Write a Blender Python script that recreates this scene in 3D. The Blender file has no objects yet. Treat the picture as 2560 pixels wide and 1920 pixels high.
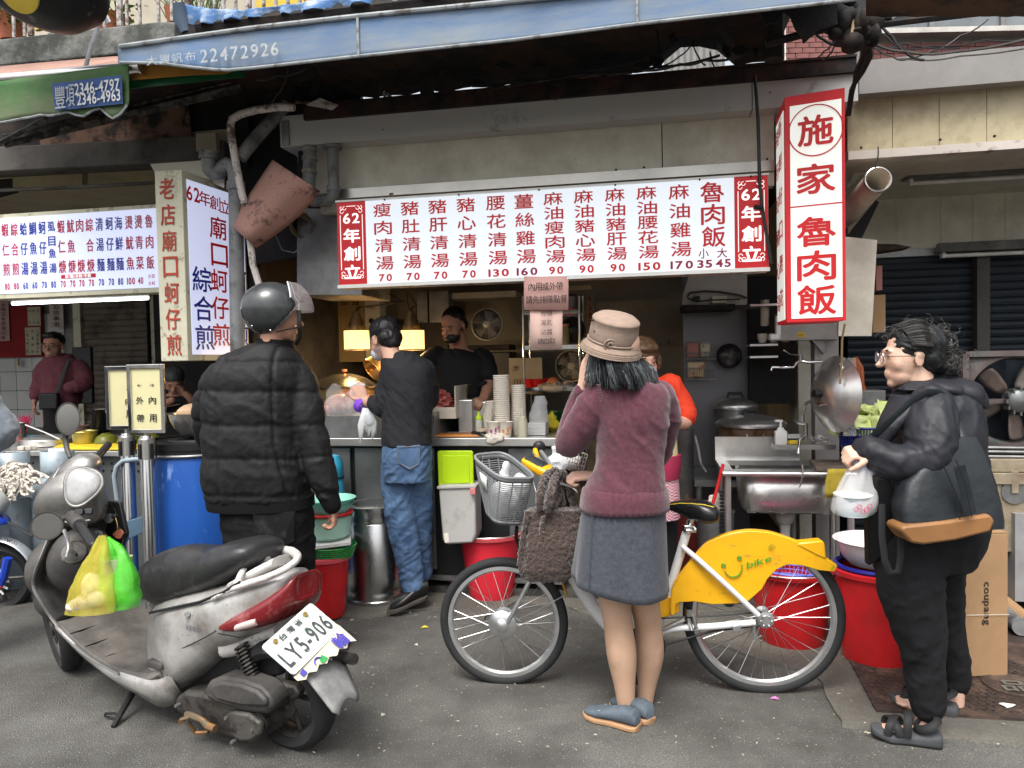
import bpy,math,random
import numpy as np
from mathutils import Vector,Matrix,noise
random.seed(7)
RNG=np.random.default_rng(7)
scene=bpy.context.scene
C=scene.collection
R=math.radians
mcos=math.cos;msin=math.sin;ru=random.uniform;VC=Vector;mpi=math.pi
# - camera
FPX=1850.0
CAMZ=1.42
cam_d=bpy.data.cameras.new('camera');cam=bpy.data.objects.new('camera',cam_d);C.objects.link(cam)
cam_d.sensor_width=36;cam_d.lens=FPX/2560*36;cam_d.clip_end=300;cam_d.clip_start=.05
RC=Matrix.Rotation(R(90-1.86),4,'X')@Matrix.Rotation(R(-1.18),4,'Z')
cam.matrix_world=Matrix.Translation((0,0,CAMZ))@RC
scene.camera=cam
RC3=RC.to_3x3()
# - sky, sun, exposure
world=bpy.data.worlds.new('World');scene.world=world;world.use_nodes=True
wn=world.node_tree.nodes;wl=world.node_tree.links
bgn=wn['Background']
sky=wn.new('ShaderNodeTexSky');sky.sky_type='NISHITA';sky.sun_disc=False
SUN_EL,SUN_AZ=62.0,200.0
sky.sun_elevation=R(SUN_EL);sky.sun_rotation=R(SUN_AZ);sky.dust_density=6.0;sky.air_density=1.0;sky.ozone_density=1.0
hs=wn.new('ShaderNodeHueSaturation');hs.inputs['Saturation'].default_value=.28
wl.new(sky.outputs[0],hs.inputs['Color']);wl.new(hs.outputs[0],bgn.inputs['Color'])
bgn.inputs['Strength'].default_value=.15
sun_d=bpy.data.lights.new('sun','SUN');sun=bpy.data.objects.new('sun',sun_d);C.objects.link(sun)
sun_d.energy=1.0;sun_d.angle=R(25);sun_d.color=(1,.97,.92)
az=R(SUN_AZ)
sdir=VC((msin(az)*mcos(R(SUN_EL)),mcos(az)*mcos(R(SUN_EL)),msin(R(SUN_EL))))
sun.rotation_euler=sdir.to_track_quat('Z','Y').to_euler()
scene.view_settings.view_transform='Standard';scene.view_settings.look='None'
scene.view_settings.exposure=1.08;scene.view_settings.gamma=1.0
scene.cycles.max_bounces=6;scene.cycles.diffuse_bounces=3;scene.cycles.glossy_bounces=3
scene.cycles.transmission_bounces=4;scene.cycles.transparent_max_bounces=12
scene.cycles.caustics_reflective=False;scene.cycles.caustics_refractive=False
scene.cycles.use_denoising=True
scene.cycles.sample_clamp_indirect=6
# - measuring
def ray(px,py):
 return RC3@VC(((px-1280)/FPX,-(py-960)/FPX,-1))
def P(px,py,Y):
 d=ray(px,py);return VC((0,0,CAMZ))+d*(Y/d.y)
def PG(px,py,z=.0):
 d=ray(px,py);return VC((0,0,CAMZ))+d*((z-CAMZ)/d.z)
AF=R(10.8)
U=VC((mcos(AF),-msin(AF),0));V=VC((msin(AF),mcos(AF),0));Z=VC((0,0,1))
O0=VC((-.675,4.45,0))
FM=Matrix.Translation(O0)@Matrix.Rotation(-AF,4,'Z')
FMI=FM.inverted()
def PF(px,py,d=.0):
 r=ray(px,py);c=VC((0,0,CAMZ));t=(d-(c-O0).dot(V))/r.dot(V)
 return c+r*t
def W(u,d,z):return O0+U*u+V*d+Z*z
def FL(px,py,d=.0):
 return FMI@PF(px,py,d)
# - mesh builder
def ident():return Matrix.Identity(3)
def frame_from(ax,up=None):
 ax=VC(ax).normalized()
 if up is None:up=VC((0,0,1))if abs(ax.z)<.95 else VC((0,1,0))
 x=VC(up).cross(ax)
 if x.length<1e-6:x=VC((1,0,0)).cross(ax)
 x.normalize();y=ax.cross(x)
 return x,y,ax
def wmat(o):
 m=Matrix.Identity(4)
 while o is not None:
  b=Matrix.Translation(o.location)@o.rotation_euler.to_matrix().to_4x4()
  m=b@m;o=o.parent
 return m
class MB:
 def __init__(s):s.v=[];s.f=[];s.m=[]
 def add(s,vs,fs,mi=0):
  b=len(s.v);s.v.extend([tuple(p)for p in vs]);s.f.extend([tuple(i+b for i in f)for f in fs]);s.m.extend([mi]*len(fs));return s
 def box(s,c,sz,rot=None,mi=0,taper=1.0):
  c=VC(c);hx,hy,hz=sz[0]/2,sz[1]/2,sz[2]/2
  vs=[]
  for z in(-1,1):
   t=taper if z>0 else 1
   for x,y in((-1,-1),(1,-1),(1,1),(-1,1)):
    p=VC((x*hx*t,y*hy*t,z*hz))
    vs.append(c+(rot@p if rot else p))
  return s.add(vs,[(0,3,2,1),(4,5,6,7),(0,1,5,4),(1,2,6,5),(2,3,7,6),(3,0,4,7)],mi)
 def fbox(s,u0,u1,d0,d1,z0,z1,mi=0):
  vs=[W(u,d,z)for z in(z0,z1)for u,d in((u0,d0),(u1,d0),(u1,d1),(u0,d1))]
  return s.add(vs,[(0,3,2,1),(4,5,6,7),(0,1,5,4),(1,2,6,5),(2,3,7,6),(3,0,4,7)],mi)
 def fb(s,x0,x1,yt,yb,d,dep,xr=None,mi=0):
  xr=x0 if xr is None else xr
  return s.fbox(FL(x0,yt,d).x,FL(x1,yt,d).x,d,d+dep,FL(xr,yb,d).z,FL(xr,yt,d).z,mi)
 def cyl(s,p0,p1,r0,r1=None,n=16,cap=True,mi=0):
  p0=VC(p0);p1=VC(p1);r1=r0 if r1 is None else r1
  x,y,a=frame_from(p1-p0);vs=[]
  for p,r in((p0,r0),(p1,r1)):
   for i in range(n):
    t=2*mpi*i/n;vs.append(p+x*(r*mcos(t))+y*(r*msin(t)))
  fs=[(i,(i+1)%n,n+(i+1)%n,n+i)for i in range(n)]
  if cap:fs+=[tuple(range(n-1,-1,-1)),tuple(range(n,2*n))]
  return s.add(vs,fs,mi)
 def T(s,pts,r,n=8,closed=False,cap=True,flat=1.0,up=None,mi=0):
  pts=[VC(p)for p in pts];k=len(pts);vs=[];px=None
  for i,p in enumerate(pts):
   if closed:t=pts[(i+1)%k]-pts[i-1]
   else:t=pts[min(i+1,k-1)]-pts[max(i-1,0)]
   if t.length<1e-9:t=VC((0,0,1))
   t.normalize()
   if up is not None:px=VC(up).cross(t)
   if px is None:px,_,_=frame_from(t)
   px=px-t*px.dot(t)
   if px.length<1e-6:px,_,_=frame_from(t)
   px.normalize();py=t.cross(px)
   rr=r[i]if hasattr(r,'__len__')else r
   for j in range(n):
    a=2*mpi*j/n;vs.append(p+px*(rr*mcos(a))+py*(rr*flat*msin(a)))
  fs=[]
  for i in range(k if closed else k-1):
   a,b=i*n,((i+1)%k)*n
   fs+=[(a+j,a+(j+1)%n,b+(j+1)%n,b+j)for j in range(n)]
  if cap and not closed:fs+=[tuple(range(n-1,-1,-1)),tuple(range((k-1)*n,k*n))]
  return s.add(vs,fs,mi)
 def L(s,prof,c=(0,0,0),n=32,axis=(0,0,1),sx=1.0,sy=1.0,up=None,mi=0):
  c=VC(c);x,y,a=frame_from(axis,up);k=len(prof);vs=[]
  for r,z in prof:
   for i in range(n):
    t=2*mpi*i/n;vs.append(c+a*z+x*(r*sx*mcos(t))+y*(r*sy*msin(t)))
  fs=[]
  for i in range(k-1):
   fs+=[(i*n+j,i*n+(j+1)%n,(i+1)*n+(j+1)%n,(i+1)*n+j)for j in range(n)]
  if prof[0]==prof[-1]:return s.add(vs,fs,mi)
  if prof[0][0]>1e-6:fs.append(tuple(range(n-1,-1,-1)))
  if prof[-1][0]>1e-6:fs.append(tuple(range((k-1)*n,k*n)))
  return s.add(vs,fs,mi)
 def shell(s,prof,c=(0,0,0),n=32,axis=(0,0,1),th=.004,sx=1.0,sy=1.0,up=None,mi=0):
  inner=[(max(r-th,.0),z+(th if i==0 else 0))for i,(r,z)in enumerate(prof)]
  p=[(.0,prof[0][1])]+list(prof)+inner[::-1]+[(.0,inner[0][1])]
  return s.L(p,c,n,axis,sx,sy,up,mi)
 def ell(s,c,r,rot=None,nu=16,nv=10,mi=0):
  c=VC(c);vs=[];fs=[]
  for i in range(nv+1):
   a=mpi*i/nv-mpi/2
   for j in range(nu):
    b=2*mpi*j/nu
    p=VC((r[0]*mcos(a)*mcos(b),r[1]*mcos(a)*msin(b),r[2]*msin(a)))
    vs.append(c+(rot@p if rot else p))
  for i in range(nv):
   for j in range(nu):fs.append((i*nu+j,i*nu+(j+1)%nu,(i+1)*nu+(j+1)%nu,(i+1)*nu+j))
  return s.add(vs,fs,mi)
 def loft(s,secs,n=24,p=2.0,cap=True,mi=0):
  vs=[]
  for sc in secs:
   c,a,b=VC(sc[0]),VC(sc[1]),VC(sc[2]);pp=sc[3]if len(sc)>3 else p
   for i in range(n):
    t=2*mpi*i/n;ct,st=mcos(t),msin(t)
    k=(abs(ct)**pp+abs(st)**pp)**(-1/pp)
    vs.append(c+a*(k*ct)+b*(k*st))
  fs=[]
  for i in range(len(secs)-1):
   fs+=[(i*n+j,i*n+(j+1)%n,(i+1)*n+(j+1)%n,(i+1)*n+j)for j in range(n)]
  if cap:fs+=[tuple(range(n-1,-1,-1)),tuple(range((len(secs)-1)*n,len(secs)*n))]
  return s.add(vs,fs,mi)
 def prism(s,pts,th,mi=0):
  pts=[VC(p)for p in pts];th=VC(th);n=len(pts)
  vs=pts+[p+th for p in pts]
  fs=[tuple(range(n-1,-1,-1)),tuple(range(n,2*n))]+[(i,(i+1)%n,n+(i+1)%n,n+i)for i in range(n)]
  return s.add(vs,fs,mi)
 def grid(s,rows,mi=0):
  k=len(rows[0]);vs=[p for r in rows for p in r]
  fs=[(i*k+j,i*k+j+1,(i+1)*k+j+1,(i+1)*k+j)for i in range(len(rows)-1)for j in range(k-1)]
  return s.add(vs,fs,mi)
 def torus(s,c,Rr,r,axis=(0,0,1),n=48,m=10,sx=1,sy=1,flat=1.0,mi=0):
  x,y,a=frame_from(axis);c=VC(c)
  pts=[c+x*(Rr*sx*mcos(2*mpi*i/n))+y*(Rr*sy*msin(2*mpi*i/n))for i in range(n)]
  return s.T(pts,r,m,closed=True,flat=flat,up=None,mi=mi)
 def B(s,name,mat,parent=None,sm=True,bv=0,solid=0,sub=0,label=None,kind=None,rot=None,ang=40,local=False):
  me=bpy.data.meshes.new(name)
  vs=s.v
  if parent is not None and not local:
   mi=wmat(parent).inverted();vs=[tuple(mi@VC(p))for p in vs]
  me.from_pydata(vs,[],s.f);
  mats=mat if isinstance(mat,(list,tuple))else[mat]
  for m_ in mats:me.materials.append(m_)
  if len(mats)>1:me.polygons.foreach_set('material_index',s.m)
  import bmesh
  bm=bmesh.new();bm.from_mesh(me);bmesh.ops.recalc_face_normals(bm,faces=bm.faces);bm.to_mesh(me);bm.free()
  return link(name,me,parent,sm,bv,solid,sub,label,kind,ang)
def link(name,me,parent=None,sm=True,bv=0,solid=0,sub=0,label=None,kind=None,ang=40):
 if sm:
  me.polygons.foreach_set('use_smooth',[True]*len(me.polygons))
  if ang:me.set_sharp_from_angle(angle=R(ang))
 o=bpy.data.objects.new(name,me);C.objects.link(o)
 if parent is not None:o.parent=parent
 if solid:
  md=o.modifiers.new('solid','SOLIDIFY');md.thickness=solid;md.offset=0
 if bv:
  md=o.modifiers.new('bv','BEVEL');md.width=bv;md.segments=2;md.limit_method='ANGLE';md.angle_limit=R(35);md.harden_normals=False
 if sub:
  md=o.modifiers.new('sub','SUBSURF');md.levels=sub;md.render_levels=sub
 if label:o['label']=label
 if kind:o['kind']=kind
 return o
def thing(name,label,cat,loc=(0,0,0),rz=.0,group=None):
 o=bpy.data.objects.new(name,None);C.objects.link(o);o.empty_display_size=.1
 o.location=loc;o.rotation_euler=(0,0,rz);o['label']=label;o['category']=cat
 if group:o['group']=group
 return o
def tag(o,label,cat,group=None):
 o['label']=label;o['category']=cat
 if group:o['group']=group
 return o
def dup(o,loc=None,rz=None,label=None,parent=None):
 c=o.copy();C.objects.link(c)
 if parent is not None:c.parent=parent
 if loc is not None:c.location=loc
 if rz is not None:c.rotation_euler=(0,0,rz)
 if label:c['label']=label
 for ch in list(o.children):dup(ch,parent=c)
 return c
# - materials
def M(name,col,rough=.5,metal=.0,var=.18,ns=6.0,c2=None,c2amt=.5,c2s=3.0,bump=.0,bs=60.0,bdist=.002,emit=None,es=.0,alpha=1.0,trans=.0,coat=.0,sheen=.0,spec=.35,stretch=None,sharp=.12,thin=None,speck=None,sss=0,grain=None):
 m=bpy.data.materials.new(name);m.use_nodes=True
 nt=m.node_tree;N=nt.nodes;L=nt.links;b=N['Principled BSDF']
 tc=N.new('ShaderNodeTexCoord');src=tc.outputs['Object']
 if stretch:
  mp=N.new('ShaderNodeMapping');mp.inputs['Scale'].default_value=stretch;L.new(src,mp.inputs[0]);src=mp.outputs[0]
 col4=(*col,1)
 n1=N.new('ShaderNodeTexNoise');n1 .inputs['Scale'].default_value=ns;n1 .inputs['Detail'].default_value=5;n1 .inputs['Roughness'].default_value=.6
 L.new(src,n1 .inputs['Vector'])
 mr=N.new('ShaderNodeMapRange');mr.inputs['From Min'].default_value=.3;mr.inputs['From Max'].default_value=.7
 mr.inputs['To Min'].default_value=1-var;mr.inputs['To Max'].default_value=1+var
 L.new(n1 .outputs['Fac'],mr.inputs['Value'])
 vm=N.new('ShaderNodeVectorMath');vm.operation='SCALE';vm.inputs[0].default_value=col
 L.new(mr.outputs[0],vm.inputs['Scale']);out=vm.outputs[0]
 if grain:
  g=N.new('ShaderNodeTexNoise');g.inputs['Scale'].default_value=grain[0];g.inputs['Detail'].default_value=2;L.new(src,g.inputs['Vector'])
  gm=N.new('ShaderNodeMapRange');gm.inputs['From Min'].default_value=.3;gm.inputs['From Max'].default_value=.7;gm.inputs['To Min'].default_value=1-grain[1];gm.inputs['To Max'].default_value=1+grain[1];L.new(g.outputs['Fac'],gm.inputs['Value'])
  gv=N.new('ShaderNodeVectorMath');gv.operation='SCALE';L.new(out,gv.inputs[0]);L.new(gm.outputs[0],gv.inputs['Scale']);out=gv.outputs[0]
 if c2:
  n2=N.new('ShaderNodeTexNoise');n2 .inputs['Scale'].default_value=c2s;n2 .inputs['Detail'].default_value=7;n2 .inputs['Roughness'].default_value=.68
  L.new(src,n2 .inputs['Vector'])
  m2=N.new('ShaderNodeMapRange');th=.72-.42*c2amt
  m2 .inputs['From Min'].default_value=th-sharp/2;m2 .inputs['From Max'].default_value=th+sharp/2;L.new(n2 .outputs['Fac'],m2 .inputs['Value'])
  mx=N.new('ShaderNodeMix');mx.data_type='RGBA';L.new(m2 .outputs[0],mx.inputs['Factor']);L.new(out,mx.inputs['A']);mx.inputs['B'].default_value=(*c2,1)
  out=mx.outputs['Result']
 if speck:
  sc_,sz_,sc_col=speck
  v=N.new('ShaderNodeTexVoronoi');v.inputs['Scale'].default_value=sc_;L.new(src,v.inputs['Vector'])
  m3=N.new('ShaderNodeMapRange');m3 .inputs['From Min'].default_value=sz_;m3 .inputs['From Max'].default_value=sz_*.6;L.new(v.outputs['Distance'],m3 .inputs['Value'])
  sp=N.new('ShaderNodeSeparateColor');L.new(v.outputs['Color'],sp.inputs[0])
  gt=N.new('ShaderNodeMath');gt.operation='GREATER_THAN';gt.inputs[1].default_value=.6;L.new(sp.outputs[0],gt.inputs[0])
  ml=N.new('ShaderNodeMath');ml.operation='MULTIPLY';L.new(m3 .outputs[0],ml.inputs[0]);L.new(gt.outputs[0],ml.inputs[1])
  mx=N.new('ShaderNodeMix');mx.data_type='RGBA';L.new(ml.outputs[0],mx.inputs['Factor']);L.new(out,mx.inputs['A']);mx.inputs['B'].default_value=(*sc_col,1)
  out=mx.outputs['Result']
 L.new(out,b.inputs['Base Color'])
 rr=N.new('ShaderNodeMapRange');rr.inputs['To Min'].default_value=max(0,rough-.12);rr.inputs['To Max'].default_value=min(1,rough+.12)
 L.new(n1 .outputs['Fac'],rr.inputs['Value']);L.new(rr.outputs[0],b.inputs['Roughness'])
 b.inputs['Metallic'].default_value=metal;b.inputs['Specular IOR Level'].default_value=spec
 b.inputs['Coat Weight'].default_value=coat;b.inputs['Coat Roughness'].default_value=.08
 b.inputs['Sheen Weight'].default_value=sheen
 b.inputs['Alpha'].default_value=alpha;b.inputs['Transmission Weight'].default_value=trans
 if sss:b.inputs['Subsurface Weight'].default_value=sss;b.inputs['Subsurface Radius'].default_value=(.012,.005,.003);b.inputs['Subsurface Scale'].default_value=1
 if emit:b.inputs['Emission Color'].default_value=(*emit,1);b.inputs['Emission Strength'].default_value=es
 if emit and c2:L.new(out,b.inputs['Emission Color'])
 if bump:
  nb=N.new('ShaderNodeTexNoise');nb.inputs['Scale'].default_value=bs;nb.inputs['Detail'].default_value=4;L.new(src,nb.inputs['Vector'])
  bp=N.new('ShaderNodeBump');bp.inputs['Strength'].default_value=bump;bp.inputs['Distance'].default_value=bdist
  L.new(nb.outputs['Fac'],bp.inputs['Height']);L.new(bp.outputs[0],b.inputs['Normal'])
 return m
m_asphalt=M('asphalt',(.132,.129,.118),.88,var=.20,ns=2.2,c2=(.062,.059,.053),c2amt=.42,c2s=1.5,sharp=.28,bump=1.0,bs=150,bdist=.012,speck=(75,.20,(.30,.29,.26)),spec=.2,grain=(170,.42))
m_conc=M('pavement_concrete',(.16,.15,.125),.9,grain=(120,.3),var=.2,ns=3,c2=(.075,.07,.062),c2amt=.55,c2s=1.6,sharp=.4,bump=.6,bs=90,bdist=.004,speck=(60,.2,(.07,.065,.06)))
m_floor=M('shop_floor',(.10,.095,.085),.6,var=.25,ns=4,c2=(.03,.028,.025),c2amt=.6,c2s=2)
m_iron=M('rusty_cover_iron',(.13,.085,.065),.65,.3,var=.3,ns=8,c2=(.055,.04,.034),c2amt=.6,c2s=6,bump=.5,bs=80)
m_duct=M('grey_painted_sheet',(.52,.51,.49),.42,.15,var=.06,ns=1.2,c2=(.24,.23,.21),c2amt=.12,c2s=5,bump=.15,bs=3,bdist=.01,speck=(14,.09,(.1,.08,.06)))
m_beige=M('beige_panel',(.66,.63,.53),.55,var=.10,ns=2.2,c2=(.36,.33,.26),c2amt=.16,c2s=5,sharp=.5,bump=.1,bs=5,bdist=.006,speck=(22,.07,(.12,.09,.06)))
m_cream=M('cream_panel',(.46,.40,.26),.5,var=.10,ns=3,c2=(.27,.22,.13),c2amt=.3,c2s=7,sharp=.3,speck=(26,.08,(.16,.12,.07)))
m_trim=M('steel_trim',(.40,.385,.355),.3,.8,var=.35,ns=2.5)
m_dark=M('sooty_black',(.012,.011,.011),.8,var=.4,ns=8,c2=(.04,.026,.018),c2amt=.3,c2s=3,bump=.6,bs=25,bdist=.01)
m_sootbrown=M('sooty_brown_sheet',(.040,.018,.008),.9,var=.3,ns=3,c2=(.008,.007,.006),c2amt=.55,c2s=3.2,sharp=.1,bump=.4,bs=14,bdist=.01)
m_rust=M('rusted_channel',(.05,.022,.018),.7,.2,var=.4,ns=8,c2=(.012,.010,.010),c2amt=.55,c2s=5,sharp=.15,bump=.6,bs=30,bdist=.006)
m_beam=M('grimy_grey_beam',(.115,.105,.095),.8,var=.3,ns=3,c2=(.03,.027,.024),c2amt=.5,c2s=3,sharp=.3,bump=.5,bs=20,bdist=.005)
m_ledge=M('mossy_concrete',(.045,.049,.045),.95,var=.3,ns=3,c2=(.2,.205,.19),c2amt=.35,c2s=5,sharp=.25,bump=.9,bs=25,bdist=.01)
m_steel=M('stainless_steel',(.72,.71,.69),.3,.9,var=.12,ns=2.5,c2=(.48,.46,.43),c2amt=.25,c2s=4,sharp=.4,bump=.08,bs=8,bdist=.01)
m_std=M('dull_steel',(.30,.31,.31),.45,.7,var=.2,ns=4,c2=(.13,.12,.11),c2amt=.4,c2s=5,sharp=.4,bump=.1,bs=8,bdist=.01)
m_greysheet=M('grey_cabinet_steel',(.17,.185,.185),.42,.5,var=.12,ns=3,c2=(.08,.08,.075),c2amt=.3,c2s=3,sharp=.4)
m_blk=M('black_plastic',(.014,.014,.015),.45,var=.2)
m_pipe=M('grey_pvc',(.20,.205,.205),.5,var=.15,ns=8,c2=(.05,.045,.04),c2amt=.3,c2s=9,sharp=.2)
m_whitep=M('dirty_white_pipe',(.62,.56,.52),.5,var=.1,ns=8,c2=(.12,.09,.07),c2amt=.35,c2s=14,sharp=.1)
m_wallw=M('white_tile',(.50,.51,.50),.3,var=.08,ns=4)
m_grout=M('grout',(.2,.2,.19),.9)
m_wallb=M('kitchen_wall',(.36,.33,.265),.55,var=.12,ns=1.5,c2=(.2,.16,.11),c2amt=.3,c2s=2,sharp=.5)
m_brown=M('brown_shutter',(.13,.105,.085),.6,.2,var=.2,ns=5,c2=(.05,.04,.03),c2amt=.4,c2s=4)
m_navy=M('navy_shutter',(.014,.02,.028),.55,.2,var=.3,ns=4)
m_ceil=M('cream_ceiling',(.52,.46,.34),.45,var=.08,ns=2,c2=(.3,.25,.18),c2amt=.25,c2s=3,sharp=.4)
m_white=M('white_plastic',(.72,.72,.69),.4,var=.06)
m_cup=M('paper_cup',(.78,.72,.62),.6,var=.05)
m_red=M('red_plastic',(.60,.018,.022),.38,var=.12,ns=5,c2=(.42,.02,.02),c2amt=.3,c2s=8,sharp=.3,coat=.1)
m_redlight=M('pink_red_rim',(.72,.10,.12),.4,var=.1)
m_blueb=M('blue_barrel_plastic',(.014,.085,.36),.42,var=.15,ns=3,c2=(.18,.32,.66),c2amt=.16,c2s=9,sharp=.12,stretch=(1.6,1.6,.5),bump=.1,bs=5)
m_teal=M('teal_jug',(.03,.27,.42),.35,var=.08)
m_mint=M('mint_basin',(.28,.62,.50),.35,var=.06,sss=0)
m_green=M('green_plastic',(.03,.28,.06),.4)
m_dgreen=M('dark_green_plastic',(.01,.10,.035),.4)
m_lime=M('lime_plastic',(.42,.62,.01),.42,var=.06,ns=3,c2=(.34,.5,.02),c2amt=.3,c2s=5)
m_greyp=M('grey_plastic',(.42,.41,.39),.5,var=.06,ns=3,c2=(.3,.28,.25),c2amt=.2,c2s=4)
m_pinkp=M('faded_pink_plastic',(.42,.17,.14),.5,var=.12)
m_foam=M('styrofoam',(.74,.74,.70),.8,var=.05,bump=.4,bs=120)
m_card=M('cardboard',(.36,.22,.115),.8,var=.10,ns=3,c2=(.27,.16,.08),c2amt=.3,c2s=5,sharp=.4,bump=.3,bs=12,bdist=.004)
m_orange=M('orange_board',(.62,.24,.06),.5)
m_yellow=M('yellow_mat',(.70,.50,.03),.6,var=.1,bump=.3,bs=40)
m_yelcloth=M('mustard_towel',(.38,.29,.035),.9,var=.2,ns=14,bump=.7,bs=120)
m_cloth=M('off_white_rag',(.60,.55,.48),.95,var=.15,ns=12,bump=.8,bs=90)
m_signw=M('lit_sign_white',(.66,.70,.75),.35,var=.04,ns=1.2,c2=(.60,.65,.70),c2amt=.4,c2s=1.5,sharp=.6,emit=(.86,.93,1.0),es=.34)
m_signl=M('lit_sign_lilac',(.54,.58,.76),.35,var=.05,ns=2,c2=(.48,.52,.70),c2amt=.4,c2s=2,sharp=.6,emit=(.70,.76,1.0),es=.38)
m_signc=M('lit_sign_cream',(.68,.70,.66),.35,var=.05,ns=2.5,c2=(.56,.56,.50),c2amt=.3,c2s=3.5,sharp=.5,emit=(.93,1.0,.96),es=.36)
m_sred=M('sign_red',(.50,.012,.018),.4,var=.06,emit=(.9,.012,.015),es=.05)
m_tred=M('lettering_red',(.50,.009,.012),.45,var=.05,emit=(.8,.01,.01),es=.04)
m_tmaroon=M('lettering_maroon',(.28,.01,.04),.45,var=.03)
m_tblue=M('lettering_blue',(.012,.022,.30),.45,var=.03)
m_twhite=M('lettering_white',(.85,.82,.8),.45,var=.03,emit=(1,.96,.93),es=.35)
m_tblack=M('lettering_black',(.015,.013,.012),.6)
m_tdred=M('painted_red_lettering',(.36,.045,.025),.7,var=.2,ns=20)
m_tfade=M('faded_white_lettering',(.36,.38,.38),.8,var=.2,ns=30,c2=(.16,.25,.40),c2amt=.35,c2s=40)
m_paperp=M('pink_paper',(.62,.36,.32),.7,var=.04)
m_paperp2=M('pale_pink_paper',(.64,.44,.38),.7,var=.04)
m_papery=M('yellow_paper',(.62,.58,.33),.65,var=.05,ns=3)
m_bluetarp=M('blue_awning_cloth',(.065,.15,.31),.8,var=.25,ns=3.0,c2=(.22,.25,.27),c2amt=.56,c2s=2.6,sharp=.35,stretch=(.45,1,2.4),bump=.35,bs=300)
m_hem=M('pale_hem',(.27,.29,.30),.8,var=.2,ns=12,c2=(.12,.11,.10),c2amt=.35,c2s=16)
m_greentarp=M('green_awning_cloth',(.018,.12,.018),.75,var=.3,ns=3,c2=(.15,.15,.10),c2amt=.46,c2s=2.4,sharp=.35,stretch=(.6,1,1.6),bump=.3,bs=250)
m_bluepatch=M('navy_patch',(.035,.075,.20),.7,var=.15)
m_orangetarp=M('orange_awning_cloth',(.42,.19,.03),.8,var=.2)
m_pinksheet=M('dusty_pink_sheet',(.36,.20,.16),.8,var=.12,ns=3,c2=(.05,.03,.028),c2amt=.30,c2s=7,sharp=.12,bump=.3,bs=200,speck=(70,.2,(.03,.02,.02)))
m_brick=M('red_brick',(.21,.085,.075),.75,var=.25,ns=9,bump=.4,bs=60,bdist=.003)
m_mortar=M('pale_mortar',(.5,.48,.44),.9)
m_chrome=M('chrome',(.72,.72,.71),.12,1.0,var=.05)
m_bars=M('weathered_bar',(.40,.38,.36),.6,.3,var=.3,ns=30,c2=(.10,.055,.035),c2amt=.45,c2s=22,sharp=.15)
m_leaf=M('leaf_green',(.16,.30,.03),.55,var=.35,ns=20)
m_leafd=M('leaf_dark',(.04,.10,.015),.55,var=.35,ns=20)
m_terra=M('terracotta',(.36,.12,.06),.8,var=.2)
m_yelwall=M('yellow_wall',(.55,.40,.05),.7)
m_tube=M('lit_fluorescent_tube',(.9,.9,.9),.4,emit=(.93,.97,1.0),es=6)
m_tubeoff=M('unlit_tube',(.62,.62,.58),.3)
m_glass=M('dim_window_glass',(.07,.085,.09),.1,0,var=.2,ns=2)
# - lettering
_gc={}
def glyph(ch,bold=.0):
 k=(ch,bold)
 if k in _gc:return _gc[k]
 cu=bpy.data.curves.new('g','FONT');cu.body=ch;cu.offset=bold;cu.resolution_u=3
 o=bpy.data.objects.new('g',cu);C.objects.link(o)
 dg=bpy.context.evaluated_depsgraph_get();ev=o.evaluated_get(dg)
 me=bpy.data.meshes.new_from_object(ev)
 n=len(me.vertices);co=np.zeros(n*3);me.vertices.foreach_get('co',co);co=co.reshape(-1,3)
 fs=[tuple(p.vertices)for p in me.polygons]
 bpy.data.objects.remove(o);bpy.data.curves.remove(cu);bpy.data.meshes.remove(me)
 if n:
  lo,hi=co.min(0),co.max(0)
 else:lo=hi=np.zeros(3)
 _gc[k]=(co,fs,lo,hi);return _gc[k]
def lay(mb,ch,c,r,u,w,h,bold=.02,mi=0):
 """one character filling the cell w x h centred at c; r, u unit vectors"""
 bold=max(bold,0)*(1.4 if ch>'\u2000'else 1)
 co,fs,lo,hi=glyph(ch,0)
 if not len(co):return
 gw,gh=max(hi[0]-lo[0],1e-4),max(hi[1]-lo[1],1e-4)
 sx=w/max(gw,.55 if ch>'\u2000'else gw);sy=h/max(gh,.55 if ch>'\u2000'else gh)
 m=(lo+hi)/2;nrm=r.cross(u).normalized();e=bold*min(w,h)*.85
 for k in range(5 if bold>.004 else 1):
  a=k*1.2566+.3;o=(r*mcos(a)+u*msin(a))*e+nrm*(.00025*k)
  mb.add([c+o+r*((p[0]-m[0])*sx)+u*((p[1]-m[1])*sy)for p in co],fs,mi)
def word(mb,s,c,r,u,w,h,bold=.015,gap=.12,mi=0):
 """latin/digit string stretched to total width w, height h, centred at c"""
 ws=[]
 for ch in s:
  if ch==' ':ws.append(.35);continue
  co,fs,lo,hi=glyph(ch,bold);ws.append(hi[0]-lo[0]if ch<'\u2000'else .95)
 tot=sum(ws)+gap*(len(s)-1);k=w/tot;x=-w/2
 cap=glyph('0',bold);ref=cap[3][1]-cap[2][1];b0=cap[2][1]
 for ch,wd in zip(s,ws):
  if ch!=' ':
   co,fs,lo,hi=glyph(ch,bold);sy=h/ref
   if ch>'\u2000':
    lay(mb,ch,c+r*(x+wd*k/2),r,u,wd*k,h,bold,mi)
   else:
    mb.add([c+r*(x+(p[0]-lo[0])*k)+u*((p[1]-b0)*sy-h/2)for p in co],fs,mi)
  x+=(wd+gap)*k
def column(mb,s,c0,c1,r,u,w,h,bold=.02,mi=0):
 n=len(s)
 for i,ch in enumerate(s):
  lay(mb,ch,c0 .lerp(c1,i/max(n-1,1)),r,u,w,h,bold,mi)
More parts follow.
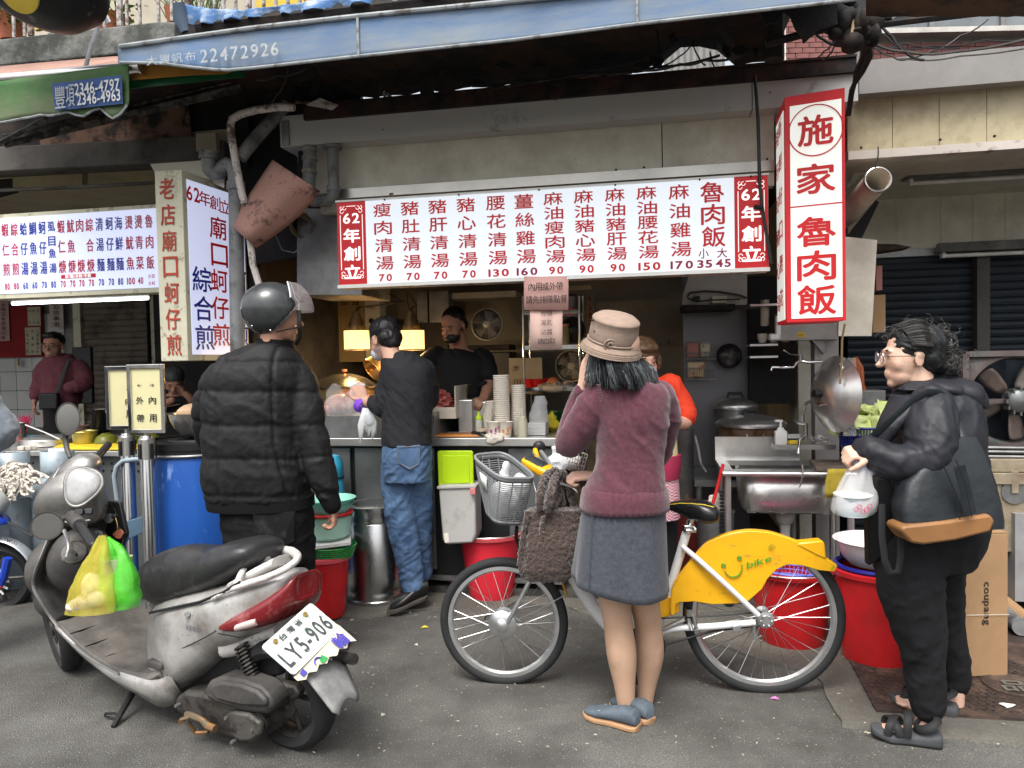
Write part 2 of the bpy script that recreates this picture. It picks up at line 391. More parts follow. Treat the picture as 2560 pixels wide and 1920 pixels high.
#  GROUND
FLZ=.0
mb=MB();mb.grid([[VC((x,y,0))for x in(-60,-20,20,60)]for y in(-60,-10,10,60)])
mb.B('street',m_asphalt,sm=False,kind='structure')
rim=[(0,1495),(250,1480),(560,1500),(900,1548),(1080,1520),(1210,1548),(1300,1500),(1420,1520),(1580,1590),(1760,1600),(1900,1650),(2040,1690),(2095,1790),(2110,1815),(2300,1838),(2560,1860),(2700,1868)]
pts=[PG(x,y,.005)for x,y in rim]
dense=[]
for a,b in zip(pts,pts[1:]):
 for i in range(10):
  t=i/10;p=a.lerp(b,t);p=p+VC((noise.noise(p*9)*.02,noise.noise(p*11+VC((3,0,0)))*.03,0));dense.append(p)
dense=[VC((-6,dense[0].y+.6,.005))]+dense+[VC((7,pts[-1].y-.3,.005))]
mb=MB();top=[VC((p.x,p.y,.012))for p in dense];bk=[VC((p.x,p.y,-.02))-V*.01 for p in dense];far=[VC((p.x*9/max(p.y,.5),9,.012))for p in dense]
mb.grid([bk,top,far]);mb.B('pavement',m_conc,sm=False,kind='structure')
mb=MB();mb.fbox(-9,9,.06,6,-.02,.05);mb.B('shop_floor',m_floor,sm=False,kind='structure')
cov=thing('access_cover','rusty iron access cover with raised bar pattern in the pavement under the cardboard box','cover',PG(2400,1740,.012))
c=[PG(2190,1780,.013),PG(2700,1812,.013),PG(2620,1560,.013),PG(2075,1560,.013)]
mb=MB();mb.prism(c,Z*.012);mb.B('plate',m_iron,cov,sm=False)
mb=MB();a0=c[0];ex=(c[1]-c[0]).normalized();ey=(c[3]-c[0]);LX=(c[1]-c[0]).length
for i in range(46):
 for j in range(26):
  t=(j+.5)/26;q=a0+ex*((i+.5)*LX/46)+ey*t
  hv=(i+j)%2
  d1=ex.lerp(VC((ey.x,ey.y,0)).normalized(),.5).normalized()if hv else ex.lerp(-VC((ey.x,ey.y,0)).normalized(),.5).normalized()
  d2=VC((-d1 .y,d1 .x,0));w_,l_=.005,.017
  if not(.02<t<.98):continue
  b=[q+d1*l_*s1+d2*w_*s2+Z*(.013 if k else .011)for k in(0,1)for s1,s2 in((-1,-1),(1,-1),(1,1),(-1,1))]
  mb.add(b,[(4,5,6,7),(0,1,5,4),(1,2,6,5),(2,3,7,6),(3,0,4,7)])
mb.B('tread_bars',m_iron,cov,sm=False,kind='stuff')
mh=thing('manhole_lid','small round iron lid with raised marks in front of the cardboard box','manhole lid',PG(2535,1715,.026))
mb=MB();mb.L([(0,0),(.115,0),(.115,.008),(.10,.010),(.095,.006),(0,.006)],PG(2535,1715,.025),40);mb.B('lid',m_iron,mh)
mb=MB();q=PG(2540,1715,.0345);ex2=U;ey2=V
lay(mb,'品',q,ex2,ey2,.11,.10,.03);mb.B('raised_mark',m_conc,mh,sm=False)
for i,(x,y,w_,mt,lb,nm)in enumerate([(1062,1568,.02,M('yellow_petal',(.7,.6,.05),.6),'yellow leaf scrap lying on asphalt between scooter and bicycle','leaf_scrap'),(2045-108,1746,.018,M('pink_petal',(.6,.2,.45),.6),'pink petal lying on asphalt under the rear bicycle wheel','petal'),(2518,1763,.03,m_white,'white paper strip lying on the iron cover','paper_strip'),(1040,1612,.012,m_cloth,'small pale crumb on the asphalt below the yellow leaf scrap','crumb'),(958,1787,.012,m_cloth,'pale yellow crumb on bare asphalt right of the scooter fender','crumb'),(880,1550,.012,m_cloth,'pale crumb on asphalt in front of the steel bin','crumb')]):
 p=PG(x,y,.004 if y>1700 and x<2200 or x<1100 else .03);mb=MB()
 a=random.random()*3
 ring=[p+VC((mcos(a+t)*w_*(1 if k%2 else .6),msin(a+t)*w_*.6,.003*msin(t*2)))for k,t in enumerate([j*mpi/4 for j in range(8)])]
 mb.prism(ring,Z*.003);tag(mb.B(nm,mt),lb,nm.replace('_',' '))
mb=MB()
for i in range(420):
 x_,y_=ru(500,2540),1500+400*random.random()**1.6
 q=PG(x_,y_,.016);a=ru(0,3.1);l_,w_=ru(.002,.011),ru(.0015,.004);e=VC((mcos(a),msin(a),0));f=VC((-e.y,e.x,0))
 mb.add([q+e*l_,q+f*w_+Z*.002,q-e*l_,q-f*w_+Z*.001],[(0,1,2,3)])
mb.B('road_grit',M('pale_grit',(.42,.38,.30),.9),sm=False,kind='stuff')
#  BUILDING SHELL
bl=thing('shop_building','dark market building with grey fascia duct and beige panels over the open stalls','building',W(0,0,0),-AF)
zf=lambda px,py,d=0:FL(px,py,d).z
uf=lambda px,py=900,d=0:FL(px,py,d).x
uL,uR=-8.5,7.5
u_split=uf(600,900,0)
u_right=uf(2110,900,0)
CZ=2.72
mb=MB();mb.fbox(uL,u_split,.02,3.4,2.78,2.9);mb.B('stall_ceiling',m_ceil,bl,sm=False)
mb=MB();mb.fbox(u_split,u_right,.12,2.5,2.62,2.74);mb.B('kitchen_ceiling',m_beam,bl,sm=False)
mb=MB();mb.fbox(u_split,u_right,2.4,2.5,.0,2.62);mb.B('kitchen_wall',m_wallb,bl,sm=False)
mb=MB();mb.fbox(u_split-.12,u_split,.1,3.3,0,2.78);mb.B('partition_wall',m_beam,bl,sm=False)
mb=MB();mb.fbox(u_right-.05,u_right+.03,1.0,2.6,0,2.62);mb.B('partition_wall',m_beige,bl,sm=False)
mb=MB();mb.fbox(uL,u_split,3.3,3.4,0,2.8);mb.B('stall_back_wall',m_grout,bl,sm=False)
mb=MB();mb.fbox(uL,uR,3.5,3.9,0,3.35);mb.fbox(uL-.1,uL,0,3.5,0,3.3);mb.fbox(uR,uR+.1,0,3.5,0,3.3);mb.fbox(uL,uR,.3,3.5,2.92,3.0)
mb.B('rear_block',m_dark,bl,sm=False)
dF=-.02
zt,zb=zf(1300,318,dF),zf(1300,450,dF)
u0,u1=uf(745,420,dF),uf(1935,330,dF);um=uf(1655,350,dF)
for a,b in((u0,um-.003),(um+.003,u1)):
 mb=MB();mb.fbox(a,b,dF,dF+.04,zb,zt+.1);mb.B('fascia_board',m_beige,bl,sm=False)
zd0,zd1=zf(1300,320,-.14),zf(1300,238,-.14)
for a,b in((uf(700,330,-.14),uf(1880,220,-.14)-.002),(uf(1880,220,-.14)+.002,uf(2145,200,-.14))):
 mb=MB()
 n=24;rows=[]
 for k,(dd,zz)in enumerate([(-.14,zd0),(-.14,zd1),(.1,zd1),(.1,zd0),(-.14,zd0)]):
  rows.append([W(a+(b-a)*i/n,dd+(noise.noise(VC((i*.9,k,0)))*.012 if dd<0 and a<-1.2 and i<8 else 0),zz+(noise.noise(VC((i*.7,k*2,5)))*.014 if a<-1.2 and i<6 else 0))for i in range(n+1)])
 mb.grid(rows);mb.prism([W(a,-.14,zd0),W(a,-.14,zd1),W(a,.1,zd1),W(a,.1,zd0)],U*.002)
 mb.B('duct',m_duct,bl,ang=30)
for px in(712,712,1865,1865):
 pass
mb=MB();mb.fbox(uf(705,330,-.15),uf(722,330,-.15),-.152,-.141,zd0+.005,zd1-.03);mb.B('bracket',m_std,bl,sm=False)
zt2=zb;
mb=MB();mb.fbox(uf(845,495,-.03),uf(1935,400,-.03),-.045,-.021,zb-.045,zb+.01);mb.B('steel_trim',m_trim,bl,sm=False)
mb=MB();mb.fbox(uf(800,480,-.02),uf(1935,400,-.02),-.019,.05,zb-.12,zb-.046);mb.B('fascia_board',m_beige,bl,sm=False)
for px,py in((980,484),(1540,424),(1610,418),(975,485),(1918,397)):
 q=PF(px,py,-.05);mb=MB();mb.cyl(q,q+V*.006,.006,n=8);mb.B('screw',m_dark,bl)
zr1,zr0=zf(2300,225,-.02),zf(2300,368,-.02)
ur0=uf(2118,300,-.02);js=[ur0]+[uf(x,300,-.02)for x in(2231,2348,2467,2590,2720)]
for a,b in zip(js,js[1:]):
 mb=MB();mb.fbox(a+.0015,b-.0015,-.02,.02,zr0,zr1+.05);mb.B('cream_board',m_cream,bl,sm=False)
mb=MB();mb.fbox(js[-1],uR,-.02,.02,zr0,zr1+.05);mb.B('cream_board',m_cream,bl,sm=False)
zz1=zf(2300,140,-.1);zz0=zf(2300,224,-.1)
mb=MB();mb.fbox(uf(2146,200,-.1),uR,-.11,.1,zz0,zz1);mb.B('duct',M('light_offset_grey_sheet',(.27,.26,.25),.5,.1,var=.1,ns=1.5,c2=(.17,.16,.15),c2amt=.3,c2s=3,sharp=.4),bl,sm=False)  # colour darker than the left duct, to offset the stronger light here
mb=MB();mb.fbox(ur0,uR,-.04,.03,zr0-.045,zr0-.001);mb.B('white_trim',M('white_trim_paint',(.55,.5,.45),.5,var=.1,ns=6,c2=(.2,.15,.12),c2amt=.2,c2s=12),bl,sm=False)
for px,py in((2153,369),(2351,349),(2487,340)):
 q=PF(px,py,-.045);mb=MB();mb.cyl(q,q+V*.006,.007,n=8);mb.B('screw',m_dark,bl)
zc=zr0-.03
mb=MB();mb.fbox(u_right+.03,uR,.03,1.25,zc,zc+.05);mb.B('stall_ceiling',m_beige,bl,sm=False)
dW=1.2;us=[uf(x,550,dW)for x in(2120,2240,2352,2432,2513,2600,2700,2900)]
zw0=zf(2350,620,dW)
for a,b in zip(us,us[1:]):
 mb=MB();mb.fbox(a+.001,b-.001,dW,dW+.04,zw0,zc);mb.B('wall_panel',m_beige,bl,sm=False)
mb=MB();mb.fbox(us[0],uR,dW-.02,dW+.05,zw0-.05,zw0-.001);mb.B('shutter_hood',m_std,bl,sm=False)
mb=MB();mb.fbox(uf(2440,700,dW-.04),uf(2472,700,dW-.04),dW-.06,dW+.02,0,zw0-.05);mb.B('shutter_post',m_beam,bl,sm=False)
def slats(u0,u1,d,z0,z1,pitch,mat,par,dep=.012):
 mb=MB();n=int((z1-z0)/pitch)
 mb.fbox(u0,u1,d+dep,d+dep+.01,z0,z1)
 for i in range(n):
  z=z0+i*pitch
  a=[(d+dep,z),(d+dep*.35,z+pitch*.15),(d,z+pitch*.5),(d+dep*.35,z+pitch*.85),(d+dep,z+pitch*.97)]
  mb.grid([[W(u,q[0],q[1])for q in a]for u in(u0,u1)])
 o=mb.B('shutter_slats',mat,par,sm=False,kind='stuff');return o
sh=thing('roller_shutter','dark navy roller shutter behind the woman with hair in a bun','shutter',W(us[0],dW,0),-AF)
slats(us[0],uf(2439,700,dW),dW+.02,.0,zw0-.05,.052,m_navy,sh)
sh=thing('roller_shutter','dark navy roller shutter right of the post behind the exhaust fan','shutter',W(us[4],dW,0),-AF)
slats(uf(2473,700,dW),uR,dW+.02,.0,zw0-.05,.052,m_navy,sh)
for(x0,y0,x1,y1,dd,lb)in((2262,450,2600,420,.55,'unlit fluorescent fitting on the right stall ceiling'),(2345,632,2600,622,1.1,'unlit fluorescent fitting under the shutter hood on the right')):
 a=PF(x0,y0,dd);b=PF(x1,y1,dd)
 b.z=a.z
 ft=thing('fluorescent_fitting',lb,'lamp',a)
 mb=MB();mb.add([a+V*t+Z*h for t,h in((-.06,.0),(.06,0),(.03,.06),(-.03,.06))]+[b+V*t+Z*h for t,h in((-.06,.0),(.06,0),(.03,.06),(-.03,.06))],[(0,1,2,3),(7,6,5,4),(0,4,5,1),(1,5,6,2),(2,6,7,3),(3,7,4,0)]);mb.B('housing',m_std,ft,sm=False)
 mb=MB();mb.cyl(a+U*.04-Z*.022,b-Z*.022,.014,n=12);mb.B('tube',m_tubeoff,ft)
 mb=MB();mb.box(a+U*.03-Z*.015,(.02,.03,.04));mb.B('socket',m_white,ft)
bb=thing('brick_building','red brick building with grey windows seen above the right stall fascia','building',P(2350,100,7.5))
YB=7.5
def bwall(x0,x1,y0,y1,name='mortar_wall'):
 a=P(x0,y1,YB);b=P(x1,y0,YB)
 mb=MB();mb.box(((a.x+b.x)/2,YB+.1,(a.z+b.z)/2),(abs(b.x-a.x),.18,abs(b.z-a.z)));return mb.B(name,m_mortar,bb,sm=False),a,b
for(x0,x1,y0,y1)in((1955,2125,-60,175),(2150,2750,98,190)):
 o_,a,b=bwall(x0,x1,y0,y1)
 bw,bh=.135,.052;row=0;z=a.z;base=None
 while z<b.z-bh*.5:
  x=a.x-(bw/2 if row%2 else 0)
  while x<b.x:
   xa,xb=max(x,a.x),min(x+bw-.007,b.x)
   if xb-xa>.02:
    if base is None or xb-xa<bw-.01:
     mb=MB();mb.box(((xa+xb)/2,YB-.002,z+bh/2),(xb-xa,.03,bh-.007));o=mb.B('brick',m_brick,bb,sm=False)
     if xb-xa>bw-.01:base=o;bp=VC(((xa+xb)/2,0,z+bh/2))
    else:
     o=base.copy();C.objects.link(o);o.location=(((xa+xb)/2)-bp.x,ru(-.003,.002),z+bh/2-bp.z)
   x+=bw
  z+=bh;row+=1
a=P(2150,98,YB);b=P(2800,88,YB)
mb=MB();mb.box(((a.x+b.x)/2,YB+.02,a.z+.025),(b.x-a.x,.3,.05));mb.B('window_sill',m_mortar,bb,sm=False)
mb=MB();mb.box(((a.x+b.x)/2,YB+.12,a.z+.35),(b.x-a.x,.1,.6));mb.B('window_pane',M('grey_window_glass',(.16,.18,.19),.3,var=.2,ns=2),bb,sm=False)
for x in(2150,2335,2515,2700):
 p=P(x,60,YB);mb=MB();mb.box((p.x,YB+.06,a.z+.35),(.05,.05,.6));mb.B('window_frame',m_std,bb,sm=False)
mb=MB();mb.box(((a.x+b.x)/2,YB+.06,a.z+.09),(b.x-a.x,.06,.04));mb.B('window_frame',m_std,bb,sm=False)
p=P(1958,90,7.2);mb=MB();mb.box((p.x,7.2,p.z),(.045,.02,1.2));ob=mb.B('perforated_post',m_whitep,None,sm=False);tag(ob,'pale perforated steel post standing in front of the brick wall','post')
p=P(1740,130,7.0);mb=MB()
mb.grid([[VC((p.x-.30+i*.03,7+(.012 if i%2 else 0),p.z+z))for i in range(20)]for z in(-.6,.5)])
ob=mb.B('corrugated_sheet',M('zinc_sheet',(.20,.20,.19),.6,.3),None,sm=False,solid=.004);tag(ob,'grey corrugated metal sheet glimpsed through the gap above the rusty channel','sheet')
#  UPPER CLUTTER
def quad(mb,pts,d,th=.01,mi=0):
 dd=d if hasattr(d,'__len__')else[d]*len(pts)
 mb.prism([PF(x,y,e)for(x,y),e in zip(pts,dd)],V*th,mi);return mb
def interp(poly,x):
 for(x0,y0),(x1,y1)in zip(poly,poly[1:]):
  if x0<=x<=x1:return y0+(y1-y0)*(x-x0)/(x1-x0)
 return poly[0][1]if x<poly[0][0]else poly[-1][1]
def strip(top,bot,x0,x1,d,n=60,m=8,wave=.01,seed=0,wf=3.0):
 rows=[]
 for j in range(m+1):
  t=j/m;row=[]
  for i in range(n+1):
   x=x0+(x1-x0)*i/n
   y=interp(top,x)*(1-t)+interp(bot,x)*t
   p=PF(x,y,d);q=noise.noise(VC((p.x*wf,p.z*2.5+seed,seed)))+.5*noise.noise(VC((p.x*wf*3,p.z*3,seed+4)))
   row.append(p+V*(q*wave*(.3+t)))
  rows.append(row)
 return rows
ch=thing('roof_channel','rusty dark steel channel running along the top of the grey duct','steel beam',PF(1300,240,-.16),-AF)
za,zb_=zf(1300,249,-.16),zf(1300,220,-.16)
mb=MB();mb.fbox(uf(760,280,-.16),uf(2140,140,-.16),-.17,-.1,za-.01,zb_);mb.fbox(uf(770,280,-.16),uf(2140,140,-.16),-.18,-.09,zb_,zb_+.012)
mb.B('web',m_rust,ch,sm=False)
mb=MB();mb.T([PF(x,interp([(740,260),(870,274),(1100,240),(1280,222),(1600,184)],x),-.14)+Z*.012 for x in range(740,1600,30)],.009,6);mb.B('foam_edge',m_pinksheet,ch)
aw=thing('blue_awning','faded blue cloth awning with stencilled phone number stretched across the top','awning',PF(1200,60,-1.0),-AF)
TOP=[(303,113),(640,66),(890,38),(1280,0),(2250,-95)]
BOT=[(293,158),(400,160),(480,170),(560,178),(640,171),(890,143),(1280,102),(1590,62),(1920,25),(2250,-12)]
mb=MB();mb.grid(strip(TOP,BOT,296,2250,-1.0,110,8,.012));mb.B('valance',m_bluetarp,aw,solid=.003,ang=0)
for nm,line,off in(('top_hem',TOP,0),('bottom_hem',BOT,0)):
 mb=MB();mb.T([PF(x,interp(line,x)+(3 if nm=='top_hem'else-2),-1.008)for x in range(300,2251,30)],.012 if nm=='top_hem'else .008,8);mb.B(nm,m_hem,aw)
for x in(893,1592):
 mb=MB();mb.fb(x-3,x+3,interp(TOP,x)+4,interp(BOT,x)-3,-1.016,.004);mb.B('seam',m_hem,aw,sm=False)
rows=[]
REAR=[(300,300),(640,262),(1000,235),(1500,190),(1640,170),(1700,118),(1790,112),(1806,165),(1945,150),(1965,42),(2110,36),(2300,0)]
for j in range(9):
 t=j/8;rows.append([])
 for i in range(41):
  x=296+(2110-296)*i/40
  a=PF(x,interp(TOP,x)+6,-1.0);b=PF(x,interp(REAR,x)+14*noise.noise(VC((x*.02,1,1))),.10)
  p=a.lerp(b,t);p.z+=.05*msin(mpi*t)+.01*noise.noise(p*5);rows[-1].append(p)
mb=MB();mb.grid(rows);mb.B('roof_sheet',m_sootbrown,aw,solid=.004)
for i in range(26):
 x=ru(620,1900);y=interp(REAR,x)-ru(5,55);w_=ru(8,35);h_=ru(10,45)
 d_=ru(-.3,-.05);ring=[]
 for k in range(10):
  a=k/10*2*mpi;rr=ru(.5,1.1);ring.append((x+w_*rr*mcos(a),y+h_*rr*msin(a)))
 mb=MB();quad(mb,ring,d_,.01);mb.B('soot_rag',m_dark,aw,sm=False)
mb=MB();column
r_=(PF(640,100,-1.02)-PF(500,115,-1.02)).normalized();u_=Z
c0=PF(597,131,-1.03)
mbl=MB();word(mbl,'22472926',c0,r_,u_,(PF(695,120,-1.03)-PF(500,143,-1.03)).length,.062,.01,.16)
mbl.B('stencil_lettering',m_tfade,aw,sm=False)
mbl=MB();word(mbl,'大興帆布',PF(427,146,-1.03),r_,u_,.26,.045,-.004,.2);mbl.B('stencil_lettering',m_tfade,aw,sm=False)
tp=thing('blue_tarpaulin','crumpled darker blue tarpaulin end tucked above the blue awning','tarpaulin',PF(700,20,-.75),-AF)
T2=[(440,12),(450,8),(520,22),(600,26),(660,18),(900,-10),(1100,-30)];B2=[(440,40),(470,62),(520,62),(640,44),(1000,2),(1100,-6)]
rows=strip(T2,B2,442,1100,-.75,90,10,.05,3,9);mb=MB();mb.grid(rows);mb.B('sheet',M('crumpled_blue_cloth',(.06,.15,.33),.7,var=.3,ns=6,c2=(.4,.46,.52),c2amt=.35,c2s=9,sharp=.2,stretch=(1,1,2)),tp,solid=.003)
mb=MB();mb.T([PF(447,8,-.77),PF(450,45,-.77),PF(462,80,-.8)],[.03,.035,.02],8,flat=.4);mb.B('strap',M('dark_blue_strap',(.03,.05,.08),.8),tp)
mb=MB();mb.T([PF(500,72,-.7),PF(900,28,-.7),PF(1300,-18,-.7)],.05,8);mb.B('roller',m_dark,tp)
bc=thing('balcony','mossy concrete balcony ledge with weathered railing at the upper left','balcony',PF(200,110,-.2),-AF)
mb=MB();quad(mb,[(-80,106),(-80,172),(436,122),(436,54),(400,53)],-.25,.9);mb.B('ledge',m_ledge,bc,sm=False,bv=.01)
mb=MB();quad(mb,[(430,52),(436,122),(500,110),(500,60)],-.15,.8);mb.B('ledge',m_dark,bc,sm=False)
for i,x in enumerate([-15,35,62,78,125,168,213,262,300,318,350,397,430,470,500,537,560,590,622,660,690,720,750]):
 y=98-(x)*.105;w_=.011 if i%5!=3 else .02
 mb=MB();mb.cyl(PF(x,y,-.05),PF(x-3,-80,-.05),w_,n=8);mb.B('railing_bar',m_bars,bc)
mb=MB();quad(mb,[(-60,110),(-60,-90),(860,-160),(860,60)],.75,.05);mb.B('balcony_wall',M('balcony_wall_paint',(.42,.38,.30),.8),bc,sm=False)
for(pp)in([(85,75),(170,60),(180,20),(100,20)],[(640,20),(760,10),(760,-30),(640,-30)]):
 mb=MB();quad(mb,pp,.6,.03);mb.B('yellow_panel',m_yelwall,bc,sm=False)
def leafy(name,label,px,py,wpx,hpx,d,n,mats,size,pot=None):
 t=thing(name,label,'plant',PF(px,py,d),0)
 for k,mt in enumerate(mats):
  mb=MB()
  for i in range(n):
   p=PF(px+random.gauss(0,wpx/2.6),py-abs(random.gauss(0,hpx/1.8)),d+ru(-.12,.12))
   a=VC((ru(-1,1),ru(-1,1),ru(-.4,.9))).normalized();x,y,_=frame_from(a)
   s_=size*ru(.6,1.3)
   mb.add([p,p+x*s_*.45+a*s_*.5,p+a*s_*1.2,p-x*s_*.45+a*s_*.5],[(0,1,2,3)])
  mb.B('foliage',mt,t,sm=False)
 if pot:
  mb=MB();q=PF(px,py+4,d);mb.shell([(.07,-.1),(.1,.05),(.11,.06)],q,16);mb.B('pot',m_terra,t)
 for i in range(4):
  q=PF(px,py,d);mb=MB();mb.T([q,q+VC((ru(-.05,.05),0,.08)),q+VC((ru(-.14,.14),0,.22))],.003,5);mb.B('stem',m_leafd,t)
leafy('potted_plant','bushy bright green balcony plant at the far upper left corner',30,62,70,70,.1,150,[m_leaf,m_leafd],.03,True)
leafy('potted_plant','sparse pale green leafy plant behind the balcony strap',285,62,75,60,.15,55,[m_leaf],.045,True)
gp=thing('spiky_plant','spiky grass-like plant behind the balcony bars beside the blue tarpaulin','plant',PF(430,45,.1))
mb=MB()
for i in range(70):
 b=PF(ru(415,560),45,.1);a=ru(-1,1)
 mb.T([b,b+VC((a*.06,0,.1)),b+VC((a*.22,ru(-.05,.05),.2))],[.004,.003,.001],3)
mb.B('foliage',m_leafd,gp)
mb=MB();mb.shell([(.05,-.05),(.07,.05)],PF(440,42,.1),16);mb.B('pot',m_terra,gp)
rs=thing('round_sign','dark round sign bowl with a yellow face cut by the top left edge','sign',P(95,-30,3.6))
q=P(95,-42,3.6);ax=VC((-.12,-.35,-.93)).normalized()
mb=MB();mb.L([(.0,.14),(.15,.13),(.25,.07),(.30,-.01),(.30,-.05),(.27,-.05),(.27,0),(.24,.02)],q,48,ax);mb.B('bowl',M('scuffed_dark_metal',(.02,.02,.021),.5,.3,var=.4,ns=8,c2=(.2,.2,.2),c2amt=.15,c2s=12),rs)
mb=MB();mb.L([(0,0),(.10,0),(.10,.01),(0,.01)],P(45,-26,3.42),32,VC((-.2,-.8,-.6)));mb.B('yellow_face',m_yelwall,rs)
mb=MB();mb.T([PF(x,y,-.7)for x,y in((214,168),(225,125),(240,80),(247,52),(256,42),(266,44),(272,58))],.015,8,flat=.25,up=V);tag(mb.B('metal_strap',M('worn_grey_strap',(.16,.16,.17),.5,.5,var=.3,ns=20),None),'bent grey metal strap hanging from balcony ledge onto the green awning','strap')
ga=thing('green_awning','dirty green scalloped awning with a navy phone number patch at upper left','awning',PF(160,230,-.9),-AF)
s_=2.592
T3=[(-90,214),(0,203),(323,160)]
B3=[(-90,312)]+[(x/s_,y/s_)for x,y in((0,795),(60,785),(130,770),(200,760),(260,745),(330,750),(400,735),(440,725),(490,745),(540,755),(600,715),(650,700),(690,740),(730,768),(780,740),(825,680))]+[(323,258)]
mb=MB();mb.grid(strip(T3,B3,-90,322,-.9,90,8,.018,2));mb.B('valance',m_greentarp,ga,solid=.003,ang=0)
mb=MB();mb.T([PF(x,interp(B3,x),-.905)for x in range(-90,321,6)],.006,6);mb.B('hem',m_hem,ga)
mb=MB();quad(mb,[(129,209),(304,187),(307,259),(138,277)],-.925,.002);mb.B('patch',m_bluepatch,ga,sm=False)
r_=(PF(304,187,-.93)-PF(129,209,-.93)).normalized()
mbl=MB();word(mbl,'2346-4797',PF(242,217,-.935),r_,Z,(PF(298,210,-.93)-PF(186,224,-.93)).length,.058,.012,.08)
word(mbl,'2346-4963',PF(246,243,-.935),r_,Z,(PF(300,238,-.93)-PF(192,252,-.93)).length,.058,.012,.08)
mbl.B('lettering',M('aged_white_print',(.55,.56,.55),.8,var=.2,ns=30),ga,sm=False)
mbl=MB();lay(mbl,'豐',PF(150,243,-.935),r_,Z,.06,.11,.01);lay(mbl,'項',PF(175,239,-.935),r_,Z,.05,.11,.01);mbl.B('lettering',m_tfade,ga,sm=False)
mb=MB();a=PF(-80,205,-.86);b=PF(350,168,-.86);mb.cyl(a,b,.028,n=16);mb.cyl(b,b+(b-a).normalized()*.01,.034,.034,10);mb.B('roller_tube',m_steel,ga)
rows=[[PF(x,y+0,d)for x in range(-80,361,40)]for y,d in((0,0),)]
T4=[(-80,178),(0,166),(300,140),(360,140)];T5=[(-80,216),(0,205),(330,163),(360,160)]
mb=MB();mb.grid([[PF(x,interp(T5,x),-.86)for x in range(-80,321,40)],[PF(x,interp(T4,x),-.3)for x in range(-80,321,40)]]);mb.B('roof_sheet',M('brownish_roof_sheet',(.30,.17,.13),.8,var=.2,ns=4),ga,solid=.004)
og=thing('orange_tarpaulin','orange cloth edge glimpsed beneath the left end of the blue awning','tarpaulin',PF(440,180,-.8))
mb=MB();quad(mb,[(318,168),(440,150),(600,172),(560,184),(470,188),(330,200)],-.84,.004);mb.B('sheet',m_orangetarp,og,sm=False)
mb=MB();quad(mb,[(320,200),(470,188),(610,176),(612,192),(325,222)],-.8,.004);mb.B('green_edge',m_dgreen,og,sm=False)
def bar(name,label,cat,segs,mat,parent=None):
 t=thing(name,label,cat,PF(*segs[0][0]))if label else parent
 for(a,b,w_)in segs:
  mb=MB();A,B=PF(*a),PF(*b);mb.T([A,B],w_,4,flat=.6,up=V);mb.B('rail',mat,t,sm=False)
 return t
m_arm=M('grimy_arm',(.10,.09,.08),.6,.3,var=.4,ns=12,c2=(.02,.018,.016),c2amt=.5,c2s=14)
bar('awning_arm','long slanted folding awning arm below the green awning','awning arm',[((10,358,-.75),(600,214,-.2),.028),((14,366,-.75),(600,228,-.2),.010),((8,340,-.7),(600,200,-.2),.012)],m_arm)
bar('awning_arm','short slanted awning arm at the far left under the green awning','awning arm',[((-10,362,-.75),(116,296,-.85),.018)],m_arm)
ub=thing('old_board','sooty brown board behind the slanted awning arms','board',PF(300,310,.0),-AF)
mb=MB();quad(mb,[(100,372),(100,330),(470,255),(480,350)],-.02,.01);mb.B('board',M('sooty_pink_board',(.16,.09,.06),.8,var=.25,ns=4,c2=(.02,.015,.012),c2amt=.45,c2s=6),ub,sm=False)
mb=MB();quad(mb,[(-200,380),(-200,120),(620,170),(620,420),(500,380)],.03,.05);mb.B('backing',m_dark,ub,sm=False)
lb=thing('steel_beam','long grimy grey box beam crossing above the left stall menu','steel beam',PF(200,390,-.1),-AF)
mb=MB();quad(mb,[(-200,438),(-200,378),(498,339),(560,352),(560,400),(532,400)],-.12,.16);mb.B('beam',m_beam,lb,sm=False,bv=.006)
mb=MB();quad(mb,[(489,378),(489,333),(539,330),(541,377)],-.16,.04);tag(mb.B('junction_box',M('beige_box',(.33,.29,.22),.7,var=.2),None,sm=False,bv=.004),'small square beige junction box on the grey beam','junction box')
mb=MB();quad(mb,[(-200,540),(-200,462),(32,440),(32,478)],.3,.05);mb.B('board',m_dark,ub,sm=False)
mb=MB();quad(mb,[(32,468),(32,432),(207,421),(205,461)],.22,.05);mb.B('board',M('old_cream_board',(.32,.29,.2),.8,var=.2),ub,sm=False)
mb=MB();mb.T([PF(-60,478,.0),PF(150,470,0),(PF(300,462,0)),PF(395,456,0)],.011,8);tag(mb.B('conduit',m_beam,None),'thin dirty conduit running just above the left stall menu','conduit')
mb=MB();quad(mb,[(375,410),(520,400),(560,440),(560,470),(470,430),(392,440)],-.25,.01);tag(mb.B('white_board',M('aged_white_board',(.6,.57,.48),.6,var=.08),None,sm=False),'cream board behind the top of the oyster omelette lightbox','board')
pt=thing('drain_pipe','grey drain pipe with trap bend running down beside the left lightbox','pipe',PF(592,900,-.05))
mb=MB();mb.T([PF(x,y,-.3)for x,y in((522,385),(522,405),(524,422),(534,434),(548,432),(556,420),(568,410),(582,418),(588,436),(590,470),(592,700),(596,1000),(600,1400))],.042,14)
mb.B('pipe',m_pipe,pt);mb=MB();mb.cyl(PF(522,380,-.3),PF(522,398,-.3),.055);mb.B('collar',m_pipe,pt);mb=MB();mb.cyl(PF(590,455,-.3),PF(590,475,-.3),.052);mb.B('collar',m_pipe,pt)
mb=MB();mb.T([PF(x,y,-.35)for x,y in((735,268),(690,268),(640,275),(600,286),(580,298),(576,315),(580,350),(592,420),(604,480),(612,510))],.022,10);tag(mb.B('white_pipe',m_whitep,None),'peeling white conduit bending down beside the pink sheet','pipe')
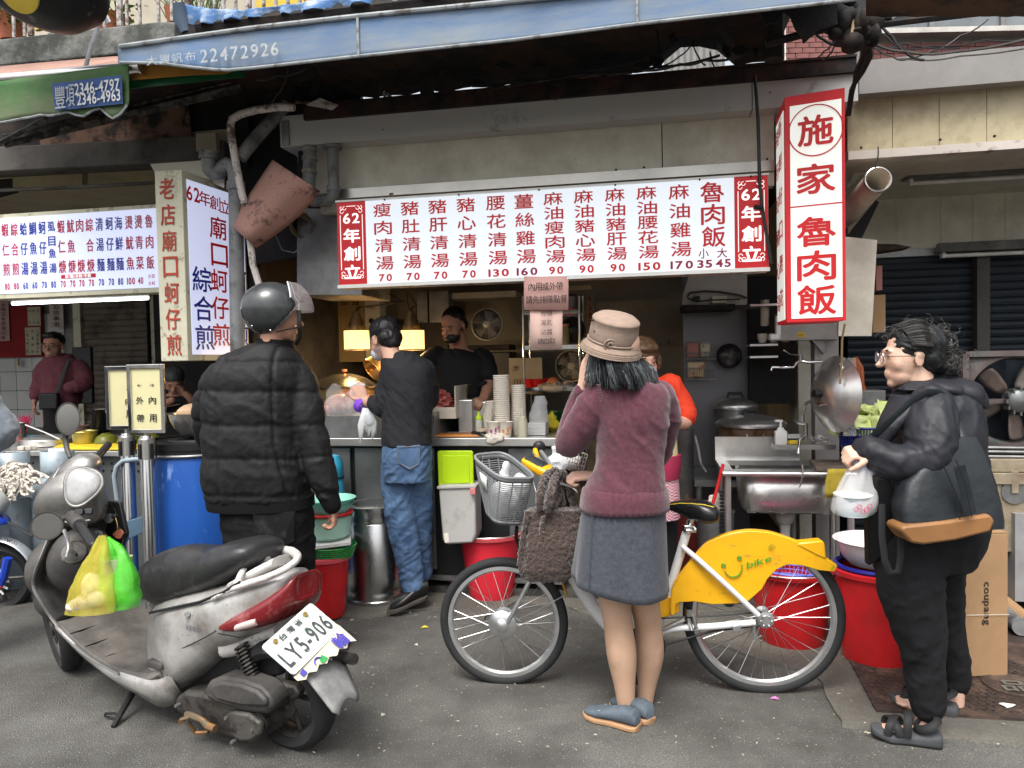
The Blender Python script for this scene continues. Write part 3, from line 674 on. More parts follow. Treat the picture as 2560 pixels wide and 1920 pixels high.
mb=MB();mb.T([PF(x,y,-.3)for x,y in((612,500),(625,600),(632,660),(650,720))],.02,8);tag(mb.B('frayed_cable',m_whitep,None),'frayed pale cable hanging behind the helmeted man','cable')
vp=thing('vertical_pipe','stained grey pipe with ringed joints under the duct end','pipe',PF(775,420,-.12))
mb=MB();mb.cyl(PF(775,365,-.12),PF(772,470,-.12),.038);mb.B('pipe',m_pipe,vp)
for y in(370,392,425):mb=MB();mb.cyl(PF(774,y,-.12),PF(774,y+9,-.12),.045);mb.B('collar',M('joint_filler_%d'%y,(.28,.26,.22),.9,var=.5,ns=20),vp)
vp=thing('vertical_pipe','clean grey elbow pipe dropping from duct to sign corner','pipe',PF(830,430,-.12))
mb=MB();mb.T([PF(x,y,-.12)for x,y in((832,368),(833,420),(835,475),(832,492),(822,501),(800,503),(780,503))],.034,14);mb.B('pipe',m_pipe,vp)
mb=MB();mb.cyl(PF(831,364,-.12),PF(831,372,-.12),.055);mb.B('collar',m_pipe,vp);mb=MB();mb.cyl(PF(834,465,-.12),PF(834,478,-.12),.04);mb.B('collar',m_pipe,vp)
mb=MB();mb.T([PF(600,395,-.3),PF(640,345,-.25),PF(715,262,-.1)],.038,12);tag(mb.B('slanted_pipe',m_pipe,None),'thick grey pipe slanting up to the left duct end','pipe')
dc=thing('dark_boarding','sooty boarding between the two stalls above the drain pipe','boarding',PF(650,450,0),-AF)
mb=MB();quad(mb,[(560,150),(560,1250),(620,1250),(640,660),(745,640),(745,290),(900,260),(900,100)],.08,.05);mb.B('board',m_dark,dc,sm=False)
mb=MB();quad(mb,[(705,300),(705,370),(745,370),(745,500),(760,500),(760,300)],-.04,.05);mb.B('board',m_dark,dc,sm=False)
ps=thing('pink_sheet','stiff dusty pink sheet spotted with soot hanging askew by the pipes','sheet',PF(680,500,-.45))
rows=[]
for j in range(11):
 t=j/10;rows.append([])
 for i in range(13):
  s2=i/12;a=(682,400);b=(800,478);c_=(640,619);d2=(574,560)
  x=(a[0]*(1-s2)+b[0]*s2)*(1-t)+(d2[0]*(1-s2)+c_[0]*s2)*t
  y=(a[1]*(1-s2)+b[1]*s2)*(1-t)+(d2[1]*(1-s2)+c_[1]*s2)*t
  if t>0 and s2>.8:x+=18*msin(mpi*t)*(s2-.8)*5
  rows[-1].append(PF(x,y,-.45+.10*(s2-.5)**2*4+.06*t))
mb=MB();mb.grid(rows);mb.B('sheet',m_pinksheet,ps,solid=.006,ang=0)
dm=thing('duct_mouth','short brown corrugated duct mouth below the pink sheet','duct',PF(775,570,-.05))
mb=MB();mb.shell([(.07 if i%2 else .064,i*.012)for i in range(14)],PF(760,545,.15),24,VC((.1,-.8,-.5)),.006);mb.B('duct',M('brown_duct',(.17,.12,.075),.6,.3,var=.3),dm)
mb=MB();mb.T([PF(690,590,-.1),PF(705,625,-.1),PF(735,632,-.1),PF(760,612,-.1),PF(767,590,-.1)],.004,6);tag(mb.B('loop_cable',m_pipe,None),'thin grey cable looping under the duct mouth','cable')
em=thing('cable_bundle','mass of black cables and splice boxes hanging at the top right','cable bundle',PF(2140,60,-.6))
mb=MB()
for i in range(26):mb.ell(PF(2138+random.gauss(0,22),45+random.gauss(0,32),-.6+ru(-.05,.05)),(ru(.02,.055),.04,ru(.02,.07)),nu=10,nv=6)
mb.B('splice_mass',m_dark,em)
mb=MB();quad(mb,[(2092,-60),(2180,-60),(2182,110),(2095,95)],-.62,.1);mb.B('splice_box',m_blk,em,sm=False,bv=.01)
mb=MB();quad(mb,[(2135,28),(2165,26),(2158,60),(2150,75),(2140,98),(2124,96),(2130,60)],-.635,.012);mb.B('torn_insulation',M('tan_foam',(.42,.30,.17),.9,var=.3,ns=30,bump=.8,bs=60),em)
for i in range(9):
 x=2165+ru(-14,14);mb=MB();mb.T([PF(x,90,-.6),PF(x+ru(-15,15),140,-.5),PF(2150+ru(-12,12),180,-.4),PF(2130+ru(-6,6),225,-.3),PF(2122+ru(-5,3),290,-.25)],.008,6);mb.B('cable',m_blk,em)
mb=MB();mb.T([PF(1915,110,-.6),PF(2100,62,-.6)],.018,6);mb.B('support_bar',m_dark,em)
mb=MB();mb.T([PF(2190,62,-.6),PF(2330,45,-.6),PF(2640,10,-.6)],.016,6);mb.B('support_bar',m_dark,em)
mb=MB();mb.T([PF(2218,-30,-.6),PF(2218,50,-.6)],.022,6);mb.B('support_bar',m_dark,em)
mb=MB();mb.T([PF(1935,150,-.5),PF(1935,20,-.5)],.05,6);mb.B('support_bar',m_dark,em)
rr=thing('brown_roof_sheet','torn dark brown awning underside along the upper right edge','awning',PF(2350,15,-.8),-AF)
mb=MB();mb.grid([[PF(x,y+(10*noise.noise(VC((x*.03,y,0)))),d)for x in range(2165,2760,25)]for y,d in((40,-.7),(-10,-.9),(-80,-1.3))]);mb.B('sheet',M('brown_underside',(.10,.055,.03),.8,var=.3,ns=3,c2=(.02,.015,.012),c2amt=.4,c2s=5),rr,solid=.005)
rg=thing('torn_rag','ragged black cloth hanging left of the black splice box','rag',PF(2010,60,-.7))
mb=MB();quad(mb,[(1900,30),(2090,5),(2095,60),(2050,72),(2035,85),(2010,108),(2003,90),(1988,72),(1975,40),(1960,28),(1945,55),(1915,60)],-.7,.01);mb.B('cloth',m_dark,rg,sm=False)
wires=[[(2180,105),(2260,128),(2380,130),(2600,88)],[(2190,110),(2250,118),(2330,115),(2460,100),(2620,92)],[(2188,60),(2215,90),(2260,120),(2290,145)],[(2192,45),(2230,90),(2262,128),(2310,150)],[(2185,115),(2230,140),(2270,148),(2400,140),(2640,104)],[(2470,48),(2400,90),(2330,128),(2240,148)],[(2180,70),(2240,45),(2350,30)],[(2180,120),(2260,108),(2400,120)],[(2085,100),(2060,128),(2030,148)],[(2100,110),(2060,100),(2020,60),(1990,70)],[(2090,105),(2070,140),(2056,150)],[(1560,180),(1640,168),(1700,140),(1735,100)],[(1600,176),(1700,160),(1760,150),(1850,140)],[(1730,100),(1745,140),(1765,163)],[(1775,130),(1785,165),(1790,190)],[(1180,215),(1300,200),(1450,185),(1640,168),(1800,138)],[(720,165),(712,205),(690,240),(668,268)],[(785,168),(810,205),(835,245)],[(1230,220),(1420,180),(1600,150)],[(1640,60),(1655,160)],[(640,200),(690,190),(760,175)]]
for i,w_ in enumerate(wires):
 pts=[PF(x,y,-.35)for x,y in w_];dn=[]
 for a,b in zip(pts,pts[1:]):
  dn+=[a.lerp(b,k/5)-Z*.012*msin(mpi*k/5)for k in range(5)]
 dn.append(pts[-1]);mb=MB();mb.T(dn,.004 if i%3 else .007,5)
 WL=['dark cable sagging across the brick wall, lowest at the right','thin cable running along the brick wall just above the lowest one','short cable falling steeply right of the splice box','second short cable falling beside the splice box','cable curving low over the cream fascia from the splice box','cable crossing the grey windows diagonally','short cable rising toward the grey windows','short level cable right of the splice box','loose end hooking down left of the splice box','loose end looping up left of the splice box','loose end dropping to the duct left of the splice box','cable climbing to the gap above the menu sign','cable crossing the gap above the red panel','cable curling in the gap before the corrugated sheet','short cable right of the corrugated sheet','long cable lying on the rusty channel','thin cable sagging under the left end of the blue awning','short cable slanting under the blue awning','cable rising along the sooty sheet over the menu','thin cord hanging at the gap near the brick wall','short cable above the white conduit']
 o=mb.B('loose_wire',m_blk if i%4 else m_beam,None);tag(o,WL[i],'wire','loose wires under the awnings')
cb=thing('black_cable','black power cable hanging down over the right end of the menu sign','cable',PF(1890,190,-.4))
mb=MB();mb.T([PF(x,y,-.33)for x,y in((1887,190),(1891,240),(1895,300),(1897,360),(1898,420),(1900,470),(1905,515),(1912,560),(1920,610),(1928,660))],.009,8);mb.B('cord',m_blk,cb)
mb=MB();mb.T([PF(1884,517,-.345),PF(1900,520,-.345),PF(1908,516,-.345)],.013,6);mb.B('knot',m_blk,cb)
for i,(pp,lb)in enumerate((([(960,256),(957,229),(962,227),(968,252)],'white upright scrap glimpsed above the rusty channel'),([(966,250),(968,230),(995,252),(990,255)],'pale slanting scrap beside the white upright above the rusty channel'),([(765,262),(800,245),(845,262),(830,275)],'bright torn foil under the blue awning left of the duct'))):
 mb=MB();quad(mb,pp,-.05 if i<2 else-.2,.006);tag(mb.B('roof_scrap',m_whitep,None,sm=False),lb,'scrap')
#  SIGNS
DS=-.30
def SP(x,y,off=0):return PF(x,y,DS-off)
zt_,zb2=zf(1380,471,DS),zf(1380,698,DS);us0,us1=uf(845,620,DS),uf(1921,545,DS)
ms=thing('menu_sign','long lit menu sign with red soup names and prices over the counter','sign',W(us0,DS,zb2),-AF)
mb=MB();mb.fbox(us0,us1,DS,DS+.14,zb2,zt_);mb.B('housing',m_whitep,ms,sm=False)
ur=lambda px:uf(px,560,DS)
e1,e2=us0+(us1-us0)*.052,us1-(us1-us0)*.082
e1=ur(915);e2=ur(1836)
mb=MB();mb.fbox(e1,e2,DS-.004,DS,zb2+.016,zt_-.004);mb.B('face_panel',m_signw,ms,sm=False)
mb=MB();mb.fbox(us0-.004,us1+.004,DS-.012,DS-.0005,zb2-.004,zb2+.0155);mb.fbox(us0-.004,us1+.004,DS-.012,DS-.0005,zt_-.0035,zt_+.006);mb.B('frame',m_white,ms,sm=False)
HS=zt_-zb2
for(a,b)in((us0+.002,e1-.0005),(e2+.0005,us1-.002)):
 mb=MB();mb.fbox(a,b,DS-.004,DS,zb2+.016,zt_-.004);mb.B('red_panel',m_sred,ms,sm=False)
 mbl=MB();cu_=(a+b)/2;wd=(b-a)
 word(mbl,'62',W(cu_,DS-.006,zt_-HS*.2),U,Z,wd*.58,HS*.12,.02)
 for k,chh in enumerate('年創立'):lay(mbl,chh,W(cu_,DS-.006,zt_-HS*(.40+.21*k)),U,Z,wd*.56,HS*.155,.03)
 x0,x1,y0,y1=a+wd*.1,b-wd*.1,zb2+HS*.10,zt_-HS*.055
 t_=.0035
 for(p0,p1,q0,q1)in((x0,x0+t_,y0+.05,y1-.05),(x1-t_,x1,y0+.05,y1-.05),(x0+.04,x1-.04,y0,y0+t_),(x0+.04,x1-.04,y1-t_,y1)):
  mbl.fbox(p0,p1,DS-.007,DS-.005,q0,q1)
 for sx,sy,cx,cy in((1,1,x0,y0),(-1,1,x1,y0),(1,-1,x0,y1),(-1,-1,x1,y1)):
  for(ox,oy,rr_)in((.028,.012,.010),(.012,.030,.010),(.010,.010,.008)):
   mbl.T([W(cx+sx*(ox+rr_*mcos(t)),DS-.006,cy+sy*(oy+rr_*msin(t)))for t in[k*.7 for k in range(8)]],.0018,4)
 mbl.B('lettering',m_twhite,ms,sm=False)
cols=[(957,'瘦肉清湯','70',0),(1026,'豬肚清湯','70',0),(1095,'豬肝清湯','70',0),(1166,'豬心清湯','70',0),(1240,'腰花清湯','130',0),(1311,'薑絲雞湯','160',1),(1384,'麻油瘦肉湯','90',0),(1460,'麻油豬心湯','90',0),(1538,'麻油豬肝湯','90',0),(1617,'麻油腰花湯','150',0),(1698,'麻油雞湯','170',1)]
for px,s_,pr,mar in cols:
 u_=ur(px);n=len(s_);mbl=MB()
 tp_,bt_=(.125,.735)if n==4 else(.115,.75)
 w_=.118;h_=.074 if n==4 else .066
 column(mbl,s_,W(u_,DS-.006,zt_-HS*tp_),W(u_+.008,DS-.006,zt_-HS*bt_),U,Z,w_*.86,h_,.012)
 mbl.B('lettering',m_tred,ms,sm=False)
 mbl=MB();word(mbl,pr,W(u_+.01,DS-.006,zt_-HS*.905),U,Z,.038*len(pr),.042,.03,.16);mbl.B('price_lettering',m_tmaroon if mar else m_tred,ms,sm=False)
u_=ur(1781);mbl=MB();column(mbl,'魯肉飯',W(u_,DS-.006,zt_-HS*.15),W(u_+.005,DS-.006,zt_-HS*.62),U,Z,.115,.102,.014);mbl.B('lettering',m_tred,ms,sm=False)
mbl=MB()
for k,(chh,pr)in enumerate((('小','35'),('大','45'))):
 x_=u_+(-.046 if k==0 else .046);lay(mbl,chh,W(x_,DS-.006,zt_-HS*.795),U,Z,.05,.05,.01);word(mbl,pr,W(x_+.005,DS-.006,zt_-HS*.905),U,Z,.075,.042,.03)
mbl.B('price_lettering',m_tmaroon,ms,sm=False)
for px in(965,1150,1350,1540,1750,1878):mb=MB();q=W(ur(px),DS-.01,zt_-.006);mb.cyl(q,q-V*.006,.005,n=8);mb.B('screw',m_dark,ms)
def lightbox(t,A,B,Cc,z0,z1,mat_side,fr=.01):
 D=A+(Cc-B);mb=MB()
 mb.prism([VC((p.x,p.y,z0))for p in(A,B,Cc,D)],Z*(z1-z0));mb.B('housing',mat_side,t,sm=False,bv=.004)
def XY(px,Y,py=600):p=P(px,py,Y);return VC((p.x,p.y,0))
A,B=XY(392,4.17),XY(460,4.15);L_=.56;dirf=VC((.275,.96,0)).normalized();Cc=B+dirf*L_
z1,z0=P(455,424,4.15).z,P(470,902,4.15).z
m_oldcream=M('peeling_cream_paint',(.52,.50,.38),.6,var=.1,ns=5,c2=(.22,.18,.12),c2amt=.28,c2s=9,sharp=.08)
lx=thing('oyster_omelette_lightbox','projecting lightbox with red and blue oyster omelette lettering by the drain pipe','sign',B)
lightbox(lx,A,B,Cc,z0,z1,m_oldcream)
nf=VC((dirf.y,-dirf.x,0));o_=.004
mb=MB();a_=B+dirf*.035+nf*.001;b_=Cc-dirf*.02+nf*.001
mb.prism([a_+Z*(z0+.035),b_+Z*(z0+.035),b_+Z*(z1-.045),a_+Z*(z1-.045)],nf*.003);mb.B('face_panel',m_signl,lx,sm=False)
def LP(s,t):return B+dirf*(.035+(L_-.055)*s)+nf*.006+Z*(z1-.045-(z1-z0-.08)*t)
mbl=MB();word(mbl,'62',LP(.09,.075),dirf,Z,.11,.085,.02)
for k,chh in enumerate('年創立'):lay(mbl,chh,LP(.28+.18*k,.082+.006*k),dirf,Z,.095,.08,.014)
column(mbl,'廟口',LP(.50,.235),LP(.51,.40),dirf,Z,.15,.13,.014);column(mbl,'蚵仔煎',LP(.49,.555),LP(.50,.88),dirf,Z,.15,.13,.014)
mbl.B('lettering',m_tred,lx,sm=False)
mbl=MB();column(mbl,'綜合煎',LP(.19,.56),LP(.21,.90),dirf,Z,.16,.14,.014);column(mbl,'蚵仔煎',LP(.87,.54),LP(.88,.88),dirf,Z,.13,.14,.014);mbl.B('lettering',m_tblue,lx,sm=False)
fd=(B-A).normalized();nn=VC((fd.y,-fd.x,0));mbl=MB()
column(mbl,'老店廟口蚵仔煎',A.lerp(B,.44)+nn*.004+Z*(z1-.10),A.lerp(B,.52)+nn*.004+Z*(z0+.09),fd,Z,.085,.115,.012)
mbl.B('lettering',m_tdred,lx,sm=False)
A=XY(1965,3.56);B=XY(2114,3.45);D=XY(1942,3.89);z1,z0=P(1965,243,3.56).z,P(1965,806,3.56).z
rb=thing('braised_pork_rice_lightbox','tall white lightbox with red edges and five large red characters','sign',A)
Cc=B+(D-A);mb=MB();mb.prism([VC((p.x,p.y,z0))for p in(A,B,Cc,D)],Z*(z1-z0));mb.B('housing',m_sred,rb,sm=False)
fx=(B-A).normalized();nx=VC((fx.y,-fx.x,0));wdt=(B-A).length;sxv=(A-D).normalized();ns_=VC((-sxv.y,sxv.x,0));
if ns_.x>0:ns_=-ns_
def RP(s,t,off=.006):return A+fx*(wdt*s)+nx*off+Z*(z1-(z1-z0)*t)
mb=MB();mb.prism([RP(.085,.075-.03,0),RP(.945,.045,0),RP(.945,.985,0),RP(.085,.985,0)],nx*.003);mb.B('face_panel',m_signc,rb,sm=False)
Ls=(A-D).length
def SPp(s,t,off=.006):return D+sxv*(Ls*s)+ns_*off+Z*(z1-(z1-z0)*t)
mb=MB();mb.prism([SPp(.08,.045,0),SPp(.86,.045,0),SPp(.86,.985,0),SPp(.08,.985,0)],ns_*.003);mb.B('face_panel',m_signc,rb,sm=False)
mbl=MB()
for k,(chh,t)in enumerate((('施',.165),('家',.375),('魯',.605),('肉',.755),('飯',.905))):lay(mbl,chh,RP(.515,t-(0 if k else .0)),fx,Z,.165 if k else .15,.135,.022)
ring=[RP(.515,.165)+fx*(.118*mcos(a))+Z*(.118*msin(a))for a in[k*mpi/20 for k in range(40)]]
mbl.T(ring,.0035,4,closed=True);mbl.prism([RP(.085,.487,.003),RP(.945,.487,.003),RP(.945,.493,.003),RP(.085,.493,.003)],nx*.002)
mbl.B('lettering',m_tred,rb,sm=False)
mbl=MB();column(mbl,'新鮮好口腰花',SPp(.62,.1),SPp(.62,.88),sxv,Z,.11,.085,.01);column(mbl,'猪肝好豬心湯',SPp(.30,.12),SPp(.30,.9),sxv,Z,.11,.085,.01);mbl.B('lettering',m_tred,rb,sm=False)
DL=-.06
lm=thing('menu_sign','lit lilac menu board with blue and red dishes over the left stall','sign',PF(200,640,DL),-AF)
zA,zB=zf(200,533,DL),zf(200,727,DL);ua,ub_=-4.6,uf(400,620,DL)
mb=MB();mb.fbox(ua,ub_+.01,DL,DL+.12,zB-.03,zA+.025);mb.B('housing',m_oldcream,lm,sm=False)
mb=MB();mb.fbox(ua,ub_,DL-.004,DL,zB,zA);mb.B('face_panel',m_signl,lm,sm=False)
HL=zA-zB;rws=[.16,.42,.68]
colsL=[(-34,'生蚵煎','r','70'),(-10,'蝦仔煎','r','70'),(16,'蝦仁煎','r','80'),(39,'綜合煎','r','80'),(62,'蛤仔湯','b','60'),(85,'鯛魚湯','b','60'),(109,'蚵仔湯','b','70'),(132,'虱目魚湯','b','80'),(156,'蝦仁焿','r','70'),(180,'魷魚焿','r','70'),(203,'肉　焿','r','70'),(227,'綜合焿','r','70'),(252,'清湯麵','b','70'),(277,'蚵仔麵','b','70'),(300,'海鮮麵','b','80'),(326,'燙魷魚','r','100'),(350,'燙青菜','r','40'),(376,'魯肉飯','r',None)]
for nmx,sel,mt in(('lettering','r',M('crimson_lettering',(.45,.01,.04),.5)),('lettering','b',m_tblue)):
 mbl=MB()
 for px,s_,cc,pr in colsL:
  if cc!=sel:continue
  u_=uf(px,620,DL);n=len(s_)
  for k,chh in enumerate(s_):
   t=rws[k]if n==3 else(.15,.34,.50,.69)[k]
   if chh!='　':lay(mbl,chh,W(u_,DL-.006,zA-HL*t),U,Z,.052,.082 if n==3 else .060,.02)
  if pr:word(mbl,pr,W(u_,DL-.006,zA-HL*.905),U,Z,.019*len(pr),.045,.035,.1)
  else:
   for k,s2 in enumerate(('小30','大40')):word(mbl,s2,W(u_+.004,DL-.006,zA-HL*(.855+.09*k)),U,Z,.046,.026,.008)
 if sel=='r':
  mbl.fbox(uf(152,620,DL),uf(238,620,DL),DL-.007,DL-.004,zA-HL*.835,zA-HL*.785)
 mbl.B(nmx,mt,lm,sm=False)
mbl=MB();word(mbl,'飯/麵/米粉/冬粉',W(uf(195,620,DL),DL-.009,zA-HL*.81),U,Z,.19,.022,.004);mbl.B('lettering',m_twhite,lm,sm=False)
pn=thing('pink_notice','pink paper notice hanging under the menu sign with two rows of characters','notice',PF(1366,730,-.31),-AF)
mb=MB();mb.grid([[PF(x,y,-.315+.004*msin(x*.05))for x in(1310,1338,1366,1394,1421)]for y in(691,732,775)]);mb.B('paper',m_paperp,pn,solid=.001)
mbl=MB();word(mbl,'內用或外帶',PF(1364,716,-.335),U,Z,.185,.042,.004,.06);word(mbl,'請先排隊點餐',PF(1366,748,-.335),U,Z,.22,.042,.004,.06);mbl.B('lettering',m_tblack,pn,sm=False)
pn=thing('pink_notice','paler pink paper notice below the first with four short rows','notice',PF(1366,825,-.30),-AF)
mb=MB();mb.grid([[PF(x,y,-.30+.004*msin(x*.06))for x in(1325,1345,1366,1387,1406)]for y in(772,825,873)]);mb.B('paper',m_paperp2,pn,solid=.001)
mbl=MB()
for k,s_ in enumerate(('竹筷','湯匙','沾醬','請自取')):word(mbl,s_,PF(1366,783+23.3*k,-.318),U,Z,.032*len(s_),.030,.002,.06)
mbl.B('lettering',m_tblack,pn,sm=False)
ft=thing('fluorescent_lamp','lit fluorescent lamp hanging under the left stall menu','lamp',PF(200,755,.25),-AF)
mb=MB();a=PF(25,750,.25);b=PF(376,745,.25);b.z=a.z;mb.T([a,b],.022,4,up=V);mb.B('housing',m_std,ft,sm=False)
mb=MB();mb.cyl(a+U*.02-Z*.026,b-U*.02-Z*.026,.0105,n=12);mb.B('tube',m_tube,ft)
for x in(85,362):mb=MB();q=PF(x,745,.25);mb.cyl(q,q+Z*.05,.006,n=6);mb.B('hanger',m_dark,ft)
#  STALL CONTENTS
def one(name,label,cat,mb,mat,group=None,**k):return tag(mb.B(name,mat,None,**k),label,cat,group)
def kv(px,d,z=None,py=1000):
 return W(uf(px,py,d),d,z)
KZ=FL(1010,1095,0).z
# - left stall: back wall
D3=3.28;zq=lambda py,d=D3:FL(100,py,d).z
mbt=None;tw=th_=.225;ux=uf(-160,900,D3)
for i in range(9):
 for j in range(7):
  z0_=.5+j*th_;u0_=ux+i*tw
  if u0_+tw>uf(185,900,D3):continue
  if mbt is None:mb=MB();mb.fbox(u0_+.003,u0_+tw-.003,D3,D3+.02,z0_+.003,z0_+th_-.003);mbt=mb.B('wall_tile',m_wallw,bl,sm=False,bv=.003);t00=(u0_,z0_)
  else:
   o=mbt.copy();C.objects.link(o);dv=U*(u0_-t00[0])+Z*(z0_-t00[1]);dl=wmat(bl).to_3x3().inverted()@dv;o.location=dl
nb=thing('notice_board','dark red notice board on the tiled wall of the left stall','notice board',kv(40,3.2,1.6),-AF)
mb=MB();mb.fb(-120,102,765,893,3.22,.03,50);mb.B('board',M('dark_red_felt',(.22,.012,.015),.8),nb,sm=False)
m_old=M('aged_paper',(.42,.38,.28),.8,var=.1)
for(x0,x1,y0,y1,mt,txt,lbn)in((-4,20,742,853,M('pale_pink_list',(.42,.28,.27),.8),['欠水甲瓜年終清公告'],'long pale pink notice of brush characters at the left picture edge'),(68,100,768,815,m_old,['價目','請先','付款'],'small buff notice on the upper right of the red board'),(62,100,819,888,m_old,['九層魚鯧伍飯','魚香肉蔥','一號一味二味'],'buff list notice at the lower right of the red board'),(123,157,758,820,M('faded_pink_list',(.45,.36,.34),.8),['公告事項'],'faded pink list on the tiles right of the red board')):
 pg=thing('wall_notice',lbn,'notice',kv(x0,3.2,1.6),-AF)
 mb=MB();mb.fb(x0,x1,y0,y1,3.20,.004,x0);mb.B('paper',mt,pg,sm=False);mbl=MB();n=len(txt)
 for k,s_ in enumerate(txt):
  x_=x1-(x1-x0)*(k+.5)/n;w_=(x1-x0)/n*.6/234
  column(mbl,s_,PF(x_,y0+9,3.19),PF(x_,y1-9,3.19),U,Z,w_,min(w_,(y1-y0)/234/len(s_)*.8),.0)
 mbl.B('lettering',m_tblack,pg,sm=False)
mb=MB();mb.fb(110,128,846,874,3.2,.01,110);one('red_poster','small red poster on the tiles beside the smiling man','poster',mb,m_sred,sm=False)
mb=MB();mb.fb(36,45,897,915,3.2,.02,36);one('wall_socket','beige socket plate on tiles under the red board','socket',mb,m_old,sm=False)
sh=thing('roller_shutter','brown roller shutter at the back of the left stall','shutter',kv(300,3.1,.0),-AF)
slats(uf(212,900,3.1),uf(372,900,3.1),3.08,0,2.6,.07,m_brown,sh)
for x0,x1 in((178,196),(372,388)):
 mb=MB();mb.fb(x0,x1,690,1100,3.05,.1,x0);mb.B('side_post',m_oldcream,sh,sm=False)
mb=MB();mb.fbox(uf(388,900,2.0),u_split,2.0,2.1,0,2.78);one('dark_partition','dark partition between brown shutter and the projecting lightbox','partition',mb,m_dark,sm=False)
tb=thing('stall_table','long dark steel table behind the stacked bowls in the left stall','table',kv(200,1.6,.8),-AF)
mb=MB();mb.fbox(uf(-100,1000,1.4),uf(480,1000,1.4),1.4,2.2,.80,.84);mb.B('table_top',m_std,tb,sm=False)
for x in(-40,200,440):mb=MB();mb.cyl(kv(x,1.5,.05),kv(x,1.5,.8),.02,n=8);mb.B('leg',m_std,tb)
chd=thing('stall_chair','black chair back standing beside the man in the maroon hoodie','chair',kv(200,2.4,.0),-AF)
mb=MB();mb.fb(178,226,868,1010,2.4,.04,178);mb.B('backrest',m_blk,chd,bv=.01)
mb=MB();mb.fbox(uf(178,1000,2.4),uf(226,1000,2.4),2.0,2.4,.45,.5);mb.B('seat',m_blk,chd,bv=.01)
for x in(180,224):
 for d_ in(2.03,2.4):mb=MB();mb.cyl(kv(x,d_,.05),kv(x,d_,.46),.014,n=8);mb.B('leg',m_std,chd)
LZ=FL(200,1128,.1).z
ct=thing('stall_counter','left stall steel counter with a perforated dark front','counter',kv(200,.2,0),-AF)
mb=MB();mb.fbox(uf(-160,1100,.1),uf(470,1100,.1),.1,.85,LZ-.035,LZ);mb.B('counter_top',m_steel,ct,sm=False,bv=.004)
mb=MB();mb.fbox(uf(-160,1100,.15),uf(470,1100,.15),.15,.17,.05,LZ-.036);mb.B('front_panel',m_greysheet,ct,sm=False)
mb=MB()
for i in range(16):
 for j in range(2):
  q=kv(75+i*22,.147,LZ-.09-.05*j);mb.cyl(q,q+V*.002,.010,n=10)
mb.B('vent_holes',m_blk,ct,sm=False,kind='stuff')
m_gas=M('gas_cylinder_paint',(.30,.36,.40),.42,.1,var=.1,ns=4,c2=(.18,.2,.21),c2amt=.2,c2s=7)
m_brass=M('brass',(.45,.30,.10),.35,.9)
def gas(px,d,label,wheel,sheet=False,h=.72,r=.155):
 b=kv(px,d,.01,1300);t=thing('gas_cylinder',label,'gas cylinder',b)
 mb=MB();mb.L([(0,0),(r*.8,0),(r*.85,.03),(r,.06),(r,h-.12),(r*.92,h-.05),(r*.6,h),(.05,h+.02),(0,h+.02)],b,40);mb.B('body',m_gas,t)
 mb=MB();mb.torus(b+Z*(h-.13),r*1.003,.004,n=40,m=6);mb.torus(b+Z*.09,r*1.003,.004,n=40,m=6);mb.B('weld_seam',m_gas,t)
 mb=MB();c_=b+Z*(h-.01);n=20;rows=[]
 for zz in(0,.05,.17):
  rows.append([c_+VC((mcos(a)*.095,msin(a)*.095,zz))for a in[R(150)+k*R(240)/n for k in range(n+1)]])
 mb.grid(rows);mb.B('collar',m_gas,t,solid=.006)
 mb=MB();mb.cyl(c_+Z*.02,c_+Z*.10,.014,n=10);mb.cyl(c_+Z*.06+VC((0,-.03,0)),c_+Z*.06,.012,n=10);mb.B('valve',m_brass,t)
 mb=MB();mb.L([(0,0),(.034,0),(.036,.008),(.03,.016),(0,.014)],c_+Z*.1,10);mb.B('hand_wheel',wheel,t)
 if sheet:
  mb=MB();mb.box(c_+VC((0,-.0,.12))+VC((0,.02,0)),(.14,.002,.13));s_=mb.B('label_sheet',m_tblue,t,sm=False)
  mb=MB();mb.box(c_+VC((0,.018,.165)),(.14,.002,.035));mb.box(c_+VC((.045,.018,.10)),(.035,.002,.06));mb.box(c_+VC((0,.018,.06)),(.14,.002,.012));mb.B('label_print',m_white,s_,sm=False)
 return t
m_wg,m_wo,m_wb=M('green_wheel',(.01,.3,.12),.4),M('orange_wheel',(.7,.1,.03),.4),M('blue_valve',(.02,.25,.4),.4)
gas(38,-.12,'grey gas cylinder draped with a cotton rag at the left edge',m_wo)
gas(150,-.06,'grey gas cylinder with green hand wheel behind the scooter headlight',m_wg,True)
gas(-50,-.3,'grey gas cylinder with a blue valve cut by the left picture edge',m_wb)
rg=thing('cotton_rag','off-white knotted cotton rag draped over the gas cylinder','rag',kv(35,-.2,.75))
mb=MB()
for i in range(46):
 x0=random.gauss(38,16);y0=ru(1150,1195);pts=[];x,y=x0,y0;ang=ru(.6,2.6)
 for k in range(9):pts.append(PF(x,y,-.29+ru(-.02,.02)+(y-1150)*-.00012));x+=9*mcos(ang);y+=9*abs(msin(ang))*1.0;ang+=ru(-.7,.7)
 mb.T(pts,[.006+.004*abs(msin(k*1.3+i))for k in range(9)],6)
mb.B('cloth',m_cloth,rg)
mb=MB()
for i in range(12):
 mb.T([PF(28+ru(-8,12),1195+k*8,-.30+ru(-.01,.01))for k in range(8)],[.009,.011,.008,.010,.008,.009,.007,.005],6)
mb.B('hanging_end',m_cloth,rg)
mb=MB();quad(mb,[(4,1170),(95,1150),(100,1185),(50,1200)],-.24,.05);one
mb=MB();mb.prism([PF(x,y,0)for x,y in()]or[kv(124,.14,LZ+.001),kv(430,.12,LZ+.001),kv(425,.42,LZ+.001),kv(150,.42,LZ+.001)],Z*.018);one('yellow_mat','bright yellow folded mat along the left stall counter','mat',mb,m_yellow,bv=.006)
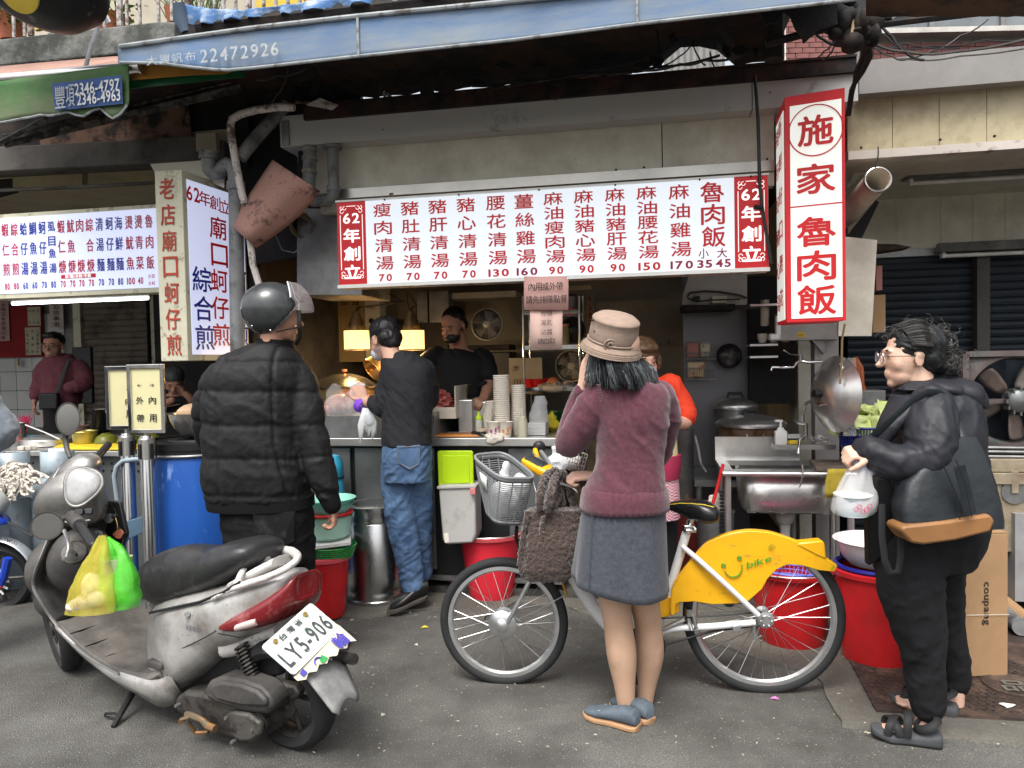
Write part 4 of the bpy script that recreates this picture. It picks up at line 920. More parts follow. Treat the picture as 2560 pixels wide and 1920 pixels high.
def vessel(name,label,cat,px,d,z,r,h,mat,flare=1.0,rim=True,inside=None,n=36,parts=(),py=1080,group=None,base=.75):
 c_=kv(px,d,z,py);t=thing(name,label,cat,c_,0,group)
 prof=[(r*base*(.95+.05*k),0)if k==0 else(r*(base+(1-base)*(k/8)**(.6 if flare>1 else 1)),h*k/8)for k in range(9)]
 mb=MB();mb.shell(prof,c_,n,th=.004);mb.B('body',mat,t)
 if rim:mb=MB();mb.torus(c_+Z*h,r,.004 if r<.2 else .006,n=n,m=6);mb.B('rim',mat,t)
 if inside:mb=MB();mb.L([(0,0),(r*.9,0),(r*.7,.02),(0,.03)],c_+Z*h*.65,n);mb.B('contents',inside,t)
 return t
vessel('steel_pot','yellowish steel pot with ladles on the yellow mat','pot',212,.4,LZ+.02,.085,.085,M('yellowed_steel',(.45,.38,.12),.3,.8),base=.9)
vessel('steel_pan','wide flat steel pan on the left counter behind the soap bars','pan',125,.45,LZ,.19,.05,m_steel,base=.95)
mb=MB();mb.L([(.19,0),(.17,.015),(.02,.03),(0,.03)],kv(125,.45,LZ+.052),40);one('pan_lid','dark shallow lid resting on the wide pan','lid',mb,m_std)
vessel('utensil_can','grey can with red characters holding utensils on the left counter','can',44,.35,LZ,.055,.17,m_std,base=.98)
mbl=MB();column(mbl,'宏喜',kv(45,.29,LZ+.12),kv(45,.29,LZ+.06),U,Z,.035,.04,.01);one('can_lettering','red characters printed on the utensil can','lettering',mbl,m_tdred,sm=False)
ck=thing('straw_bundle','bunch of pink straws standing behind the utensil can','straws',kv(60,.5,LZ+.1))
mb=MB()
for i in range(30):
 q=kv(56+ru(-6,6),.5,LZ+.08);mb.cyl(q,q+VC((ru(-.02,.06),ru(-.02,.02),ru(.1,.15))),.003,n=5)
mb.B('straws',M('pink_straw',(.6,.05,.14),.4),ck,kind='stuff')
vessel('teal_tub','small teal tub beside the pan on the left counter','tub',74,.6,LZ,.05,.05,m_teal,base=.9)
lad=thing('long_ladle','long steel ladle lying across the wide pan','ladle',kv(110,.4,LZ+.08))
mb=MB();mb.T([PF(64,1062,.3),PF(110,1080,.3),PF(150,1098,.3)],.006,8);mb.B('handle',m_steel,lad)
for k,(x,lb)in enumerate(((52,'left'),(66,'middle'),(78,'right'))):
 mb=MB();mb.box(kv(x,.14+.02*k,LZ+.015),(.045,.05,.03),Matrix.Rotation(.3*k,3,'Z'));one('soap_bar','off-white soap bar on the left counter, %s of three'%lb,'soap',mb,m_cloth,bv=.004)
m_bowl=M('black_bowl',(.012,.012,.012),.35);m_olive=M('olive_bowl',(.14,.15,.02),.35)
for k in range(10):
 c_=kv(250,.55,LZ+.05+k*.019);mb=MB();mb.shell([(.035,0),(.05,.01),(.062,.035)],c_,24,th=.004)
 one('black_bowl','black bowl in the tall stack behind the left notice frame','bowl',mb,m_bowl,'stacked black bowls')
for px,lb in((262,'olive bowl upside down below the black bowl stack'),(318,'olive bowl upside down between the two stanchion signs'),(370,'olive bowl upside down left of the blue barrel')):
 c_=kv(px,.42,LZ+.02);mb=MB();mb.L([(.082,.0),(.08,.01),(.065,.045),(.04,.062),(.03,.064),(.03,.07),(0,.07)],c_,28);one('olive_bowl',lb,'bowl',mb,m_olive)
mb=MB()
for i in range(14):q=kv(242+i*3.4,.56,LZ+.24);mb.box(q,(.008,.05,.03))
one('napkin_stack','white napkins on top of the black bowl stack','napkins',mb,m_cup,sm=False)
vessel('steel_bowl','small steel tin behind the scooter mirror','tin',200,.9,LZ,.07,.10,M('rusty_tin',(.25,.14,.1),.5),base=.95)
fh=thing('film_heap','heap of lavender plastic film on the table behind the barrel','plastic film',kv(450,1.2,.84))
rows=[]
for j in range(9):
 rows.append([])
 for i in range(22):
  u_=uf(405,1000,.95)+i*.028;d_=.95+j*.06;e=msin(mpi*min(1,max(0,i/21)))*msin(mpi*(j/8))
  rows[-1].append(W(u_,d_,.84+e*(.16+.05*noise.noise(VC((i*.5,j*.6,0))))))
mb=MB();mb.grid(rows);mb.B('film',M('lavender_film',(.30,.31,.46),.25,var=.3,ns=9),fh,solid=.002)
mb=MB();mb.fbox(uf(405,1000,.9),uf(500,1000,.9),.9,1.5,.78,.84);one('film_table','narrow table holding the plastic film heap','table',mb,m_std,sm=False)
# - blue barrel, bowl
bc_=kv(497,-.22,.0,1300);br=thing('blue_barrel','scratched blue plastic barrel with black lid beside helmeted man','barrel',bc_)
BH=P(497,1102,bc_.y).z;rB=.285
mb=MB();mb.L([(0,0),(rB*.93,0),(rB*.98,.03),(rB,.10),(rB,BH*.46),(rB*1.0,BH-.10),(rB*.97,BH-.07),(rB*.97,BH-.03),(0,BH-.03)],bc_,56);mb.B('body',m_blueb,br)
mb=MB();mb.L([(rB*.98,BH-.055),(rB*1.03,BH-.05),(rB*1.03,BH-.03),(rB*1.05,BH-.028),(rB*1.05,BH+.012),(rB*1.0,BH+.02),(rB*.93,BH+.018),(rB*.92,BH+.006),(rB*.55,BH+.008),(rB*.52,BH+.018),(0,BH+.018)],bc_,56);mb.B('lid',m_blk,br)
mb=MB();mb.torus(bc_+Z*(BH-.06),rB*1.01,.009,n=56,m=6);mb.B('clamp_ring',m_std,br)
bw_=thing('mixing_bowl','steel mixing bowl on the blue barrel lid holding pale dough','bowl',bc_+Z*(BH+.02))
q=P(497,1100,bc_.y-.02);q.z=BH+.02
mb=MB();mb.shell([(.05,0),(.09,.02),(.13,.06),(.155,.11),(.165,.15),(.175,.153)],q,44,th=.003);mb.B('bowl',m_steel,bw_)
mb=MB();mb.ell(q+VC((-.02,0,.15)),(.10,.09,.06));mb.ell(q+VC((.03,.02,.17)),(.07,.07,.05));mb.ell(q+VC((-.06,-.04,.15)),(.05,.05,.04));mb.B('dough',M('pale_dough',(.62,.42,.26),.6,var=.15,ns=12),bw_)
# - stanchions with framed notices
m_ss=M('brushed_post',(.55,.55,.54),.25,1.0,var=.12,ns=3,stretch=(1,1,.2))
def stanchion(px,Y,py_top,fr,label,texts):
 b=P(px,1300,Y);b.z=.012;t=thing('stanchion_post',label,'stanchion',b)
 zt__=P(px,py_top,Y).z
 mb=MB();mb.L([(0,0),(.16,0),(.155,.015),(.04,.03),(.0385,.04),(.0385,zt__-.02),(.03,zt__),(0,zt__+.004)],b,32);mb.B('post',m_ss,t)
 mb=MB();mb.L([(.0425,0),(.0425,.11),(.038,.115),(.02,.125),(.012,.13),(.012,.17)],b+Z*(zt__-.13),32);mb.B('head',m_steel,t)
 for a in(-2.0,-.6,1.0):
  mb=MB();mb.box(b+VC((mcos(a)*.046,msin(a)*.046,zt__-.085)),(.014,.02,.085),Matrix.Rotation(a,3,'Z'));mb.B('belt_clip',m_blk,t,bv=.003)
 x0,y0,x1,y1=fr;a=P(x0,y0,Y-.02);e=P(x1,y1,Y-.02);cx=(a.x+e.x)/2;cz=(a.z+e.z)/2;w_,h_=e.x-a.x,a.z-e.z
 fn=t
 rt=Matrix.Rotation(R(-5),3,'Z');ex_=rt@VC((1,0,0));ey_=rt@VC((0,1,0));c0_=VC((cx,Y-.02,cz));bw=.022
 for dx,dz,sw,shh in((-w_/2+bw/2,0,bw,h_),(w_/2-bw/2,0,bw,h_),(0,h_/2-bw/2,w_-2*bw-.001,bw),(0,-h_/2+bw/2,w_-2*bw-.001,bw)):
  mb=MB();mb.box(c0_+ex_*dx+Z*dz,(sw,.02,shh),rt);mb.B('frame',m_chrome,fn,sm=False,bv=.002)
 mb=MB();mb.box(c0_+ey_*.003,(w_-2*bw+.002,.006,h_-2*bw+.002),rt);pp=mb.B('paper',m_papery,fn,sm=False)
 mbl=MB()
 for(ch_,fx_,fz_,sz)in texts:
  lay(mbl,ch_,c0_+ex_*(fx_*w_)+Z*(fz_*h_)-ey_*.003,ex_,Z,sz,sz if ch_ not in '←→'else sz*.55,.004)
 mbl.B('lettering',m_tblack,pp,sm=False)
stanchion(325,4.32,1088,(261,916,352,1072),'steel stanchion post behind, holding the half hidden framed eat-in notice',[('←',.2,.13,.028),('內',.2,-.06,.045),('用',.2,-.26,.045)])
stanchion(374,4.12,1094,(315,912,418,1082),'steel stanchion post in front, holding the framed eat-in and takeaway notice',[('←',-.18,.2,.026),('→',.16,.2,.026),('外',-.18,-.02,.042),('帶',-.18,-.28,.042),('內',.16,-.02,.042),('用',.16,-.28,.042)])
ht=thing('hand_truck','grey hand truck with bent tube frame behind the stanchions','hand truck',P(330,1500,4.45))
mb=MB();mb.T([P(x,y,4.28)for x,y in((372,1148),(340,1148),(308,1152),(292,1166),(286,1190),(292,1240),(304,1330),(312,1460),(316,1560))],.014,10);mb.B('frame_tube',m_gas,ht)
mb=MB();a=P(312,1305,4.2);e=P(360,1290,4.2);mb.prism([a,e,P(360,1330,4.2),P(314,1352,4.2)],VC((0,.03,0)));mb.B('cross_plate',M('slate_blue_plate',(.08,.14,.20),.5),ht,bv=.003)
mb=MB();mb.box(P(350,1560,4.35),(.3,.2,.02));mb.B('toe_plate',m_std,ht,sm=False)
# - middle stall counter
kc=thing('shop_counter','stainless counter with steel cabinet doors along the soup stall','counter',kv(1000,0,0),-AF)
uk0,uk1=uf(700,1100,0),uf(1400,1100,0)
mb=MB();mb.fbox(uk0,uk1,0,.75,KZ-.05,KZ);mb.B('counter_top',m_steel,kc,sm=False,bv=.005)
mb=MB();mb.fbox(uk0,uk1,.06,.70,.12,KZ-.051);mb.B('carcass',m_blk,kc,sm=False)
for x0,x1 in((748,874),(886,1000),(1003,1084),(1270,1390)):
 mb=MB();mb.fb(x0,x1,1121,1420,.035,.02,1000);mb.B('door',m_greysheet,kc,sm=False,bv=.003)
mb=MB();mb.fbox(uk0,uk1,.05,.66,.09,.12);mb.B('plinth',m_std,kc,sm=False)
mb=MB();mb.T([PF(857,1195,.02),PF(852,1200,.0),PF(852,1270,.0),PF(857,1280,.02)],.008,6);mb.B('handle',m_steel,kc)
tr=thing('steel_trough','raised stainless trough on the counter with trays of meat','trough',kv(950,.1,KZ),-AF)
ut0,ut1=uf(705,1060,.0),uf(1080,1060,0);TZ=FL(900,1040,0).z
mb=MB();mb.fbox(ut0,ut1,.0,.012,KZ+.001,TZ);mb.B('front_panel',m_duct if 0 else m_std,tr,sm=False)
mb=MB();mb.prism([W(ut1,.0,KZ+.001),W(ut1,.72,KZ+.001),W(ut1,.72,TZ+.10),W(ut1,0,TZ)],U*.012);mb.B('side_panel',m_std,tr,sm=False)
mb=MB();mb.fbox(ut0,ut1,.012,.72,KZ+.002,TZ-.04);mb.B('tray_bed',m_steel,tr,sm=False)
mb=MB();mb.cyl(PF(904,1098,-.003),PF(904,1098,.0),.006,n=8);mb.B('bolt',m_dark,tr)
m_traw=M('white_tray',(.66,.60,.50),.45,var=.05)
def tray(px0,px1,d0,d1,h,label,tilt=0):
 a,e=uf(px0,1000,d0),uf(px1,1000,d0);t=thing('plastic_tray',label,'tray',W(a,d0,TZ),-AF);z_=TZ-.03
 for(q0,q1,e0,e1)in((a,e,d0,d0+.006),(a,e,d1-.006,d1),(a,a+.006,d0+.0065,d1-.0065),(e-.006,e,d0+.0065,d1-.0065)):
  mb=MB();mb.fbox(q0,q1,e0,e1,z_,z_+(h if e0>d0+.01 or q0!=a or q1!=e else h*.35));mb.B('side',m_traw,t,sm=False,bv=.002)
 mb=MB();mb.fbox(a+.006,e-.006,d0+.006,d1-.006,z_,z_+.006);mb.B('base',m_traw,t,sm=False);return t
tray(880,985,.12,.62,.14,'white tray of dark braised meat behind the purple wristband')
tray(1030,1138,.12,.62,.20,'white tray of pink raw meat slices right of the man in jeans')
def heap(name,label,cat,px,d,z,rx,ry,h,n,sz,mats,py=1000):
 c_=kv(px,d,z,py);t=thing(name,label,cat,c_)
 mb=MB();mb.ell(c_,(rx*.9,ry*.9,h*.8),nu=20,nv=10);mb.B('mound',mats[0],t)
 for mt in mats:
  mb=MB()
  for i in range(n):
   a=ru(0,6.28);rr=math.sqrt(random.random());hh=h*(1-rr**2)**.5
   q=c_+VC((mcos(a)*rr*rx,msin(a)*rr*ry,hh));rot=Matrix.Rotation(ru(0,6),3,'Z')@Matrix.Rotation(ru(-.8,.8),3,'X')
   mb.ell(q,(sz*ru(.6,1.3),sz*.5,sz*.3),rot,6,4)
  mb.B('slices',mt,t,kind='stuff')
 return t
heap('braised_meat','mound of dark red braised meat in the left tray','meat',925,.35,TZ+.01,.11,.17,.10,130,.018,[M('braised_dark',(.13,.02,.01),.3,var=.4,ns=40),M('braised_red',(.30,.06,.02),.3,var=.4,ns=40)])
heap('raw_meat_slices','mound of pink raw meat slices in the right tray','meat',1092,.34,TZ+.01,.10,.2,.13,170,.022,[M('raw_pink',(.62,.24,.22),.35,var=.3,ns=40),M('raw_red',(.45,.08,.06),.35,var=.3,ns=40)])
pbag=thing('meat_bag','clear bag with pale raw meat on the trough left of the wristband','plastic bag',kv(860,.15,TZ))
mb=MB();
for(x,y,rx,rz)in((850,1012,.10,.07),(885,1005,.07,.08),(830,1020,.05,.05)):mb.ell(PF(x,y,.16),(rx,.09,rz),nu=20,nv=12)
mb.B('raw_meat',M('pale_raw_meat',(.52,.30,.27),.35,var=.2,ns=14,c2=(.62,.5,.45),c2amt=.4,c2s=12),pbag)
mb=MB();rows=[]
for j in range(9):
 rows.append([]);
 for i in range(15):
  x=815+(905-815)*i/14;y=1040-(60+22*msin(i*.45))*j/8;rows[-1].append(PF(x,y,.02+.05*j/8+.012*noise.noise(VC((i*.8,j*.8,1)))))
mb.grid(rows)
m_clear=M('clear_plastic',(.85,.85,.85),.12,alpha=.22,var=.02,bump=.4,bs=12,bdist=.02);mb.B('film',m_clear,pbag,ang=0)
lp=thing('lidded_pot','large aluminium pot with domed steel lid under the heat lamps','pot',kv(865,.55,TZ))
q=kv(862,.55,TZ);LZZ=FL(865,965,.55).z
mb=MB();mb.L([(0,-.05),(.19,-.05),(.2,.0),(.205,LZZ-TZ-.01),(0,LZZ-TZ-.01)],q,44);mb.B('body',M('golden_pot',(.42,.30,.14),.35,.7,var=.2),lp)
mb=MB();mb.L([(.225,-.012),(.232,-.004),(.225,.006),(.20,.018),(.15,.052),(.08,.078),(.03,.086),(0,.086)],VC((q.x,q.y,LZZ)),48);mb.B('lid',M('lid_steel',(.55,.50,.40),.22,.95,var=.1),lp)
mb=MB();mb.L([(.012,.08),(.012,.095),(.026,.1),(.024,.115),(0,.118)],VC((q.x,q.y,LZZ)),20);mb.B('knob',M('copper_knob',(.35,.15,.07),.3,.8),lp)
mb=MB();mb.shell([(.05,0),(.08,.04),(.085,.10)],PF(958,905,.5),28,VC((-.6,-.5,-.5)),.004);one('golden_ladle_pot','golden scoop pot tipped beside the face mask of man in jeans','pot',mb,M('golden_metal',(.55,.36,.14),.3,.8))
m_shade=M('glowing_lamp_shade',(.8,.62,.3),.6,var=.05,ns=4,emit=(1.0,.66,.22),es=.95)
m_brassd=M('sooty_brass',(.20,.14,.07),.45,.8,var=.4,ns=14,c2=(.03,.025,.02),c2amt=.45,c2s=9)
for px,lb in((892,'glowing heat lamp on the left above the lidded pot'),(1029,'glowing heat lamp on the right behind the man in jeans')):
 dd=.5;c_=PF(px,850,dd);t=thing('heat_lamp',lb,'lamp',c_);r_=.085;hh=.066
 mb=MB();mb.L([(r_,-hh),(r_,hh)],c_,40);f_=mb.f;mb.f=mb.f[:40];mb.m=mb.m[:40];mb.B('lamp_shade',m_shade,t)
 mb=MB();mb.torus(c_+Z*hh,r_,.004,n=40,m=6);mb.torus(c_-Z*hh,r_,.004,n=40,m=6);mb.B('rim',m_brassd,t)
 mb=MB();mb.L([(r_*.72,hh),(r_*.62,hh+.04),(r_*.34,hh+.105),(r_*.3,hh+.115),(r_*.3,hh+.125),(0,hh+.125)],c_,32);mb.B('cone',m_brassd,t)
 mb=MB();mb.ell(c_+Z*.01,(.025,.025,.035));mb.B('bulb',M('warm_bulb',(1,.8,.5),.4,emit=(1,.62,.25),es=14),t)
 ld=bpy.data.lights.new('heat_lamp_light','POINT');ld.energy=6;ld.color=(1,.66,.32);ld.shadow_soft_size=.03
 lo=bpy.data.objects.new('heat_lamp_light',ld);C.objects.link(lo);lo.location=c_-Z*.08
 mb=MB();mb.T([c_+Z*(hh+.12),c_+Z*(hh+.145)+U*.004,c_+Z*(hh+.16)+U*.03],.005,6);mb.B('hook',m_dark,t)
mb=MB();mb.T([PF(892,775,.5),PF(900,768,.5),PF(960,762,.5),PF(1012,752,.5)],.006,6);one('crooked_rod','thin crooked rod carrying the heat lamps','rod',mb,m_dark)
for w_ in([(892,738),(894,752),(892,776)],[(1020,730),(1018,750),(1028,790)],[(1025,735),(1040,760),(1042,800),(1060,806)],[(960,730),(985,742),(1012,756)]):
 mb=MB();mb.T([PF(x,y,.52)for x,y in w_],.003,5);one('lamp_wire','thin lamp wire hanging above the heat lamps','wire',mb,m_dark,'wires above the heat lamps')
ah=thing('extractor_hood','dull stainless extractor hood left of the menu sign','hood',kv(790,.1,1.9),-AF)
mb=MB();quad(mb,[(742,520),(742,738),(905,738),(905,520)],.06,.5);mb.B('hood',m_std,ah,sm=False,bv=.004)
wp=thing('wall_cabinet','dingy yellow cabinet with vent slots behind the left heat lamp','cabinet',kv(870,1.5,1.8),-AF)
mb=MB();mb.fb(838,905,725,905,1.5,.25,870);mb.B('body',M('dingy_yellow_paint',(.32,.22,.09),.6,var=.2),wp,sm=False)
for x0 in(853,880):
 for k in range(6):mb=MB();mb.fb(x0,x0+16,738+k*4.4,740.2+k*4.4,1.495,.004,x0);mb.B('vent_slot',m_blk,wp,sm=False)
wh=thing('water_heater','white wall heater with round dial behind the left heat lamp','heater',kv(930,1.55,1.8),-AF)
mb=MB();mb.fb(906,948,722,905,1.55,.15,930);mb.B('body',m_beige,wh,sm=False,bv=.004)
mb=MB();q=PF(928,802,1.545);mb.cyl(q,q+V*.01,.022,n=20);mb.B('dial',m_dark,wh);
mbl=MB();word(mbl,'小廚家',PF(927,768,1.54),U,Z,.07,.03,0);mbl.B('lettering',m_tblack,wh,sm=False)
for x0,x1,lb in((1040,1068,'narrow grey electrical box left of the cook'),(1071,1121,'wide grey electrical box above the cook')):
 mb=MB();mb.fb(x0,x1,728,808,1.7,.15,x0);one('electrical_box',lb,'electrical box',mb,m_std,bv=.006)
mb=MB();mb.fbox(uf(930,900,2.0),uf(1120,900,2.0),2.0,2.03,.8,FL(1000,812,2).z);one('dark_splashboard','dark greasy splashboard behind the heat lamps','board',mb,M('greasy_board',(.05,.035,.022),.5,var=.3),sm=False)
mb=MB();mb.T([PF(x,y,1.6)for x,y in((795,855),(830,850),(860,862),(880,850))],.012,8);mb.T([PF(838,850,1.58),PF(838,895,1.58)],.010,8);one('gas_tap','black gas pipe with a yellow tap on the far wall','tap',mb,m_brassd)
def fan(name,label,px,py,r,d,mat,hubmat,blades=5,guard=36,tilt=(0,0)):
 c_=PF(px,py,d);t=thing(name,label,'fan',c_);ax=(-V+VC((tilt[0],0,tilt[1]))).normalized();x,y,a=frame_from(ax)
 mb=MB()
 mb.torus(c_,r,.007,ax,48,6);mb.torus(c_+ax*.02,r*.55,.002,ax,40,4)
 for k in range(guard):
  an=2*mpi*k/guard;e=x*mcos(an)+y*msin(an);e2=x*mcos(an+.25)+y*msin(an+.25)
  mb.T([c_+ax*.035+e*r*.2,c_+ax*.03+e.lerp(e2,.5)*r*.6,c_+e2*r],.0018,3)
 mb.B('guard',mat,t,kind='stuff')
 mb=MB();mb.L([(0,.04),(r*.2,.036),(r*.22,.02),(0,.01)],c_,24,ax);mb.B('hub',hubmat,t)
 for k in range(blades):
  an=2*mpi*k/blades;rows=[]
  for q in(.15,.5,.88):
   rows.append([c_+(x*mcos(an+w)+y*msin(an+w))*r*q+ax*(-.02+.03*w)for w in(-.3,0,.3,.5)])
  mb=MB();mb.grid(rows);mb.B('blade',hubmat,t,solid=.002)
 mb=MB();mb.L([(r*.97,-.04),(r*.8,-.07),(r*.3,-.09),(0,-.09)],c_,32,ax);mb.B('rear_guard',m_dark,t)
 return t
m_fang=M('fan_grey',(.30,.30,.30),.4,.3);m_fanb=M('fan_beige',(.42,.38,.30),.5);m_fanw=M('fan_dark_blade',(.05,.05,.055),.4)
fan('wall_fan','grey round fan on the shelf behind the cook',1217,811,.125,1.5,m_fang,m_fang,5,44)
fan('desk_fan','beige desk fan on the lower rack left of the woman in the hat',1428,915,.125,1.65,m_fanb,m_fanb,5,40)
fan('desk_fan','black fan high on the rack beside the pink notices',1432,825,.10,1.6,m_fanw,m_fanw,5,30)
mb=MB();mb.fb(1170,1272,862,875,1.5,.3,1220);one('fan_shelf','dark shelf under the grey round fan','shelf',mb,m_dark,sm=False)
mb=MB();mb.fb(1172,1275,880,1010,1.55,.3,1220);one('dark_appliance','black appliance under the fan shelf','appliance',mb,m_blk,sm=False,bv=.01)
mb=MB();mb.fb(1120,1290,730,745,1.8,.3,1200);one('wall_shelf','beige wall shelf above the grey round fan','shelf',mb,m_beige,sm=False)
pc=thing('painted_sheet','pale sheet with brush marks taped to the rack','sheet',PF(1330,930,1.5),-AF)
mb=MB();mb.fb(1272,1355,895,985,1.5,.006,1300);mb.B('sheet',m_wallb,pc,sm=False)
mbl=MB();column(mbl,'水川',PF(1290,920,1.49),PF(1292,955,1.49),U,Z,.06,.05,.0);mbl.B('brush_marks',m_tblack,pc,sm=False)
rk=thing('wire_rack','chrome wire rack loaded with pots and baskets behind the notices','rack',PF(1380,1000,1.35),-AF)
for x,d_ in((1306,1.3),(1322,1.7),(1447,1.3),(1456,1.7)):
 mb=MB();a=PF(x,740,d_);b=VC((a.x,a.y,.06));mb.cyl(b,a,.011,n=10);mb.B('post',m_chrome,rk)
for y in(785,873,978,1075):
 mb=MB();z_=FL(1380,y,1.3).z;a,e=uf(1306,y,1.3),uf(1450,y,1.3)
 for dd in(1.3,1.7):mb.fbox(a,e,dd,dd+.008,z_,z_+.03)
 for k in range(24):uu=a+(e-a)*k/23;mb.fbox(uu,uu+.003,1.308,1.7,z_+.012,z_+.016)
 mb.B('wire_shelf',m_chrome,rk,sm=False)
zS=[FL(1380,y,1.3).z+.02 for y in(785,873,978,1075)]
vessel('stock_pot','steel stock pot on top of the wire rack','pot',1425,1.5,zS[0],.09,.12,m_std,base=.97)
mb=MB();mb.L([(.095,.12),(.06,.14),(0,.145)],kv(1425,1.5,zS[0]),28);one('pot_lid','steel lid on the stock pot on the rack','lid',mb,m_std)
mb=MB();mb.fb(1400,1428,770,785,1.32,.1,1400);one('crimson_box','crimson box at the edge of the top rack shelf','box',mb,m_sred,sm=False)
ob=thing('oil_bottle','clear oil bottle with pink cap on the middle rack shelf','bottle',kv(1417,1.35,zS[1]))
mb=MB();mb.L([(0,0),(.03,0),(.03,.14),(.028,.15),(0,.15)],kv(1417,1.35,zS[1]),20);mb.B('body',M('oil_glass',(.30,.26,.12),.2,alpha=.75),ob)
mb=MB();mb.cyl(kv(1417,1.35,zS[1]+.15),kv(1417,1.35,zS[1]+.17),.03);mb.B('cap',M('salmon_cap',(.6,.2,.15),.5),ob)
vessel('red_basket','red plastic basket on the rack left of the beige fan','basket',1342,1.45,zS[2],.10,.07,m_red,base=.8)
mb=MB();mb.ell(kv(1385,1.4,zS[2]+.04),(.05,.05,.045));one('orange_bag','orange bag between red basket and beige fan','bag',mb,M('orange_bag_skin',(.5,.16,.07),.6))
heap('garlic_heap','heap of pale garlic on the rack shelf under the beige fan','garlic',1395,1.36,zS[2],.16,.08,.05,50,.02,[M('garlic',(.5,.45,.40),.6,var=.2,ns=20)])
vessel('green_basket','green plastic basket on the lowest rack shelf','basket',1375,1.4,zS[3],.11,.11,m_dgreen,base=.8)
vessel('dark_red_bowl','dark red bowl on the lowest rack shelf right of the green basket','bowl',1438,1.4,zS[3],.08,.1,M('dark_red_plastic',(.20,.02,.015),.4),base=.8)
mb=MB()
for k in range(5):a=PF(1420,716+k*2.5,.6);mb.cyl(a,PF(1477,714+k*2.0,.7),.0025,n=5)
one('bamboo_sticks','bundle of bamboo sticks sticking out right of the pink notice','sticks',mb,M('bamboo',(.5,.4,.22),.6))
rs2=thing('red_couplet','narrow paper strip with red characters on the beige wall','paper strip',PF(1476,780,2.38),-AF)
mb=MB();mb.fb(1467,1485,738,808,2.37,.004,1470);mb.B('paper',m_oldcream,rs2,sm=False)
mbl=MB();column(mbl,'梨山高麗菜',PF(1476,746,2.36),PF(1476,800,2.36),U,Z,.045,.045,.01);mbl.B('lettering',m_tdred,rs2,sm=False)
mb=MB();mb.T([PF(1672,848,2.36),PF(1672,856,2.34),PF(1668,858,2.34)],.004,5);one('wall_hook','small dark hook on the beige kitchen wall','hook',mb,m_dark)
def cups(px,d,n,r,h0,label,grp,tilt=0,step=.0125):
 t=thing('cup_stack',label,'cups',kv(px,d,KZ),0);c_=kv(px,d,KZ+.002)
 for k in range(n):
  mb=MB();q=c_+Z*(k*step)+U*tilt*k*step
  mb.L([(r*.78,h0-.03 if k else 0),(r*.98,h0-.004),(r*1.04,h0),(r*1.0,h0+.003),(r*.9,h0-.01),(0,h0-.02)],q,24)
  mb.B('paper_cup',m_cup,t)
 return t
cups(1254,.10,22,.048,.10,'tallest stack of upturned paper cups beside the rack',0)
cups(1296,.16,17,.044,.10,'right stack of paper cups next to the clear plastic bag',0)
cups(1219,.18,10,.044,.09,'short leaning stack of paper cups left of the tallest stack',0,.25)
m_print=M('orange_print',(.7,.25,.08),.5)
for px,d_,mt,lb in((1233,.02,M('purple_print',(.4,.08,.25),.5),'single paper cup with purple print on the counter edge'),(1263,.03,m_print,'single paper cup with orange print on the counter edge')):
 t=thing('paper_cup',lb,'cup',kv(px,d_,KZ));mb=MB();mb.shell([(.030,0),(.042,.09),(.045,.093)],kv(px,d_,KZ+.001),28,th=.002);mb.B('body',m_cup,t)
 mb=MB();c_=kv(px,d_,KZ);
 for(w0,z0_,w1,z1_)in((.3,.02,.9,.03),(.5,.035,.8,.06),(-.3,.03,.1,.05),(1.0,.05,1.2,.07)):
  rows=[[c_+VC((mcos(-1.9+w)*(.0315+.13*z_),msin(-1.9+w)*(.0315+.13*z_),z_))for w in np.linspace(w0,w1,5)]for z_ in(z0_,z1_)]
  mb.grid(rows)
 mb.B('print',mt,t)
sb=thing('squeeze_bottle','squeeze bottle with lime cap beside the steel container','bottle',kv(1196,.12,KZ))
mb=MB();mb.L([(0,0),(.022,0),(.022,.09),(.018,.1),(0,.1)],kv(1196,.12,KZ),20);mb.B('body',M('milky_plastic',(.55,.55,.48),.35,alpha=.8),sb)
mb=MB();mb.L([(.02,.1),(.02,.115),(.008,.13),(.004,.15),(0,.15)],kv(1196,.12,KZ),16);mb.B('cap',m_lime,sb)
sb=thing('squeeze_bottle','cloudy squeeze bottle in front of the right cup stack','bottle',kv(1305,.06,KZ))
mb=MB();mb.L([(0,0),(.028,0),(.030,.02),(.030,.09),(.022,.12),(.012,.125),(.010,.15),(.004,.17),(0,.17)],kv(1305,.04,KZ),22);mb.B('body',M('cloudy_bottle',(.55,.53,.40),.3,alpha=.82),sb)
sc_=thing('steel_container','square steel container beside the cups with a small handle','container',kv(1175,.3,KZ),-AF)
mb=MB();mb.fb(1145,1180,1000,1080,.2,.2,1160);mb.B('box',m_steel,sc_,sm=False,bv=.004)
mb=MB();mb.fb(1182,1232,1005,1075,.28,.2,1200);mb.B('box',m_steel,sc_,sm=False,bv=.004)
mb=MB();mb.T([PF(1165,996,.2),PF(1170,965,.25),PF(1180,960,.35)],.009,8);mb.B('tap',m_chrome,sc_)
wk=thing('frying_pan','small pan with black handle in front of the cook','pan',PF(1180,970,.5))
mb=MB();mb.shell([(.06,0),(.09,.04)],PF(1150,985,.55),24,th=.004);mb.B('pan',m_std,wk)
mb=MB();mb.cyl(PF(1182,975,.5),PF(1215,955,.45),.012,n=10);mb.B('handle',m_blk,wk)
mb=MB();mb.prism([kv(1076,.02,KZ+.002),kv(1195,.02,KZ+.002),kv(1175,.18,KZ+.002),kv(1080,.16,KZ+.002)],Z*.012);one('cutting_board','orange cutting board lying at the counter edge','cutting board',mb,m_orange,bv=.004)
